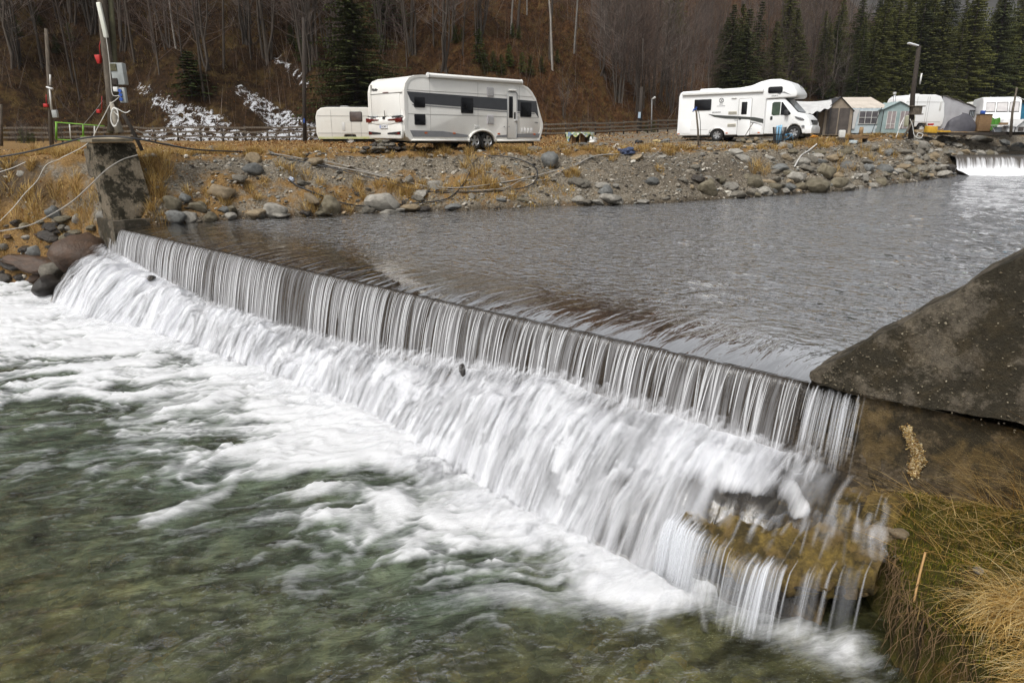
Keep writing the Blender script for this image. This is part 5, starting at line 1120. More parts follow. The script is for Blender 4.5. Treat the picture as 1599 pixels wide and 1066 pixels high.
o = link('tablecloth', mesh_np('tablecloth', np.stack([Xc.ravel(), Yc.ravel(), zz.ravel()], 1), grid_faces(26, 30), m)); o.location = t.location; tag(o, 'blue and yellow flowered cloth hanging over the garden table', 'tablecloth')
# tap post
X, Y, Z = hit(1091, 229); D = Y
t = thing('water_tap_post', (X, Y, Z), 0, 'thin bent wooden post with blue taps standing before the motorhome rear', 'tap post')
mb = MB(); mb.tube([loc(1091, 234, D), loc(1090, 205, D), loc(1087, 172, D)], [.05, .045, .04], 7); obj('post_shaft', mb, MWOOD, t, smooth=True)
mb = MB(); mb.tube([loc(1083, 171, D), loc(1088, 171, D)], .035, 6); mb.tube([loc(1083, 171, D), loc(1082, 175, D)], .025, 6); mb.tube([loc(1086, 168, D), loc(1089, 168, D)], .02, 6); obj('tap', mb, MBLUE, t, smooth=True)
mb = MB(); mb.tube([loc(1089, 231, D, (0, -.06, 0)), loc(1095, 231, D, (0, -.06, 0))], .06, 6); obj('tap', mb, M('bright_blue', (.02, .13, .55), None, 5, .5), t, smooth=True)
mb = MB(); mb.tube([loc(1089, 172, D, (.03, -.05, 0)), loc(1092, 190, D, (.03, -.05, 0)), loc(1093, 228, D, (.03, -.05, 0))], .015, 5); obj('pipe', mb, MBHOSE, t, smooth=True)
# slatted black fire basket
D = 34.6; X = xat(1215, D); t = thing('fire_basket', (X, D, gz(X, D)), .2, 'black slatted metal basket beside the motorhome front wheel', 'basket')
for k in range(14):
    a = 2 * math.pi * k / 14; c, s = math.cos(a), math.sin(a); mb = MB(); mb.tube([(c * .20, s * .20, .02), (c * .24, s * .24, .4), (c * .31, s * .31, .86)], .022, 4); obj('bar', mb, MBLACK, t)
for z_, r_ in ((.22, .22), (.52, .265)):
    mb = MB(); mb.tube([(r_ * math.cos(a), r_ * math.sin(a), z_) for a in [2 * math.pi * k / 16 for k in range(17)]], .02, 4, False); obj('hoop', mb, MBLACK, t)
mb = MB(); mb.disc((0, 0), .19, 0, .1, 14); mb.v = [(a, c, b) for a, b, c in mb.v]; obj('base', mb, MCHAS, t)
mb = MB(); mb.v = []; 
for k in range(3): mb.tube([(-.1 + .1 * k, 0, .05), (-.12 + .1 * k, .03, .92 + .02 * k)], .045, 6)
o = obj('blue_bottle', mb, M('pale_blue_plastic', (.25, .5, .7), None, 5, .4), None, smooth=True); o.location = t.location; tag(o, 'pale blue bottles sticking out of the black basket', 'bottles')
D = 35.2; X = xat(1229, D); t = thing('bicycle', (X, D, gz(X, D) + .02), .15, 'small blue bicycle leaning at the motorhome front wheel', 'bicycle')
for dx in (-.28, .3):
    mb = MB(); mb.tube([(dx + .2 * math.cos(a), 0, .22 + .2 * math.sin(a)) for a in [2 * math.pi * k / 16 for k in range(17)]], .014, 4, False); obj('wheel', mb, MRUB, t)
mb = MB(); mb.tube([(-.28, 0, .22), (-.1, 0, .5), (.22, 0, .48), (.3, 0, .22)], .018, 5); mb.tube([(-.1, 0, .5), (.0, 0, .25), (.22, 0, .48)], .016, 5); mb.tube([(-.28, 0, .22), (.0, 0, .25)], .014, 5); obj('frame', mb, M('sky_blue', (.08, .28, .5), None, 5, .4), t, smooth=True)
mb = MB(); mb.tube([(.22, -.15, .62), (.22, 0, .58), (.22, .15, .62)], .014, 5); mb.tube([(.22, 0, .48), (.22, 0, .58)], .014, 5); obj('handlebar', mb, MBLACK, t)
mb = MB(); mb.prism(rrect(-.2, .54, -.02, .58, .02), -.04, .04, 'y'); obj('saddle', mb, MBLACK, t)
# brown screen tent
def tent(loc_, rz, Wd, Dp, He, Hp, wall, roof, label, screens, name='tent', frame=MBLACK, screen=None):
    t = thing(name, loc_, rz, label, 'tent'); h = Wd / 2
    mb = MB()
    fl = [(-h, 0), (h, 0), (h * .96, He), (0, Hp), (-h * .96, He)]
    mb.prism(fl, 0, .03, 'y'); mb.prism(fl, Dp - .03, Dp, 'y'); mb.face([(-h, 0, 0), (-h * .96, 0, He), (-h * .96, Dp, He), (-h, Dp, 0)]); mb.face([(h, 0, 0), (h * .96, 0, He), (h * .96, Dp, He), (h, Dp, 0)]); obj('wall', mb, wall, t)
    for sx in (-1, 1):
        n = 10; V = []
        for i in range(n):
            for j in range(8):
                f, g = i / (n - 1), j / 7; V.append((sx * (h * 1.06) * f, -.12 + (Dp + .24) * g, Hp + .03 - (Hp - He + .08) * f - .07 * math.sin(math.pi * f) * math.sin(math.pi * g) + .02 * math.sin(g * 14)))
        o = link('roof_cloth', mesh_np('roof_cloth', V, grid_faces(n, 8), roof), t)
    for (a, b, c, d) in screens:
        panel('screen', rrect(a, b, c, d, .03), -.03, -.008, screen or M('mesh_screen', (.10, .085, .075), (.045, .038, .035), 3, .8), t)
    for x in (-h, h): mb = MB(); mb.tube([(x, -.02, 0), (x * .96, -.02, He)], .02, 5); obj('pole', mb, frame, t)
    return t
MTAN = M('tan_canvas', (.30, .25, .19), (.19, .155, .12), 2.5, .9, .3, 9); MCANW = M('white_canvas', (.62, .62, .61), (.44, .44, .44), 1.3, .85, .5, 3); MBEI = M('beige_canvas', (.58, .52, .45), (.46, .41, .35), 1.6, .9, .4, 4)
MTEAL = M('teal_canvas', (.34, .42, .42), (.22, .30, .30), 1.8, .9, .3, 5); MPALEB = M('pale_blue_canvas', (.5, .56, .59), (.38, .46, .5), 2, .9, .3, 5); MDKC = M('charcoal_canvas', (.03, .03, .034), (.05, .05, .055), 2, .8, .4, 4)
D = 42.0; X = xat(1304, D); Z = gz(X, D); t = tent((X, D, zat(211, D)), math.radians(-10), 1.62, 2.2, 1.35, 2.1, MTAN, MDKC, 'brown screened gazebo tent with a dark peaked roof in front of the white awning', [(-.62, .06, -.04, 1.50), (.03, .06, .60, 1.50)])
# white canopy from the motorhome front to that tent
xs = np.linspace(0, 1, 26); ys = np.linspace(0, 1, 12); Xg, Yg = np.meshgrid(xs, ys); D = 43.5
A = np.array(wpt(1232, 157, 43.6)); B = np.array(wpt(1304, 155, 43.8)); A2 = np.array(wpt(1255, 181, 41.0)); B2 = np.array(wpt(1298, 168, 41.4))
P = (1 - Yg)[..., None] * ((1 - Xg)[..., None] * A + Xg[..., None] * B) + Yg[..., None] * ((1 - Xg)[..., None] * A2 + Xg[..., None] * B2); P[..., 2] += -.10 * np.sin(np.pi * Xg) * (1 - Yg) + .05 * np.sin(Xg * 22 + Yg * 4) * Yg
t = thing('white_canopy', tuple(P[0, 0]), 0, 'sagging white canopy sheet stretched between motorhome and brown tent', 'canopy'); o = link('canopy_sheet', mesh_np('canopy_sheet', P.reshape(-1, 3) - P[0, 0], grid_faces(12, 26), MCANW), t)
for a in (A2, B2, (A2 + B2) / 2):
    mb = MB(); a = a - P[0, 0]; mb.tube([tuple(a), (a[0], a[1], a[2] - 1.5)], .03, 6); obj('support', mb, MBLACK, t)
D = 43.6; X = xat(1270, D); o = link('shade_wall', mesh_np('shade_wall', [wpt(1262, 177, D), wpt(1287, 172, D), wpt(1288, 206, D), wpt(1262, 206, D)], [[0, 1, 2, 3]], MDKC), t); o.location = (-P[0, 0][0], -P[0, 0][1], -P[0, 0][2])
# caravan whose roof shows behind, with beige and white awning
D = 47; X = xat(1302, D); simple_caravan((X, D, gz(X, D) - .25), math.radians(0), 3.2, 2.1, 2.32, MCANW, 'white caravan mostly hidden behind the beige roofed awning', [(1.0, 1.3, 1.8, 1.8)])
def awning(loc_, rz, Wd, Hb, Hf, Dp, roof, wall, label, wins, wmat, curtains=None, side=None):
    t = thing('awning_tent', loc_, rz, label, 'awning'); n = 14; V = []
    for i in range(n):
        for j in range(20):
            f, g = i / (n - 1), j / 19; V.append((Wd * g, Dp * (1 - f), Hb + (Hf - Hb) * f ** .9 - .05 * math.sin(math.pi * g * 3) ** 2 * f * (1 - f) * 2 + .015 * math.sin(g * 40) * f))
    link('roof_cloth', mesh_np('roof_cloth', V, grid_faces(n, 20), roof), t)
    V = []
    for i in range(8):
        for j in range(40): f, g = i / 7, j / 39; V.append((Wd * g, .0 + .02 * math.sin(g * 60) * f, (Hf - .01) * f))
    link('front_wall', mesh_np('front_wall', V, grid_faces(8, 40), wall), t)
    for sx in (0, Wd): mb = MB(); mb.face([(sx, 0, 0), (sx, 0, Hf), (sx, Dp, Hb), (sx, Dp, 0)]); obj('side_wall', mb, side or wall, t)
    for a in wins:
        w_ = panel('window', rrect(*a, .02), -.05, -.03, wmat, t)
        nx = max(1, round((a[2] - a[0]) / .35))
        for k in range(nx + 1): xx = a[0] + (a[2] - a[0]) * k / nx; panel('glazing_bar', rect(xx - .012, a[1], xx + .012, a[3]), -.065, -.05, MWPLAS, w_)
        for f in (0, .5, 1): zz_ = a[1] + (a[3] - a[1]) * f; panel('glazing_bar', rect(a[0], zz_ - .012, a[2], zz_ + .012), -.068, -.052, MWPLAS, w_)
    for a in curtains or []: panel('curtain', a, -.075, -.03, MCANW, t)
    return t
MAWIN = M('awning_window', (.15, .14, .15), (.06, .055, .06), 2, .25)
D = 44; X = xat(1324, D); awning((X, D, zat(208, D)), math.radians(-4), 2.25, 2.22, 1.46, 3.0, MBEI, MPALEB, 'beige roofed awning with a large barred window and pale blue skirt', [(.45, .55, 1.55, 1.28)], MAWIN, [[(.02, .25), (.02, 1.38), (.42, 1.38), (.3, .8), (.25, .25)], [(1.58, 1.38), (1.98, 1.38), (1.98, .25), (1.5, .25), (1.68, .8)]], MBEI)
D = 43; X = xat(1396, D); t = tent((X, D, zat(208, D)), math.radians(-8), 1.75, 2.4, 1.40, 1.78, MTEAL, MTEAL, 'teal peaked porch tent with curtained windows left of the timber lamp post', [(-.60, .25, -.12, 1.25), (.12, .25, .60, 1.25)], screen=M('curtain_window', (.36, .31, .30), (.2, .17, .18), 4, .6))
for a in (-.60, -.36, -.12, .12, .36, .60): panel('glazing_bar', rect(a - .015, .25, a + .015, 1.25), -.045, -.03, MWPLAS, t)
panel('glazing_bar', rect(-.6, .5, -.12, .53), -.047, -.03, MWPLAS, t); panel('glazing_bar', rect(.12, .5, .6, .53), -.047, -.03, MWPLAS, t)
cable('guy_rope', W3([(1377, 168, 42.3), (1369, 187, 42), (1360, 211, 41.6)]), .022, MBLACK, 'black guy rope slanting across the beige awning front', 'rope')
t = thing('stove_pipe', wpt(1397, 175, 46), 0, 'thin steel stove pipe with a cap rising behind the teal porch', 'chimney'); mb = MB(); mb.tube([loc(1397, 180, 46), loc(1397, 148, 46)], .07, 8); obj('flue', mb, MHAND, t, smooth=True); mb = MB(); mb.tube([loc(1397, 147, 46), loc(1397, 144, 46)], [.10, .10], 8); obj('cap', mb, MTRIM, t)
# grill table, jug, boxes
D = 38.5; X = xat(1340, D); t = thing('work_table', (X, D, gz(X, D)), 0, 'wooden trough table holding boards in front of the beige awning', 'table')
mb = MB(); mb.box(-.45, -.25, .42, .42, .25, .62); obj('trough', mb, MPLANK, t, .01); mb = MB(); mb.box(.0, -.3, .63, .62, .1, .66); obj('board', mb, M('pine_board', (.55, .42, .22), (.4, .28, .13), 4, .8), t)
for a in (-.38, .35):
    mb = MB(); mb.box(a - .04, -.2, -.05, a + .04, .2, .42); obj('leg', mb, MWOODD, t)
mb = MB(); mb.tube([(.08, .0, .64), (.08, .0, 1.02)], [.11, .10], 10); o = obj('tree_stump', mb, M('cut_log', (.30, .2, .10), (.2, .13, .07), 5, .85), None, smooth=True); o.location = t.location; tag(o, 'short upright log standing on the trough table', 'log')
D = 37.8; X = xat(1313, D); mb = MB(); mb.prism(rrect(-.15, .0, .15, .38, .05), -.1, .1, 'y'); o = obj('water_canister', mb, MWPLAS, None, .03); o.location = (X, D, gz(X, D) + .28); tag(o, 'white water canister beside the brown tent entrance', 'canister')
mb = MB(); mb.box(-.2, -.15, -.3, .2, .15, .27); o = obj('wooden_crate', mb, MWOODD, None, .01); o.location = (X, D, gz(X, D)); tag(o, 'low dark crate under the white water canister', 'crate')
mb = MB(); mb.box(-.18, -.1, 0, .18, .1, .16); o = obj('white_box', mb, MPALEB, None, .02); X = xat(1332, 38.2); o.location = (X, 38.2, gz(X, 38.2) + .02); tag(o, 'small pale blue box on the ground below the trough table', 'box')
mb = MB(); mb.prism(rrect(-.2, 0, .2, .62, .06), -.2, .2, 'y'); o = obj('gas_locker', mb, M('cream_locker', (.5, .5, .36), None, 4, .6), None, .03); X = xat(1415, 41.5); o.location = (X, 41.5, zat(198, 41.5)); tag(o, 'cream locker standing behind the timber lamp post', 'locker')
# caravan with grey awning
D = 50; X = xat(1404, D); simple_caravan((X, D, zat(208, D)), math.radians(6), 3.1, 2.1, 2.55, MWHITE2, 'white caravan front joined to a large grey awning beyond the timber lamp post', [], vents=[(2.6, 1.5, 2.75, 2.1)])
D = 50.4; X = xat(1461, D); t = thing('awning_tent', (X, D, zat(207, D)), math.radians(4), 'large grey awning sloping down to the right behind the covered motorcycle', 'awning')
n = 24; V = []
for i in range(10):
    for j in range(n): f, g = i / 9, j / (n - 1); V.append((2.75 * g, .03 * math.sin(g * 26 + f) * (1 - f), (2.42 - .85 * g ** 1.1) * f))
MGAWN = M('grey_awning', (.42, .42, .44), (.30, .30, .32), 1.2, .85, .4, 3); link('front_wall', mesh_np('front_wall', V, grid_faces(10, n), MGAWN), t)
V = []
for i in range(6):
    for j in range(n): f, g = i / 5, j / (n - 1); V.append((2.85 * g, -.1 + 2.4 * f, (2.46 - .85 * g ** 1.1) + .03 * math.sin(g * 20)))
link('roof_cloth', mesh_np('roof_cloth', V, grid_faces(6, n), MCANW), t); mb = MB(); mb.face([(2.75, 0, 0), (2.75, 0, 1.57), (2.75, 2.3, 1.57), (2.75, 2.3, 0)]); obj('side_wall', mb, MGAWN, t)
w_ = panel('window', rrect(2.1, 1.05, 2.6, 1.5, .03), -.06, -.03, MDKC, t)
for k in range(4): panel('glazing_bar', rect(2.18 + .12 * k, 1.05, 2.2 + .12 * k, 1.4), -.07, -.06, MPALEB, w_)
# motorcycle cover
D = 46.5; X = xat(1495, D); n, m_ = 26, 18; V = []
for i in range(m_):
    for j in range(n):
        f = i / (m_ - 1); a = 2 * math.pi * j / n; prof_ = (1 - f ** 2.2) ** .5 if f < 1 else 0
        L_ = 1.0 * prof_ * (1 + .05 * math.sin(a * 7 + f * 3)); r_ = .38 * prof_ * (1 + .1 * math.sin(a * 9)); hh = 1.05 * f * (1 + .16 * math.cos(a) * 0 + .12 * math.cos(a + .6))
        V.append((L_ * math.cos(a) + .06 * math.sin(f * 6), r_ * math.sin(a), hh))
F = []
for i in range(m_ - 1):
    for j in range(n): F.append([i * n + j, i * n + (j + 1) % n, (i + 1) * n + (j + 1) % n, (i + 1) * n + j])
o = link('motorcycle_cover', mesh_np('motorcycle_cover', V, F, M('cover_cloth', (.05, .048, .06), (.09, .088, .10), 2.0, .6, .9, 2.6))); o.location = (X, D, zat(205.5, D)); tag(o, 'dark charcoal cover draped over a motorcycle before the grey awning', 'motorcycle cover')
D = 46.5; X = xat(1530, D); t = thing('wooden_cupboard', (X, D, zat(205, D)), 0, 'upright plank cupboard standing on the deck right of the covered motorcycle', 'cupboard')
for k in range(6): mb = MB(); mb.box(-.40 + k * .134, -.2, 0, -.40 + k * .134 + .128, .2, 1.02 + .005 * (k % 2)); obj('plank', mb, MPLANK, t, .006)
mb = MB(); mb.box(-.44, -.23, 1.03, .44, .23, 1.07); obj('top', mb, MWOODD, t); mb = MB(); mb.prism(rrect(-.12, 0, .12, .2, .03), -.1, .1, 'y'); o = obj('blue_canister', mb, MBLUE, None, .02); o.location = (X - .15, D, zat(205, D) + 1.07); tag(o, 'small blue canister on top of the plank cupboard', 'canister')
n = 14; V = []
for i in range(10):
    for j in range(n): f, g = i / 9, j / (n - 1); V.append((.75 * g, -.25 * (1 - f) + .06 * math.sin(g * 15), .78 * f + .04 * math.sin(g * 9)))
o = link('green_tarpaulin', mesh_np('green_tarpaulin', V, grid_faces(10, n), M('grass_green_cloth', (.06, .22, .015), (.035, .13, .01), 5, .8, .5, 9))); o.location = (xat(1538, 47), 47, zat(204, 47)); tag(o, 'bright green tarpaulin draped between cupboard and caravan', 'tarpaulin')
MYEL = M('yellow_plastic', (.62, .36, .03), (.5, .28, .02), 5, .6)
mb = MB(); mb.m = Matrix.Rotation(.08, 4, 'Y'); mb.box(-.30, -.2, 0, .30, .2, .38); o = obj('yellow_crate', mb, MYEL, None, .02); o.location = (xat(1450, 44), 44, zat(207.5, 44)); tag(o, 'yellow crate on the ground just right of the timber lamp post', 'crate')
mb = MB(); mb.box(-.32, -.3, 0, .35, .3, .09); o = obj('yellow_board', mb, MYEL, None, .01); o.location = (xat(1469, 45.5), 45.5, zat(206.5, 45.5)); tag(o, 'flat yellow board lying before the grey awning', 'board')
mb = MB(); mb.box(-.16, -.1, 0, .16, .1, .12); o = obj('red_bag', mb, MREDP, None, .04); o.location = (xat(1449, 45), 45, zat(196, 45)); tag(o, 'red bag lying behind the yellow crate', 'bag')
# deck
D = 46; t = thing('timber_deck', (xat(1440, D), D, zat(207, D)), 0, 'long low timber deck edge running below the right hand caravans', 'deck')
for k in range(3): mb = MB(); mb.box(0, -.5 + k * .5, -.12, 14, -.05 + k * .5, .0); obj('plank', mb, MWOOD, t, .01)
mb = MB(); mb.box(0, -.53, -.16, 14, -.5, -.0); obj('fascia', mb, MWOODD, t)
# far right caravans
D = 57; X = xat(1514, D); simple_caravan((X, D, zat(206, D)), math.radians(-6), 3.6, 2.1, 2.35, MCREAM, 'cream caravan glimpsed between the grey awning and the three window caravan', [])
def three_window():
    D = 48; X = xat(1526, D); t = thing('caravan', (X, D, zat(207, D)), math.radians(-24), 'white touring caravan with three slanted front windows behind the cupboard', 'caravan')
    # nose faces the camera: front is a wide leaning face
    prof = [(-.1, .40), (-.22, .85), (.05, 1.35), (.35, 2.0), (.75, 2.22), (1.3, 2.28), (4.2, 2.25), (4.4, 1.9), (4.4, .4)]
    mb = MB(); mb.prism([(p[0], p[1]) for p in prof], 0, 2.15, 'x'); obj('body', mb, MWHITE2, t, .09, 3)
    for a, b in ((.15, .68), (.76, 1.38), (1.46, 2.0)):
        mb = MB(); mb.face([(a, .02, 1.32), (b, .02, 1.32), (b - .02, .29, 1.90), (a + .02, .29, 1.90)]); mb.face([(a, -.01, 1.34), (b, -.01, 1.34), (b - .02, .26, 1.92), (a + .02, .26, 1.92)])
        w_ = obj('front_window', mb, M('curtained_glass', (.55, .53, .52), (.42, .40, .4), 3, .12), t); mb = MB(); mb.tube([(a, -.02, 1.32), (b, -.02, 1.32), (b - .02, .25, 1.92), (a + .02, .25, 1.92), (a, -.02, 1.32)], .02, 5); obj('window_frame', mb, MBLACK, w_)
    mb = MB(); mb.prism(rrect(.9, 1.2, 1.6, 1.85, .08), 2.13, 2.18, 'x'); obj('window', mb, MGLASS, t)
    mb = MB(); mb.prism([(.0, .42), (0, .8), (4.3, .8), (4.3, .42)], 2.16, 2.175, 'x'); obj('skirt', mb, MTRIM, t)
    for x, s in ((2.12, 1), (.03, -1)):
        w_ = wheel(t, x, 2.2, .3, .3, .18, 6, MTRIM); w_.rotation_euler = (0, 0, math.pi / 2 if s > 0 else -math.pi / 2)
    return t
three_window()
t = thing('roof_chair', wpt(1551, 164, 50), 0, 'blue folding chair lying on a roof rack above the touring caravan', 'chair')
mb = MB(); mb.box(-.32, -.2, .08, .32, .2, .24); obj('seat', mb, MBLUE, t, .03)
for a in (-.3, .18): mb = MB(); mb.tube([(a, 0, 0), (a + .03, 0, .55)], .025, 5); obj('frame', mb, MHAND, t)
mb = MB(); mb.tube([(-.35, 0, 0), (.5, 0, .02)], .03, 5); obj('rail', mb, MTRIM, t)
D = 49; t = thing('awning_tent', wpt(1581, 206, D), math.radians(10), 'bright blue awning with a white roof at the right edge of the photo', 'awning')
mb = MB(); mb.face([(0, 0, 0), (2.4, .2, 0), (2.4, .2, 1.5), (0, 0, 1.92)]); obj('front_wall', mb, M('blue_canvas', (.035, .22, .36), (.025, .15, .25), 2, .85, .5, 5), t)
mb = MB(); mb.face([(0, -.1, 1.95), (2.5, .1, 1.52), (2.5, 2.2, 1.6), (0, 2.2, 2.1)]); obj('roof_cloth', mb, MCANW, t)
D = 45; X = xat(1592, D); t = tent((X, D, zat(206, D)), .2, 1.1, 1.2, .35, .72, MCANW, MCANW, 'small low white tent below the blue awning', [(-.3, .05, .1, .3)])
D = 45.5; t = thing('folding_table', wpt(1560, 206, D), 0, 'grey folding table with items in front of the touring caravan', 'table')
mb = MB(); mb.box(-.45, -.25, .38, .45, .25, .42); obj('tabletop', mb, MTRIM, t)
for a in (-.4, .4): mb = MB(); mb.tube([(a, -.2, 0), (a, .2, .38)], .02, 5); mb.tube([(a, .2, 0), (a, -.2, .38)], .02, 5); obj('leg', mb, MHAND, t)
mb = MB(); mb.box(-.25, -.12, 0, .2, .12, .14); o = obj('orange_tray', mb, MPLANK, None, .01); o.location = Vector(t.location) + Vector((.2, 0, .42)); tag(o, 'brown tray on the folding table by the touring caravan', 'tray')
mb = MB(); mb.box(-.2, -.15, -.02, .2, .15, .3); o = obj('grey_bin', mb, M('grey_bin_plastic', (.2, .22, .24), None, 4, .6), None, .02); o.location = Vector(t.location) + Vector((-.1, .1, -.0)); tag(o, 'grey bin under the folding table', 'bin')
D = 44; t = thing('rope_post', wpt(1578, 210, D), 0, 'bare leaning branch post with a rope in front of the blue awning', 'post')
mb = MB(); mb.tube([loc(1578, 214, D), loc(1581, 175, D), loc(1588, 137, D)], [.09, .07, .05], 7); obj('post_shaft', mb, MWOOD, t, smooth=True); mb = MB(); mb.tube([loc(1586, 150, D), loc(1592, 154, D), loc(1605, 157, D)], .02, 5); obj('rope', mb, MWPLAS, t)
# parked car glimpse, clothes, cat-like bags on the gravel
D = 68; t = thing('parked_car', (xat(978, D), D, gz(xat(978, D), D) + .35), 0, 'tiny white parked car beyond the rail fence', 'car')
mb = MB(); mb.prism([(-1.2, .3), (-1.15, .75), (-.6, .85), (-.25, 1.25), (.7, 1.25), (1.1, .85), (1.2, .75), (1.2, .3)], 0, 1.6, 'y'); obj('body', mb, MWHITE2, t, .06); mb = MB(); mb.prism([(-.5, .87), (-.2, 1.18), (.62, 1.18), (.95, .87)], -.02, .02, 'y'); obj('window', mb, MGLASS, t)
for a in (-.75, .75): mb = MB(); mb.disc((a, .3), .3, -.03, .2, 16); obj('wheel', mb, MRUB, t)
def crumple(name, px, py, sx, sy, sz, mat, label, cat, seed=0):
    X, Y, Z = hit(px, py); bm = bmesh.new(); bmesh.ops.create_icosphere(bm, subdivisions=4, radius=1); P = np.array([v.co[:] for v in bm.verts])
    n_ = (fbm(P[:, 0] * 2.2 + seed, P[:, 1] * 2.2 + P[:, 2] * 1.7, 300 + seed, 4) - .5) * 1.5; 
    for v, p, q in zip(bm.verts, P, n_): v.co = Vector(p) * (1 + float(q)); v.co.z = max(v.co.z, -.3)
    me = bpy.data.meshes.new(name); bm.to_mesh(me); bm.free(); me.polygons.foreach_set('use_smooth', [True] * len(me.polygons)); me.materials.append(mat); o = link(name, me); o.location = (X, Y, Z + sz * .3); o.scale = (sx, sy, sz); return tag(o, label, cat)
crumple('blue_cloth', 979, 241, .30, .2, .17, M('navy_cloth', (.025, .035, .08), (.05, .07, .13), 5, .8), 'crumpled navy blue cloth on the gravel bank edge', 'cloth', 1)
crumple('bundle', 998, 224, .22, .16, .13, MBLACK, 'small black and white bundle on the gravel left of the motorhome', 'bundle', 2)
crumple('bundle', 1040, 223, .25, .2, .14, M('dog_black', (.02, .02, .02), (.3, .3, .28), 2, .9), 'dark bundle lying just left of the motorhome rear', 'bundle', 3)
crumple('pale_sack', 1026, 222, .25, .2, .10, M('straw', (.5, .4, .2), (.4, .3, .14), 6, .9), 'straw coloured sack on the gravel left of the motorhome', 'sack', 4)
crumple('white_bag', 922, 223, .28, .2, .22, MWPLAS, 'white bag propped at the foot of the garden table', 'bag', 5)
crumple('orange_bag', 1271, 215, .2, .15, .10, M('orange_bag_plastic', (.6, .25, .02), None, 5, .6), 'orange bag on the ground under the motorhome bumper', 'bag', 6)
crumple('plastic_litter', 455, 284, .07, .06, .10, M('pale_blue_film', (.4, .45, .55), None, 5, .4), 'pale blue plastic wrapped round the end of the low hose', 'litter', 8)
# leaning stick by the motorhome
cable('leaning_stick', W3([(1159, 222, 37.4), (1166, 208, 37.4), (1176, 192, 37.4)]), .02, MWOOD, 'thin pale stick leaning on the motorhome side', 'stick')
# ================================================================== ROCKS
# photo column, row of centre, width px, height px, material, label
BO = [(345, 300, 40, 30, 2, 'large rounded tan boulder alone on the bank right of the abutment'), (268, 316, 32, 26, 4, 'round greenish boulder nearest the foot of the abutment'), (289, 309, 18, 18, 3, 'small blue grey stone tucked behind the greenish boulder'),
      (273, 338, 32, 22, 3, 'blue grey boulder at the waterline below the greenish boulder'), (293, 339, 28, 18, 1, 'pale flat stone at the waterline right of the blue grey boulder'), (310, 323, 32, 18, 4, 'low lichen stone just above the pale waterline stones'), (327, 338, 20, 16, 4, 'brown green stone at the waterline below the tan boulder'), (361, 340, 20, 13, 1, 'small pale stone at the waterline right of the brown green one'),
      (402, 339, 34, 16, 2, 'flat tan stone at the waterline left of the white slab'), (428, 328, 38, 24, 1, 'white layered slab leaning above the waterline'), (436, 340, 34, 12, 1, 'thin pale slab under the white layered slab'), (478, 340, 18, 11, 5, 'dark wet stone left of the rounded shore boulder'), (512, 321, 34, 30, 4, 'rounded green boulder beside the low black hose'), (500, 336, 22, 10, 4, 'flat dark stone at the foot of the green boulder'),
      (395, 246, 22, 20, 2, 'tan stone on top of the pale pile near the bank edge'), (393, 265, 30, 22, 3, 'pale blue stone beneath the tan one near the bank edge'), (372, 279, 26, 16, 0, 'grey stone half buried left of the pale pile'), (235, 243, 24, 8, 1, 'flat pale stone right beside the abutment top'), (329, 231, 20, 8, 0, 'flat grey stone on the gravel behind the black hose'), (493, 252, 26, 14, 2, 'cream stone under the parallel hoses'),
      (597, 315, 62, 34, 1, 'broad pale outcrop rock behind the low black hose'), (612, 330, 34, 9, 1, 'thin pale slab at the waterline under the outcrop rock'), (640, 327, 30, 12, 2, 'tan waterline stone right of the outcrop slab'), (660, 329, 24, 9, 5, 'dark stone cluster end at the waterline'), (705, 326, 28, 9, 3, 'pale blue stones just in the water at the golden moss'),
      (860, 249, 30, 28, 3, 'big blue grey boulder standing on the bank below the garden table'), (835, 232, 22, 10, 0, 'dark stones under the front of the long caravan'), (945, 297, 22, 18, 3, 'pale angular stone low on the bank below the cloth'), (912, 314, 26, 10, 0, 'dark flat stone at the waterline, left of a pale flat one'), (933, 315, 26, 10, 1, 'pale flat stone at the waterline, left of centre'), (962, 317, 24, 7, 1, 'thin pale stone just right of the flat pale one at the waterline'), (1005, 317, 24, 8, 1, 'low pale stone where the gravel meets the water'), (1018, 283, 20, 14, 3, 'blue grey slab stone in the middle of the gravel face'),
      (1106, 292, 36, 30, 4, 'mossy angular boulder tilted on the waterline rocks'), (1090, 280, 22, 14, 5, 'dark boulder left above the mossy angular one'), (1180, 283, 30, 24, 4, 'square greenish boulder halfway up the bank'), (1140, 290, 26, 14, 1, 'pale flat stone between the mossy and square boulders'), (1152, 303, 32, 14, 0, 'grey stone at the waterline below the square boulder'), (1192, 297, 26, 12, 1, 'white stone at the waterline below the square boulder'),
      (1242, 275, 34, 22, 1, 'cracked cream boulder above the biggest waterline boulder'), (1279, 289, 46, 26, 4, 'biggest boulder at the waterline with an olive tint'), (1291, 266, 26, 28, 4, 'upright dark green boulder above the big waterline boulder'), (1311, 284, 26, 18, 4, 'round olive boulder right of the big waterline boulder'), (1324, 296, 32, 12, 0, 'flat grey stone farthest right of the big boulders'), (1217, 262, 34, 12, 3, 'pale blue slab high on the bank below the motorhome'), (1240, 237, 18, 8, 4, 'mossy slab under the motorhome front'), (1262, 262, 26, 12, 0, 'grey slab leaning above the cream boulder'), (1352, 226, 22, 10, 0, 'stone heap under the trough table'), (1475, 216, 22, 10, 1, 'pale boulder on the bank beyond the far weir'),
      (1485, 262, 22, 14, 5, 'black wet boulder at the end of the far weir'), (1462, 262, 24, 10, 0, 'grey boulder left of the far weir'), (1541, 219, 20, 8, 4, 'greenish slab on the bank above the far weir')]
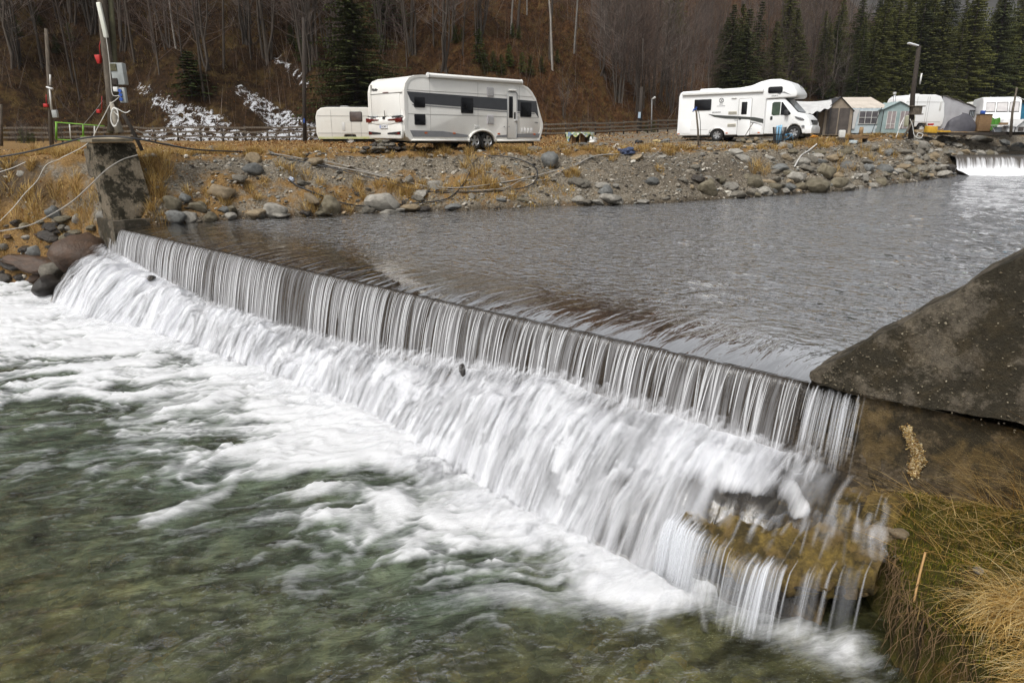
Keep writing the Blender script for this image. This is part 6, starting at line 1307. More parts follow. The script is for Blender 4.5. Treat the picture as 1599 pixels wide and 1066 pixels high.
def place_rock(px, py, w_, h_, m, label=None, group=None, i=None, name='boulder'):
    X, Y, Z = hit(px, min(py + h_ * .42, py + 12)); dp = depth(Y, Z); sx = w_ / 2 / FPX * dp * 1.08; sz = h_ / 2 / FPX * dp * 1.08
    o = rock(X, Y + sx * .25, Z + sz * .55, sx, max(sx * .8, sz * .9), sz, m, i, R.uniform(-.3, .3), None, name, .12); return tag(o, label, 'boulder' if label else 'rock', group)
for q in BO: place_rock(*q)
# left bank stones by the pool
LB = [(84, 332, 26, 24, 3, 'pale rounded stone on top of the pile left of the weir'), (97, 344, 32, 14, 4, 'long tan stone second from the top of that left pile'), (120, 344, 12, 16, 1, 'small upright pale stone beside the left pile'), (103, 356, 20, 10, 1, 'small grey stone in the middle of the left pile'), (75, 368, 30, 20, 5, 'dark slanting stone left of the pile centre'), (160, 338, 18, 16, 1, 'pale rounded stone left of the abutment foot'), (172, 343, 10, 14, 0, 'small grey stone touching the abutment foot'),
      (54, 391, 30, 24, 3, 'blue grey boulder among the dark left bank rocks'), (94, 395, 28, 16, 5, 'black wet rock right of the blue grey boulder'), (82, 408, 24, 14, 5, 'black wet rock below right of the blue grey boulder'), (55, 410, 96, 26, 6, 'long rusty brown slab slanting down to the foam'), (18, 412, 50, 18, 5, 'flat black wet rock at the left edge'), (30, 432, 24, 12, 5, 'dark wet rock with a grey face at the foam edge'), (57, 434, 30, 16, 6, 'reddish wet rock lowest at the foam edge'), (6, 434, 28, 14, 5, 'black rock in the corner by the foam at the left edge'), (103, 372, 26, 14, 4, 'mossy stone low in the left pile'), (98, 380, 18, 10, 2, 'tan stone under the mossy one'), (6, 385, 20, 14, 0, 'grey rock at the left edge above the wet rocks'), (42, 372, 18, 8, 1, 'small pale stone above the blue grey boulder'), (118, 372, 26, 12, 5, 'dark stone against the big wet block'), (33, 272, 14, 10, 1, 'single pale stone stuck in the eroded bank')]
for q in LB: place_rock(*q)
# big wet block between pool bank and weir end
X, Y = sd(18.75, .75); o = rock(X, Y, -.78, .85, .6, .62, 6, 2, .9, None, 'boulder', .1); tag(o, 'big dark wet block between the abutment foot and the white water', 'boulder')
for px, py, w_, h_, s_, d_, lb in ((722, 577, 12, 18, 0, 0, 'small black stone standing in the spray midway along the weir'), (300, 492, 30, 12, 0, 0, 'dark wet stone showing through the foam near the far end'), (236, 434, 14, 10, 0, 0, 'dark stone at the curtain foot near the far end'), (530, 562, 16, 12, 0, 0, 'small dark stone peeping at the curtain foot left of the middle')):
    r = ray(px, py); dd = .62; a = W0 + N * dd; tt = np.dot(a, N) / np.dot(r[:2], N); P = r * tt + [0, 0, CAM_H]
    o = rock(P[0], P[1], P[2], w_ / 2 / FPX * P[1] * 1.1, w_ / 2 / FPX * P[1], h_ / 2 / FPX * P[1] * 1.2, 5); tag(o, lb, 'boulder')
# stone pile under caravan rear
t = thing('stone_pile', (-4.42, 25.25, gz(-4.42, 25.25) + .10), 0, 'heap of dark flat stones propping the rear of the long caravan', 'stone pile')
for row, (n, wz) in enumerate(((7, 1.75), (6, 1.45), (5, 1.1), (3, .6))):
    for k in range(n): rock(-.05 + (k - (n - 1) / 2) * wz / n * 1.12 + R.uniform(-.03, .03), R.uniform(-.12, .12) + .05 * (row), -.02 + row * .115, .17, .15, .075, R.choice((0, 0, 5, 4)), None, None, t, 'stone', .1)
t = thing('stone_pile', (xat(906, 31.2), 31.2, gz(xat(906, 31.2), 31.2)), 0, 'low heap of flat dark slabs in front of the garden table', 'stone pile')
for k in range(20): rock(R.gauss(0, .55), R.gauss(0, .2), .03 + R.random() * .12, R.uniform(.14, .3), R.uniform(.12, .2), R.uniform(.04, .09), R.choice((0, 0, 5, 3)), None, None, t, 'stone', .15)
t = thing('stone_pile', (xat(1180, 36.4), 36.4, gz(xat(1180, 36.4), 36.4)), 0, 'heap of grey slabs beside the black fire basket', 'stone pile')
for k in range(22): rock(R.gauss(0, .5), R.gauss(0, .2), .03 + R.random() * .15, R.uniform(.14, .34), R.uniform(.12, .22), R.uniform(.05, .13), R.choice((0, 0, 2, 4)), None, None, t, 'stone', .15)
def on_land(x, y): return ground_z(x, y)
# unlabelled-alike rocks along the bank
cnt = 0; tries = 0
while cnt < 225 and tries < 9000:
    tries += 1; i = R.randrange(5, len(EDGE) - 3); f = R.random(); a, b = EDGE[i], EDGE[i + 1]; px_, py_ = a + (b - a) * f; off = abs(R.gauss(0, 1.3)) ** 1.2; L_ = np.hypot(*(b - a)); nx, ny = -(b - a)[1] / L_, (b - a)[0] / L_
    if R.random() > L_ / 7: continue
    x, y = px_ + nx * off, py_ + ny * off
    if x < -9.4: continue
    dens = .45 + .55 * (x > 6)
    if R.random() > dens: continue
    sz = min(.6, .09 + abs(R.gauss(0, .09)) + (.14 * R.random() if x > 8 else 0)) * (1.2 if y > 30 else 1)
    z = ground_z(x, y)
    if z > plateau(np.array([x]), np.array([y]))[0] - .25 and R.random() < .8: continue
    shore = off < .7
    o = rock(x, y, z + sz * .12, sz * R.uniform(.9, 1.5), sz * R.uniform(.7, 1.1), sz * R.uniform(.45, .8), R.choice((0, 1, 2, 3, 4, 0, 1)), None, None, None, 'rock')
    if shore: tag(o, 'one of the stones lining the waterline of the far bank', 'rock', 'stones lining the far waterline')
    else: tag(o, 'one of the loose stones scattered up the gravel slope of the far bank', 'rock', 'loose stones on the gravel slope')
    cnt += 1
for k in range(34):
    t_ = R.random(); px = 5 + 150 * R.random(); py = 350 + 85 * R.random() * (1 - px / 400)
    X, Y, Z = hit(px, py); sz = R.uniform(.07, .2); o = rock(X, Y, Z + .04, sz * 1.4, sz, sz * .6, R.choice((5, 5, 0, 4, 2, 6))); tag(o, 'one of the small wet stones packed between the left bank rocks', 'rock', 'small wet stones of the left bank')
# pebbles
def icos():
    bm = bmesh.new(); bmesh.ops.create_icosphere(bm, subdivisions=1, radius=1); bm.verts.ensure_lookup_table(); V = np.array([v.co[:] for v in bm.verts]); F = np.array([[v.index for v in f.verts] for f in bm.faces]); bm.free(); return V, F
IV, IF = icos()
def scatter(name, x, y, z, r, colr, mat, label, flat=.55):
    n = len(x); rs_ = np.random.RandomState(len(x)); a = rs_.uniform(0, 6.28, n); sc_ = np.stack([r * rs_.uniform(.8, 1.6, n), r * rs_.uniform(.6, 1.0, n), r * flat * rs_.uniform(.6, 1.2, n)], 1)
    V = IV[None] * sc_[:, None] * (1 + .28 * (rs_.rand(n, 12, 1) - .5)); c, s = np.cos(a)[:, None], np.sin(a)[:, None]; tl = rs_.uniform(-.3, .3, (n, 1))
    V = np.stack([V[..., 0] * c - V[..., 1] * s, V[..., 0] * s + V[..., 1] * c, V[..., 2] + V[..., 0] * tl], 2) + np.stack([x, y, z], 1)[:, None]
    F = (IF[None] + (np.arange(n) * 12)[:, None, None]).reshape(-1, 3); C_ = np.repeat(colr, 12, 0)
    o = link(name, mesh_np(name, V.reshape(-1, 3), F, mat, False, dict(Col=C_))); o['kind'] = 'stuff'; o['label'] = label; return o
m, nt, o_ = newmat('pebble'); MPEB = m; out(nt, o_, bsdf(nt, mixc(nt, 1.0, attr(nt, 'Col', 'Color'), ramp(nt, noise(nt, 25, 4), [(.3, .6), (.7, 1.25)]), 'MULTIPLY'), .85, spec=.3))
rs = np.random.RandomState(11); n = 90000; x = rs.uniform(-16.5, 31, n); y = rs.uniform(18.3, 49, n); t_ = bank_t(x, y); k = (t_ > -.25) & (t_ < 4.6 + 3 * rs.rand(n)) & (rs.rand(n) < np.interp(y, [18, 26, 40], [.95, .8, .5])); x, y, t_ = x[k], y[k], t_[k]
dd = (x - W0[0]) * N[0] + (y - W0[1]) * N[1]; k = ~((np.abs(dd) < 1.0) & (x < -10)) ; vg = gattr(x, y, terrain(x, y))['veg'] + (fbm(x * 1.3, y * 1.3, 55) - .5) * 1.2; k &= rs.rand(len(x)) < np.clip(1.15 - vg, .12, 1); x, y = x[k], y[k]
z = terrain(x, y); r_ = np.clip(np.exp(rs.normal(-3.35, .5, len(x))), .014, .12) * np.interp(y, [18, 30, 45], [1, 1.15, 1.5])
pal = np.array([(.24, .215, .175), (.11, .095, .075), (.38, .345, .29), (.20, .20, .18), (.30, .225, .14), (.56, .53, .46), (.05, .042, .033)]); cc = pal[rs.choice(7, len(x), p=[.22, .2, .16, .13, .1, .07, .12])] * rs.uniform(.7, 1.2, (len(x), 1))
scatter('bank_pebbles', x, y, z + r_ * .1, r_, cc, MPEB, 'grey and pale pebbles covering the gravel bank')
# river bed stones in the pool
n = 9000; x = rs.uniform(-9, 3.4, n); y = rs.uniform(2.5, 11, n); dd = (x - W0[0]) * N[0] + (y - W0[1]) * N[1]; k = dd > 1.8; x, y = x[k], y[k]; z = terrain(x, y); r_ = np.clip(np.exp(rs.normal(-2.6, .55, len(x))), .03, .28)
pal = np.array([(.28, .23, .09), (.14, .11, .05), (.42, .34, .12), (.12, .12, .07), (.48, .30, .07), (.3, .3, .22)]); cc = pal[rs.choice(6, len(x))] * rs.uniform(.6, 1.2, (len(x), 1))
scatter('river_bed_stones', x, y, z + r_ * .2, r_, cc, MPEB, 'olive and ochre stones on the pool bed under clear water')

# ================================================================== GRASS AND LITTER
def blades(name, bx, by, bz, L, lean, az, wd, colr, mat, label, seg=5, droop=1.0):
    n = len(bx); rs_ = np.random.RandomState(n % 999); f = np.linspace(0, 1, seg + 1)[None]; ln = L[:, None] * f
    th = lean[:, None] + droop * f ** 1.4 * rs_.uniform(.5, 1.4, (n, 1)); dx = np.cumsum(np.sin(th) * L[:, None] / seg, 1) - np.sin(th) * L[:, None] / seg; dz = np.cumsum(np.cos(th) * L[:, None] / seg, 1) - np.cos(th) * L[:, None] / seg
    X = bx[:, None] + dx * np.cos(az)[:, None]; Y = by[:, None] + dx * np.sin(az)[:, None]; Z = bz[:, None] + dz; a2 = az + rs_.uniform(.9, 2.2, n); w_ = wd[:, None] * (1 - f * .85); wx = np.cos(a2)[:, None] * w_; wy = np.sin(a2)[:, None] * w_
    V = np.stack([np.stack([X - wx, Y - wy, Z], 2), np.stack([X + wx, Y + wy, Z], 2)], 2).reshape(-1, 3); k = (np.arange(n)[:, None] * (seg + 1) * 2 + np.arange(seg)[None] * 2).ravel(); F = np.stack([k, k + 1, k + 3, k + 2], 1)
    o = link(name, mesh_np(name, V, F, mat, True, dict(Col=np.repeat(colr, (seg + 1) * 2, 0)))); o['kind'] = 'stuff'; o['label'] = label; return o
m, nt, o_ = newmat('dry_blade'); MBL = m; d_ = foam_shader(nt, attr(nt, 'Col', 'Color')); out(nt, o_, d_)
pal = np.array([(.54, .38, .15), (.42, .27, .085), (.28, .16, .05), (.60, .46, .22), (.16, .09, .03)])
def straw(n, g=0): return pal[rs.choice(5, n, p=[.32, .27, .16, .15, .10])] * rs.uniform(.7, 1.15, (n, 1))
def tussocks(name, centres, per, L0, label, wd=.006, spread=.14, droop=1.0, g=None, fn=terrain, az0=None, azs=3.2):
    c = np.array(centres); n = len(c) * per; cx = np.repeat(c[:, 0], per); cy_ = np.repeat(c[:, 1], per); sc_ = np.repeat(c[:, 2], per); a = rs.uniform(0, 6.28, n); rr_ = spread * sc_ * np.sqrt(rs.rand(n)); bx = cx + np.cos(a) * rr_; by = cy_ + np.sin(a) * rr_
    az = a + rs.normal(0, .5, n) if az0 is None else az0 + rs.normal(0, azs, n)
    bz = fn(bx, by) - .02; return blades(name, bx, by, bz, L0 * sc_ * rs.uniform(.5, 1.2, n), rs.uniform(.1, .7, n), az, wd * rs.uniform(.6, 1.4, n), straw(n) if g is None else g(n), MBL, label, 5, droop)
cs = []
for px, py, s_ in [(250, 272, 1.6), (245, 285, 1.5), (260, 262, 1.3), (243, 300, 1.2), (238, 318, 1.2), (235, 335, 1.1), (255, 345, .8), (490, 322, 1.3), (478, 330, 1.1), (515, 330, .9), (545, 330, .9), (735, 255, 1.3), (745, 270, 1.3), (760, 265, 1.2), (725, 262, 1.1), (440, 262, 1.2), (455, 268, 1.2), (480, 280, 1.1), (500, 290, 1), (610, 295, 1.0), (650, 300, 1), (690, 298, 1.2), (1040, 240, 1.4), (1048, 242, 1.2), (1030, 268, 1), (850, 285, 1), (860, 262, .9), (1185, 262, 1.5), (1175, 268, 1.4), (1195, 270, 1.3), (1350, 235, 1.8), (1340, 242, 1.6), (1360, 250, 1.6), (1320, 232, 1.5), (1310, 250, 1.4), (1375, 242, 1.5), (1385, 232, 1.4), (1310, 268, 1.4), (1395, 245, 1.3), (1330, 262, 1.2), (15, 300, 1.2), (40, 315, 1.2), (60, 330, 1.1), (140, 320, 1.2), (120, 325, 1.0), (155, 300, 1.0), (55, 345, 1.1), (25, 345, 1.1), (85, 300, 1.0), (412, 290, .8), (390, 300, .8), (560, 300, 1), (590, 290, .9), (720, 290, 1), (770, 295, .9), (800, 310, .9)]:
    X, Y, Z = hit(px, py); cs.append((X, Y, s_))
n = 260; xx = rs.uniform(-16, 30, 6000); yy = rs.uniform(18.5, 48, 6000); tt = bank_t(xx, yy); vg = gattr(xx, yy, terrain(xx, yy))['veg'] + (fbm(xx * .8, yy * .8, 56) - .5); k = (tt > .3) & (tt < 4.5) & (vg > .5); 
for a, b in list(zip(xx[k], yy[k]))[:430]: cs.append((a, b, rs.uniform(.5, 1.1)))
tussocks('bank_grass', cs, 85, .36, 'dry straw coloured grass tufts on the far bank', .0065)
# golden moss / short grass strip and leaf litter
n = 60000; xx = rs.uniform(-18, 32, n); yy = rs.uniform(18.3, 60, n); tt = bank_t(xx, yy); zz = terrain(xx, yy); vg = gattr(xx, yy, zz)['veg'] + (fbm(xx * .9, yy * .9, 57) - .5) * .9; k = (tt > .05) & (vg > .44) & (rs.rand(n) < np.interp(yy, [18, 30, 60], [1, .8, .45])); xx, yy, zz = xx[k], yy[k], zz[k]; n = len(xx)
pal2 = np.array([(.30, .145, .048), (.22, .09, .03), (.44, .28, .12), (.13, .06, .026), (.5, .38, .2)]); cc = pal2[rs.choice(5, n)] * rs.uniform(.6, 1.15, (n, 1)); a = rs.uniform(0, 6.28, n); r_ = rs.uniform(.018, .042, n) * np.interp(yy, [18, 40, 60], [1, 1.5, 2.0]); ux, uy = np.cos(a) * r_, np.sin(a) * r_; t1, t2 = rs.uniform(-.8, .8, (2, n)) * r_
V = np.stack([np.stack([xx - ux, yy - uy, zz + .012 - t1], 1), np.stack([xx + uy * .6, yy - ux * .6, zz + .015 - t2], 1), np.stack([xx + ux, yy + uy, zz + .02 + t1], 1), np.stack([xx - uy * .6, yy + ux * .6, zz + .02 + t2], 1)], 1).reshape(-1, 3) + [0, 0, .012]
o = link('leaf_litter', mesh_np('leaf_litter', V, np.arange(4 * n).reshape(-1, 4), MBL, False, dict(Col=np.repeat(cc, 4, 0)))); o['kind'] = 'stuff'; o['label'] = 'fallen brown leaves over the bank and campsite gravel'
n = 16000; xx = rs.uniform(-4.5, 2.2, n); yy = rs.uniform(20.5, 25.5, n); tt = bank_t(xx, yy); k = (tt > .08) & (tt < 1.5 - .5 * np.abs(xx + .8) / 3 + .5 * (fbm(xx, yy, 58) - .5)) & (xx > -3.6) & (fbm(xx * 1.7, yy * 1.7, 59) > .36); xx, yy = xx[k], yy[k]; n = len(xx)
blades('golden_moss', xx, yy, terrain(xx, yy) - .01, rs.uniform(.05, .16, n), rs.uniform(0, 1.1, n), rs.uniform(0, 6.28, n), rs.uniform(.004, .009, n), np.array([(.62, .38, .07), (.50, .28, .05), (.40, .30, .06), (.66, .46, .14)])[rs.choice(4, n)] * rs.uniform(.7, 1.1, (n, 1)), MBL, 'golden mossy grass strip at the waterline', 3, .8)
# near right bank: moss blades, long straw, hanging roots
gpal = np.array([(.10, .13, .014), (.19, .19, .022), (.26, .18, .035), (.07, .08, .012), (.38, .26, .07)])
def moss(n): return gpal[rs.choice(5, n)] * rs.uniform(.6, 1.2, (n, 1))
n = 42000; xx = rs.uniform(2.6, 5.2, n); yy = rs.uniform(3.4, 6.3, n); ins = inside(xx, yy, RPOLY) & (((xx - W0[0]) * N[0] + (yy - W0[1]) * N[1]) > -.02); xx, yy = xx[ins], yy[ins]; n = len(xx)
blades('moss', xx, yy, rbank(xx, yy) - .01, rs.uniform(.02, .075, n), rs.uniform(0, 1.0, n), rs.uniform(0, 6.28, n), rs.uniform(.0015, .004, n), moss(n), MBL, 'short green moss and grass on the near bank', 2, .8)
n = 9000; xx = rs.uniform(2.75, 5.2, n); yy = rs.uniform(3.4, 6.1, n); ins = inside(xx, yy, RPOLY) & (rs.rand(n) < sst(xx + .25 * yy, 4.5, 5.6) * .42 + .04) & (((xx - W0[0]) * N[0] + (yy - W0[1]) * N[1]) > -.02); xx, yy = xx[ins], yy[ins]; n = len(xx)
blades('fallen_straw', xx, yy, rbank(xx, yy) + .02, rs.uniform(.15, .6, n), rs.uniform(.9, 1.45, n), math.pi + rs.normal(.25, .8, n), rs.uniform(.0015, .004, n), straw(n), MBL, 'long dry straw lying over the near bank', 6, .35)
# big arching tussock at lower right
cs = []
for k in range(52): y = rs.uniform(2.3, 4.35); cs.append((3.42 + .16 * (y - 3.6) + rs.uniform(0, 1.1), y, rs.uniform(.9, 1.35)))
cs = [c for c in cs if inside(np.array([c[0]]), np.array([c[1]]), RPOLY)[0]]
def gold(n): return np.array([(.74, .54, .22), (.64, .43, .15), (.44, .27, .08), (.80, .66, .36)])[rs.choice(4, n)] * rs.uniform(.75, 1.1, (n, 1))
c = np.array(cs); per = 230; n = len(c) * per; cx_ = np.repeat(c[:, 0], per); cy2 = np.repeat(c[:, 1], per); bx = cx_ + rs.normal(0, .10, n); by = cy2 + rs.normal(0, .10, n); ok = inside(bx, by, RPOLY); bx, by = bx[ok], by[ok]; n = len(bx)
blades('tussock_grass', bx, by, rbank(bx, by), rs.uniform(.22, .58, n), rs.uniform(.25, 1.0, n), math.radians(200) + rs.normal(0, .55, n), rs.uniform(.0014, .0042, n), gold(n), MBL, 'thick golden dry grass arching over the near bank edge', 8, 1.5)
# stems near the wall
n = 420; bx = rs.uniform(4.25, 5.2, n); by = rs.uniform(4.9, 5.7, n); blades('wall_grass', bx, by, rbank(bx, by), rs.uniform(.4, 1.0, n), rs.uniform(.3, 1.1, n), math.radians(165) + rs.normal(0, .5, n), rs.uniform(.0015, .003, n), straw(n), MBL, 'long dry stems leaning across the wing wall', 7, .8)
# roots hanging from the overhang
paths = []; V = []; F = []
mb = MB()
for k in range(330):
    f = rs.rand() * 5.2; seg = np.array([(3.15, 3.5), (3.26, 4.15), (3.10, 4.6), (3.32, 5.05), (3.3, 5.5), (3.42, 5.85)]); i = min(int(f), 4); a, b = seg[i], seg[i + 1]; q = a + (b - a) * (f - i)
    x0, y0 = q[0] + rs.uniform(-.06, .10), q[1] - rs.uniform(.0, .06); z0 = RBZ(x0 + .12, y0) if rs.rand() < .5 else -1.12 - rs.rand() * .15
    z0 = max(z0, -1.2); z0 = min(z0, -.9); L_ = rs.uniform(.12, .62) * (1.2 if y0 < 5.0 else .55); P = [(x0, y0, z0 + .03)]; x1, y1 = x0, y0
    for s_ in range(5): x1 += rs.normal(0, .035) - .004; y1 += rs.normal(0, .035); P.append((x1, y1, z0 - L_ * (s_ + 1) / 5))
    r0 = rs.uniform(.0012, .0035); mb.tube(P, [r0, r0, r0 * .9, r0 * .7, r0 * .5, r0 * .3], 3, False)
o = obj('hanging_roots', mb, M('root_brown', (.20, .125, .055), (.09, .055, .028), 8, .9)); o['kind'] = 'stuff'; o['label'] = 'thin brown roots hanging from the undercut bank'
cable('dry_stalk', [(3.30, 4.72, -.80), (3.22, 4.62, -.98), (3.17, 4.55, -1.14)], .009, M('stalk', (.42, .25, .10), None, 9, .8), 'thick dry stalk leaning on the moss edge of the near bank', 'stalk', 4)
rock(3.46, 5.32, -1.02, .10, .08, .05, 2, 2).update_tag(); tag([o for o in bpy.data.objects if o.name.startswith('rock')][-1], 'small tan stone at the brink of the near mossy bank', 'rock')
def bankrock(x, y, z, sx, sy, sz, m, lb): o = rock(x, y, z, sx, sy, sz, m); tag(o, lb, 'rock')
for o in [o for o in bpy.data.objects if o.name.startswith('rock') and 'category' not in o.keys()]: bpy.data.objects.remove(o)
bankrock(3.34, 5.42, -1.10, .16, .12, .07, 2, 'flat cream stone layered at the end of the ochre ledge'); bankrock(3.40, 5.25, -1.16, .13, .12, .06, 1, 'pale stone beneath the mossy lip right of the ledge'); bankrock(3.22, 4.15, -1.84, .14, .10, .05, 1, 'pale flat stone lying in shallow water under the near bank')
bankrock(3.62, 4.55, -.85, .05, .04, .03, 1, 'tiny white stone in the moss of the near bank')

# ================================================================== TREES
MBARK = M('bark_grey', (.085, .070, .055), (.035, .028, .022), 3, .95, .5, 9, rand=.3, vs=(4, 4, 1)); MBARKP = M('bark_pale', (.30, .28, .25), (.15, .135, .12), 2, .9, .4, 9, vs=(3, 3, 1), rand=.2); MTWIG = M('twig_brown', (.105, .075, .06), (.06, .042, .035), 1.5, .95, rand=.3); MTWIGP = M('twig_grey', (.17, .14, .12), (.10, .08, .07), 1.5, .95, rand=.3)
def needle(name, a, b):
    m, nt, o = newmat(name); oi = _n(nt, 'ShaderNodeObjectInfo'); c = ramp(nt, noise(nt, 1.6, 6, .7), [(.35, a), (.65, b)]); v = math_(nt, 'MULTIPLY_ADD', oi.outputs['Random'], .7); v.node.inputs[2].default_value = .65
    out(nt, o, bsdf(nt, mixc(nt, 1.0, c, v, 'MULTIPLY'), .8, spec=.2)); return m
MSPR = needle('spruce_needles', (.040, .044, .011), (.135, .138, .036)); MSPRD = needle('dark_spruce_needles', (.018, .023, .008), (.062, .070, .020)); MSAP = needle('sapling_needles', (.030, .042, .010), (.075, .10, .022))
def spruce_meshes(seed, H=18, nwh=34, rad=.20, bare=.04, nb=9):
    r_ = random.Random(seed); mb = MB(); mb.tube([(0, 0, -.6), (0, 0, H * .3), (.05, 0, H * .7), (0, 0, H)], [H * .013, H * .010, H * .006, .01], 8); V = []; F = []
    for w_ in range(nwh):
        f = bare + (1 - bare) * (w_ / nwh) ** .92; z = H * f; Rm = H * rad * (1 - f) ** .80 * r_.uniform(.78, 1.12) + .10
        k_ = nb if f < .8 else 6
        for b in range(k_):
            a = r_.uniform(0, 6.28); L_ = Rm * r_.uniform(.55, 1.1); c, s = math.cos(a), math.sin(a); dr = r_.uniform(.15, .42); up = .12 if f > .6 else 0
            ns = max(3, int(L_ / .26)); 
            for q in range(ns + 1):
                g = (q + r_.random() * .6) / (ns + .6); rr_ = L_ * g; zz = z - dr * rr_ * (1 - .35 * g) + up * rr_; wdt = (.16 + .42 * L_ * .3 * (1 - g) + .05) * r_.uniform(.7, 1.2); ln = .30 * r_.uniform(.8, 1.4) * (H / 18) ** .3
                for sd_ in (-1, 1):
                    e = math.radians(r_.uniform(35, 70)) * sd_; dx, dy = math.cos(a + e), math.sin(a + e); px_, py_ = rr_ * c, rr_ * s; hang = r_.uniform(.10, .35) * ln
                    i0 = len(V); wx, wy = -dy * .075, dx * .075
                    V += [(px_ - c * ln * .2 , py_ - s * ln * .2, zz + .03), (px_ + dx * wdt * .6 + wx, py_ + dy * wdt * .6 + wy, zz - hang * .3), (px_ + dx * wdt, py_ + dy * wdt, zz - hang), (px_ + dx * wdt * .6 - wx, py_ + dy * wdt * .6 - wy, zz - hang * .5 - .06)]
                    F.append((i0, i0 + 1, i0 + 2, i0 + 3))
                    if r_.random() < .6:
                        i0 = len(V); V += [(px_, py_, zz), (px_ + c * .12, py_ + s * .12, zz - .03), (px_ + c * .06 + dx * .05, py_ + s * .06 + dy * .05, zz - ln * .9)]; V.append(((V[-3][0] + V[-1][0]) / 2 - c * .04, (V[-3][1] + V[-1][1]) / 2 - s * .04, (V[-3][2] + V[-1][2]) / 2)); F.append((i0, i0 + 1, i0 + 2, i0 + 3))
    return mb, V, F
protos = {}
def make_spruce(key, seed, mat, **kw):
    mb, V, F = spruce_meshes(seed, **kw); t = bpy.data.objects.new('spruce_tree', None); tr = obj('trunk', mb, MBARK, t, smooth=True); cr = link('crown', mesh_np('crown', V, F, mat, False), t); protos[key] = (t, tr.data, cr.data, kw.get('H', 18)); bpy.data.objects.remove(tr); bpy.data.objects.remove(cr); bpy.data.objects.remove(t)
make_spruce('a', 1, MSPR, H=20, nwh=52, nb=11); make_spruce('b', 2, MSPR, H=20, nwh=48, rad=.19, bare=.08, nb=11); make_spruce('c', 3, MSPRD, H=20, nwh=44, rad=.24, nb=11); make_spruce('d', 4, MSAP, H=5, nwh=16, rad=.30, nb=8, bare=.03); make_spruce('e', 5, MSPR, H=20, nwh=34, rad=.15, bare=.3); make_spruce('f', 6, MSPRD, H=20, nwh=40, rad=.18)
def bare_meshes(seed, H=14, nl=26, spread=.35, lean=.05, trunk_r=.14, first=.3, mult=False):
    r_ = random.Random(seed); tm = MB(); cm = MB(); stems = [(0, 0, r_.uniform(-lean, lean), r_.uniform(-lean, lean), H, trunk_r)]
    if mult: stems += [(r_.uniform(-.25, .25), r_.uniform(-.25, .25), r_.uniform(-.3, .3), r_.uniform(-.3, .3), H * r_.uniform(.6, .9), trunk_r * .7) for _ in range(3)]
    def grow(p, d, L_, r, lvl):
        n = 3 if lvl < 2 else 2; P = [p]; q = p.copy(); dd = d.copy()
        for k in range(n): dd = (dd + Vector((r_.gauss(0, .16), r_.gauss(0, .16), r_.gauss(.07, .1)))).normalized(); q = q + dd * L_ / n; P.append(q.copy())
        cm.tube(P, [r * (1 - .75 * i / n) for i in range(n + 1)], 3, False)
        if lvl < 3:
            for k in range((5, 4, 3)[lvl]):
                f = r_.uniform(.25, 1); i = min(int(f * n), n - 1); b = P[i].lerp(P[i + 1], f * n - i); ax = Vector((r_.gauss(0, 1), r_.gauss(0, 1), r_.gauss(.3, .7))).normalized(); nd = (dd * .75 + ax * .75).normalized(); grow(b, nd, L_ * r_.uniform(.35, .6), r * .5, lvl + 1)
    for sx, sy, lx, ly, h, tr_ in stems:
        P = []; x, y = sx, sy
        for k in range(8): f = k / 7; P.append(Vector((x, y, -.6 + (h + .6) * f))); x += lx * h / 7 + r_.gauss(0, .06); y += ly * h / 7 + r_.gauss(0, .06)
        tm.tube(P, [tr_ * (1 - .88 * k / 7) for k in range(8)], 7, False)
        for b in range(nl if not mult else nl // 3):
            f = first + (1 - first) * r_.random(); i = min(int(f * 7), 6); p = P[i].lerp(P[i + 1], f * 7 - i); a = r_.uniform(0, 6.28); e = r_.uniform(.25, .9); d = Vector((math.cos(a) * math.cos(e), math.sin(a) * math.cos(e), math.sin(e))); grow(p, d, h * spread * (1.1 - f) * r_.uniform(.6, 1.1) + .3, tr_ * .30 * (1.15 - f), 1)
    return tm, cm
def make_bare(key, seed, bark, twig, **kw):
    tm, cm = bare_meshes(seed, **kw); t = bpy.data.objects.new('x', None); a = obj('trunk', tm, bark, t, smooth=True); b = obj('crown', cm, twig, t); protos[key] = (t, a.data, b.data, kw.get('H', 14)); [bpy.data.objects.remove(o) for o in (a, b, t)]
make_bare('g', 11, MBARK, MTWIG, H=14, nl=44, trunk_r=.11); make_bare('h', 12, MBARKP, MTWIGP, H=16, nl=28, first=.4, trunk_r=.12); make_bare('i', 13, MBARK, MTWIG, H=12, nl=56, spread=.42, trunk_r=.075, first=.12); make_bare('j', 14, MBARK, MTWIGP, H=8, nl=40, mult=True, trunk_r=.09, spread=.4); make_bare('k', 15, MBARK, MTWIG, H=15, nl=36, first=.35, lean=.09, trunk_r=.11); make_bare('l', 16, MBARK, MTWIGP, H=17, nl=26, first=.4, trunk_r=.11)
def plant(key, x, y, H, label, group=None, name=None, lean=(0, 0), z=None, sw=1.0):
    _, tm, cm, H0 = protos[key]; s = H / H0; nm = name or ('spruce_tree' if key in 'abcdef' else 'bare_tree')
    gz_ = max(float(hill(np.array([x]), np.array([y]))[0]), ground_z(x, y)) if z is None else z
    t = thing(nm, (x, y, gz_), (lean[0], lean[1], R.uniform(0, 6.28)), label, 'tree' if nm != 'bush' else 'bush', group); t.scale = (s * sw, s * sw, s)
    for n_, me in (('trunk', tm), ('crown', cm)): link(n_, me, t)
    return t
def hillhit(px, py):
    r = ray(px, py); r = r / r[1]; D = np.linspace(44, 400, 3000); k = np.argmax((CAM_H + r[2] * D) < hill(r[0] * D, D)); k = len(D) - 1 if (k == 0) else k; return float(r[0] * D[k]), float(D[k])
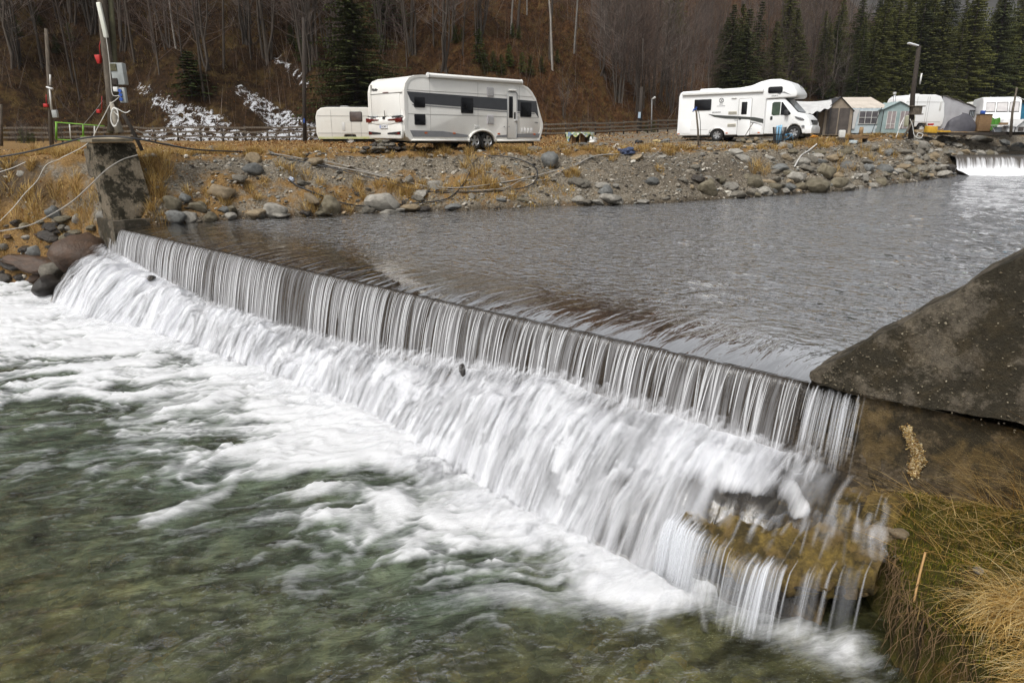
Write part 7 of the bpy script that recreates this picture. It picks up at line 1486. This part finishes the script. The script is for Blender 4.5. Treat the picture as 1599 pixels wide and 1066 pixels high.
# spruces one can tell apart: base px,py ; top py ; proto
SP = [(560, 192, -14, 'c', 1.75, 'huge dark spruce standing behind the small cream caravan'), (300, 150, 85, 'd', 1.6, 'low dark spruce bush on the slope above the snow streak'), (1175, 175, 22, 'f', 1.0, 'dark spruce above the middle of the motorhome'), (1232, 150, 30, 'a', 1.15, 'spruce rising behind the motorhome pod'), (1245, 140, 70, 'd', .9, 'smaller light green spruce in front of the taller one behind the pod'), (1293, 165, 125, 'd', 1.1, 'young round spruce just right of the motorhome pod'), (1325, 165, 95, 'f', 1.1, 'dark small spruce left of the grassy clearing'), (1382, 170, 20, 'b', 1.1, 'first tall spruce left of the timber lamp post'), (1405, 180, 62, 'a', 1.1, 'green spruce directly behind the timber lamp post'), (1450, 192, 22, 'a', 1.2, 'broad spruce right of the timber lamp post'), (1478, 194, 48, 'e', 1.1, 'thin spruce with a bare lower trunk right of the lamp post'), (1495, 192, -2, 'b', 1.2, 'pale tipped tall spruce above the grey awning'), (1535, 196, -4, 'c', .95, 'tallest dark spruce above the touring caravan'), (1570, 198, 18, 'a', 1.1, 'spruce above the blue awning'), (1598, 196, -6, 'f', 1.2, 'spruce cut by the right edge of the photo'), (1352, 165, 30, 'b', 1.0, 'spruce above the grassy clearing'), (1048, 60, -40, 'a', 1.1, 'hanging spruce high on the slope left of the motorhome'), (608, 40, -30, 'd', 1.6, 'light green spruce top at the upper edge'), (1515, 192, 60, 'f', 1.2, 'dark spruce filling behind the touring caravan'), (1430, 190, 85, 'c', 1.0, 'dark low spruce behind the white caravan')]
for px, pb, pt, key, sw, lb in SP:
    sw *= 1.2
    X, Y = hillhit(px, pb); dp = depth(Y, hill_z(X, Y)); H = (pb - pt) / FPX * dp * 1.04; plant(key, X, Y, H, lb, None, None, (0, 0), None, sw)
for px, pb, pt in [(711, 68, 44), (722, 66, 46), (748, 100, 55), (770, 112, 85), (757, 118, 90), (783, 118, 90), (800, 60, 40), (810, 62, 44), (828, 118, 92), (745, 62, 38), (795, 110, 80), (815, 115, 88), (845, 112, 90), (870, 98, 80), (560, 60, 30), (965, 95, 78), (30, 60, 35), (110, 65, 40), (90, 85, 60), (60, 40, 15), (455, 70, 45), (470, 95, 60)]:
    X, Y = hillhit(px, pb); dp = depth(Y, hill_z(X, Y)); plant('d', X, Y, (pb - pt) / FPX * dp * 1.1, 'one of the small spruce saplings dotted over the brown slope', 'spruce saplings on the brown slope', 'spruce_sapling', sw=1.1)
n = 0
while n < 72:      # forest of spruces to the right
    px = R.uniform(1330, 1700) if R.random() < .8 else R.uniform(1090, 1330); pb = R.uniform(95, 192); X, Y = hillhit(px, pb)
    if Y > 390: continue
    H = R.uniform(15, 24) * (1 if px > 1350 else .7); plant(R.choice('abfce'), X, Y, H, 'one of the massed spruces of the forest rising behind the right hand caravans', 'massed forest spruces', sw=1.25); n += 1
# bare trees one can tell apart
BT = [(66, 105, 'g', 13, 'thick leafless trunk behind the short meter pole'), (115, 128, 'k', 14, 'straight grey leafless trunk between the two left poles'), (275, 78, 'h', 12, 'pale barked leafless tree above the snow streak'), (320, 155, 'g', 13, 'slim dark leafless tree standing just right of the pale one'), (125, 158, 'k', 9, 'dark tree leaning right behind the power pole'), (798, 55, 'h', 13, 'white barked bare trunk high on the slope above the caravan'), (823, 25, 'h', 9, 'second pale trunk at the top edge right of the white barked one'), (938, 55, 'h', 12, 'pale bare tree at the top edge above the garden table'), (545, 130, 'j', 8, 'fan shaped grey shrub tree left of the spruce'), (635, 100, 'i', 9, 'spreading leafless tree above the rear of the long caravan'), (1065, 178, 'j', 9, 'multi stemmed bare tree behind the motorhome rear'), (1020, 165, 'j', 8, 'thin multi stemmed bare tree behind the thin street lamp'), (1283, 150, 'h', 13, 'tall pale bare tree between the motorhome pod and the young spruce'), (1345, 90, 'h', 12, 'white stemmed bare tree above the grassy clearing'), (975, 100, 'g', 13, 'dark leafless tree rising behind the utility pole'), (880, 185, 'j', 4, 'small leafless shrub tree behind the garden table')]
for px, pb, key, H, lb in BT:
    X, Y = hillhit(px, pb); plant(key, X, Y, H, lb, None, None, (R.uniform(-.04, .04), R.uniform(-.04, .04)))
n = 0
while n < 225:
    if R.random() < .62: px = R.uniform(930, 1420); pb = R.uniform(5, 178)
    else: px = R.uniform(-60, 950); pb = R.uniform(-10, 120)
    X, Y = hillhit(px, pb)
    if Y > 380: continue
    far = px > 930
    if not far and px > 600 and R.random() < .35: continue
    plant(R.choice('jiikijgijgl' if far else 'giijjgiikjh'), X, Y, R.uniform(9, 16), 'one of the many leafless trees of the hillside wood above the campsite', 'leafless trees of the hillside wood', None, (R.uniform(-.06, .06), R.uniform(-.06, .06))); n += 1
# bushes between fence and camp
for k in range(26):
    px = R.uniform(850, 1060) if k < 16 else R.uniform(20, 110); D = R.uniform(56, 64) if k < 16 else R.uniform(40, 43); X = xat(px, D); plant('j' if k % 3 else 'd', X, D, R.uniform(.9, 1.8) if k % 3 else R.uniform(.6, 1.0), 'one of the low scrubby bushes growing along the rail fence', 'scrubby bushes along the rail fence', 'bush', z=gz(X, D), sw=1.4)
# twiggy undergrowth over the slope (nobody could count it)
n = 30000; px = rs.uniform(-160, 1500, n * 2); xx = rs.uniform(-70, 110, n * 2); yy = rs.uniform(48, 150, n * 2); z_ = hill(xx, yy); k = inside(xx, yy, HILLP); pxx, pyy = proj(xx, yy, z_); k &= (pxx > -80) & (pxx < 1680) & (pyy > -40) & (pyy < 215) & (hattr(xx, yy, z_)['snow'] < .12); xx, yy, z_ = xx[k], yy[k], z_[k]; n = len(xx)
bp_ = np.array([(.10, .065, .045), (.16, .115, .08), (.06, .038, .028), (.20, .13, .06), (.24, .17, .09)]); cc = bp_[rs.choice(5, n, p=[.3, .2, .25, .15, .1])] * rs.uniform(.6, 1.1, (n, 1)); dst = np.interp(yy, [50, 150], [1, 2.2])
blades('undergrowth', xx, yy, z_ - .05, rs.uniform(.4, 1.7, n), rs.uniform(0, .9, n), rs.uniform(0, 6.28, n), rs.uniform(.008, .018, n) * dst, cc, MBL, 'brown twigs and dead stems covering the slope', 3, .6)
n = 45000; xx = rs.uniform(-60, 75, n * 2); yy = rs.uniform(48, 130, n * 2); z_ = hill(xx, yy); k = inside(xx, yy, HILLP); pxx, pyy = proj(xx, yy, z_); k &= (pxx > -80) & (pxx < 1680) & (pyy > -40) & (pyy < 215) & (hattr(xx, yy, z_)['snow'] < .12); xx, yy, z_ = xx[k], yy[k], z_[k]; n = len(xx)
cl = fbm(xx * .3, yy * .3, 91, 3); tuft = cl > .55; bp2 = np.array([(.10, .045, .02), (.18, .085, .035), (.06, .03, .016), (.28, .15, .07)]); cc = bp2[rs.choice(4, n)] * rs.uniform(.5, 1.15, (n, 1)); cc[tuft] = np.array([(.22, .16, .07)]) * rs.uniform(.5, 1.2, (tuft.sum(), 1))
L_ = np.where(tuft, rs.uniform(.25, .6, n), rs.uniform(.1, .25, n)); blades('slope_litter', xx, yy, z_ - .02, L_, rs.uniform(.3, 1.3, n), -math.pi / 2 + rs.normal(0, .8, n), rs.uniform(.025, .06, n), cc, MBL, 'dead leaves and tufts of withered grass on the slope', 2, .7)

# tall thin brushwood between the trees
n = 38000; xx = rs.uniform(-60, 110, n * 2); yy = rs.uniform(50, 190, n * 2); z_ = hill(xx, yy); pxx, pyy = proj(xx, yy, z_); k = inside(xx, yy, HILLP) & (pyy > -60) & (pyy < 205) & (((pxx > 960) & (pxx < 1460)) | ((pxx > -80) & (pxx < 960) & (rs.rand(n * 2) < .6))) & (fbm(xx * .12, yy * .12, 97, 3) > .38); xx, yy, z_ = xx[k], yy[k], z_[k]; n = len(xx)
bp3 = np.array([(.15, .105, .085), (.20, .15, .125), (.10, .07, .055), (.26, .215, .18)]); cc = bp3[rs.choice(4, n)] * rs.uniform(.6, 1.1, (n, 1))
blades('brushwood', xx, yy, z_ - .1, rs.uniform(1.2, 5.0, n), rs.uniform(0, .7, n), rs.uniform(0, 6.28, n), rs.uniform(.008, .02, n) * np.interp(yy, [50, 150], [.9, 1.9]), cc, MBL, 'thin leafless saplings and brushwood between the trees', 4, .25)
# mineral streak and surface aggregate on the wing wall
def wallpt(s, d, z): x, y = sd(s, d); return x, y, z
n = 3000; t_ = rs.rand(n) ** .9; s_w = -.93 - .13 * t_ + .03 * np.sin(7 * t_ + 1) + rs.normal(0, 1, n) * (.014 + .022 * fbm(t_ * 6, t_ * 0, 5)); z_w = -.30 - .45 * t_ + rs.normal(0, .02, n); x, y = sd(s_w, -.035 + rs.uniform(-.025, .02, n)); pal = np.array([(.42, .30, .12), (.30, .18, .06), (.50, .42, .26), (.2, .11, .04)]); cc = pal[rs.choice(4, n)] * rs.uniform(.7, 1.15, (n, 1))
o = scatter('lime_deposit', x, y, z_w, rs.uniform(.003, .010, n), cc, MPEB, 'pale ochre mineral streak', .8); del o['kind']; o.parent = rw
n = 800; s_w = -rs.uniform(.1, 3.0, n); z_w = rs.uniform(-.05, 1, n) * np.clip(-s_w, .02, 3) - .02; x, y = sd(s_w, .012 + rs.uniform(-.01, .008, n)); k = z_w < -s_w * .93; cc = np.array([(.20, .165, .11), (.12, .10, .07), (.32, .28, .2)])[rs.choice(3, n)] * rs.uniform(.6, 1, (n, 1))
o = scatter('aggregate', x[k], y[k], z_w[k], rs.uniform(.003, .010, k.sum()), cc[k], MPEB, 'small pebbles showing in the wall surface', .9); o.parent = rw

MROCK.append(concrete('ochre_stone', (.30, .20, .06), (.07, .045, .02), .6, .8, .1)); ledge = bpy.data.objects['ledge_rock']
for k in range(0):
    s_, q_ = R.uniform(-1.05, .5), R.uniform(.1, 1.0); dd_, zz_ = ledge_pt(np.array([s_]), np.array([q_])); dd_ = dd_[0] + (fbm(np.array([s_ * 1.9]), np.array([0.]), 161, 3)[0] - .5) * .55 * q_; X, Y = sd(s_, dd_)
    rock(X, Y, zz_[0] - .01, R.uniform(.08, .22), R.uniform(.08, .16), R.uniform(.03, .075), 7, None, None, ledge, 'stone', .3)
for k in range(16):
    s_ = -.95 + 1.4 * k / 15; dd_, zz_ = ledge_pt(np.array([s_]), np.array([1.0])); dd_ = dd_[0] + (fbm(np.array([s_ * 1.9]), np.array([0.]), 161, 3)[0] - .5) * .55; X, Y = sd(s_, dd_ - .12)
    rock(X, Y, zz_[0] - R.uniform(.10, .25), R.uniform(.10, .2), R.uniform(.08, .14), R.uniform(.04, .09), R.choice((7, 5, 5)), None, None, ledge, 'stone', .3)
for k in range(0):
    s_, q_ = R.uniform(-.75, .9), R.uniform(.08, .5); V_, _, _ = sheet(np.array([s_]), np.array([q_]), -.02); X, Y, Z = V_[0]
    rock(X, Y, Z, R.uniform(.08, .2), R.uniform(.08, .15), R.uniform(.05, .11), R.choice((7, 5)), None, None, bpy.data.objects['apron_rock'], 'stone', .3)

for s_, d_, z_, a_, b_, c_, m_, lb in ((18.4, .9, -1.25, .42, .36, .34, 5, 'black wet boulder the white water pours past at the far end of the weir'), (18.8, 1.6, -1.5, .5, .38, .3, 5, 'rounded dark boulder at the left edge of the churning white water'), (19.5, 1.3, -1.25, .45, .4, .28, 0, 'grey brown rock just above the rounded dark boulder of the far end')):
    X, Y = sd(s_, d_); bankrock(X, Y, z_, a_, b_, c_, m_, lb)

# ================================================================== AIR
mb = MB(); mb.box(-290, -60, -6.5, 1320, 1300, 330)
m, nt, o_ = newmat('haze'); pv = _n(nt, 'ShaderNodeVolumePrincipled'); pv.inputs['Color'].default_value = (.86, .88, .95, 1); pv.inputs['Density'].default_value = .00014; pv.inputs['Anisotropy'].default_value = .2
nt.links.new(pv.outputs[0], o_.inputs['Volume']); m.cycles.volume_sampling = 'EQUIANGULAR' if False else 'DISTANCE'
o = obj('haze', mb, m, kind='stuff'); o['label'] = 'thin pale valley haze'
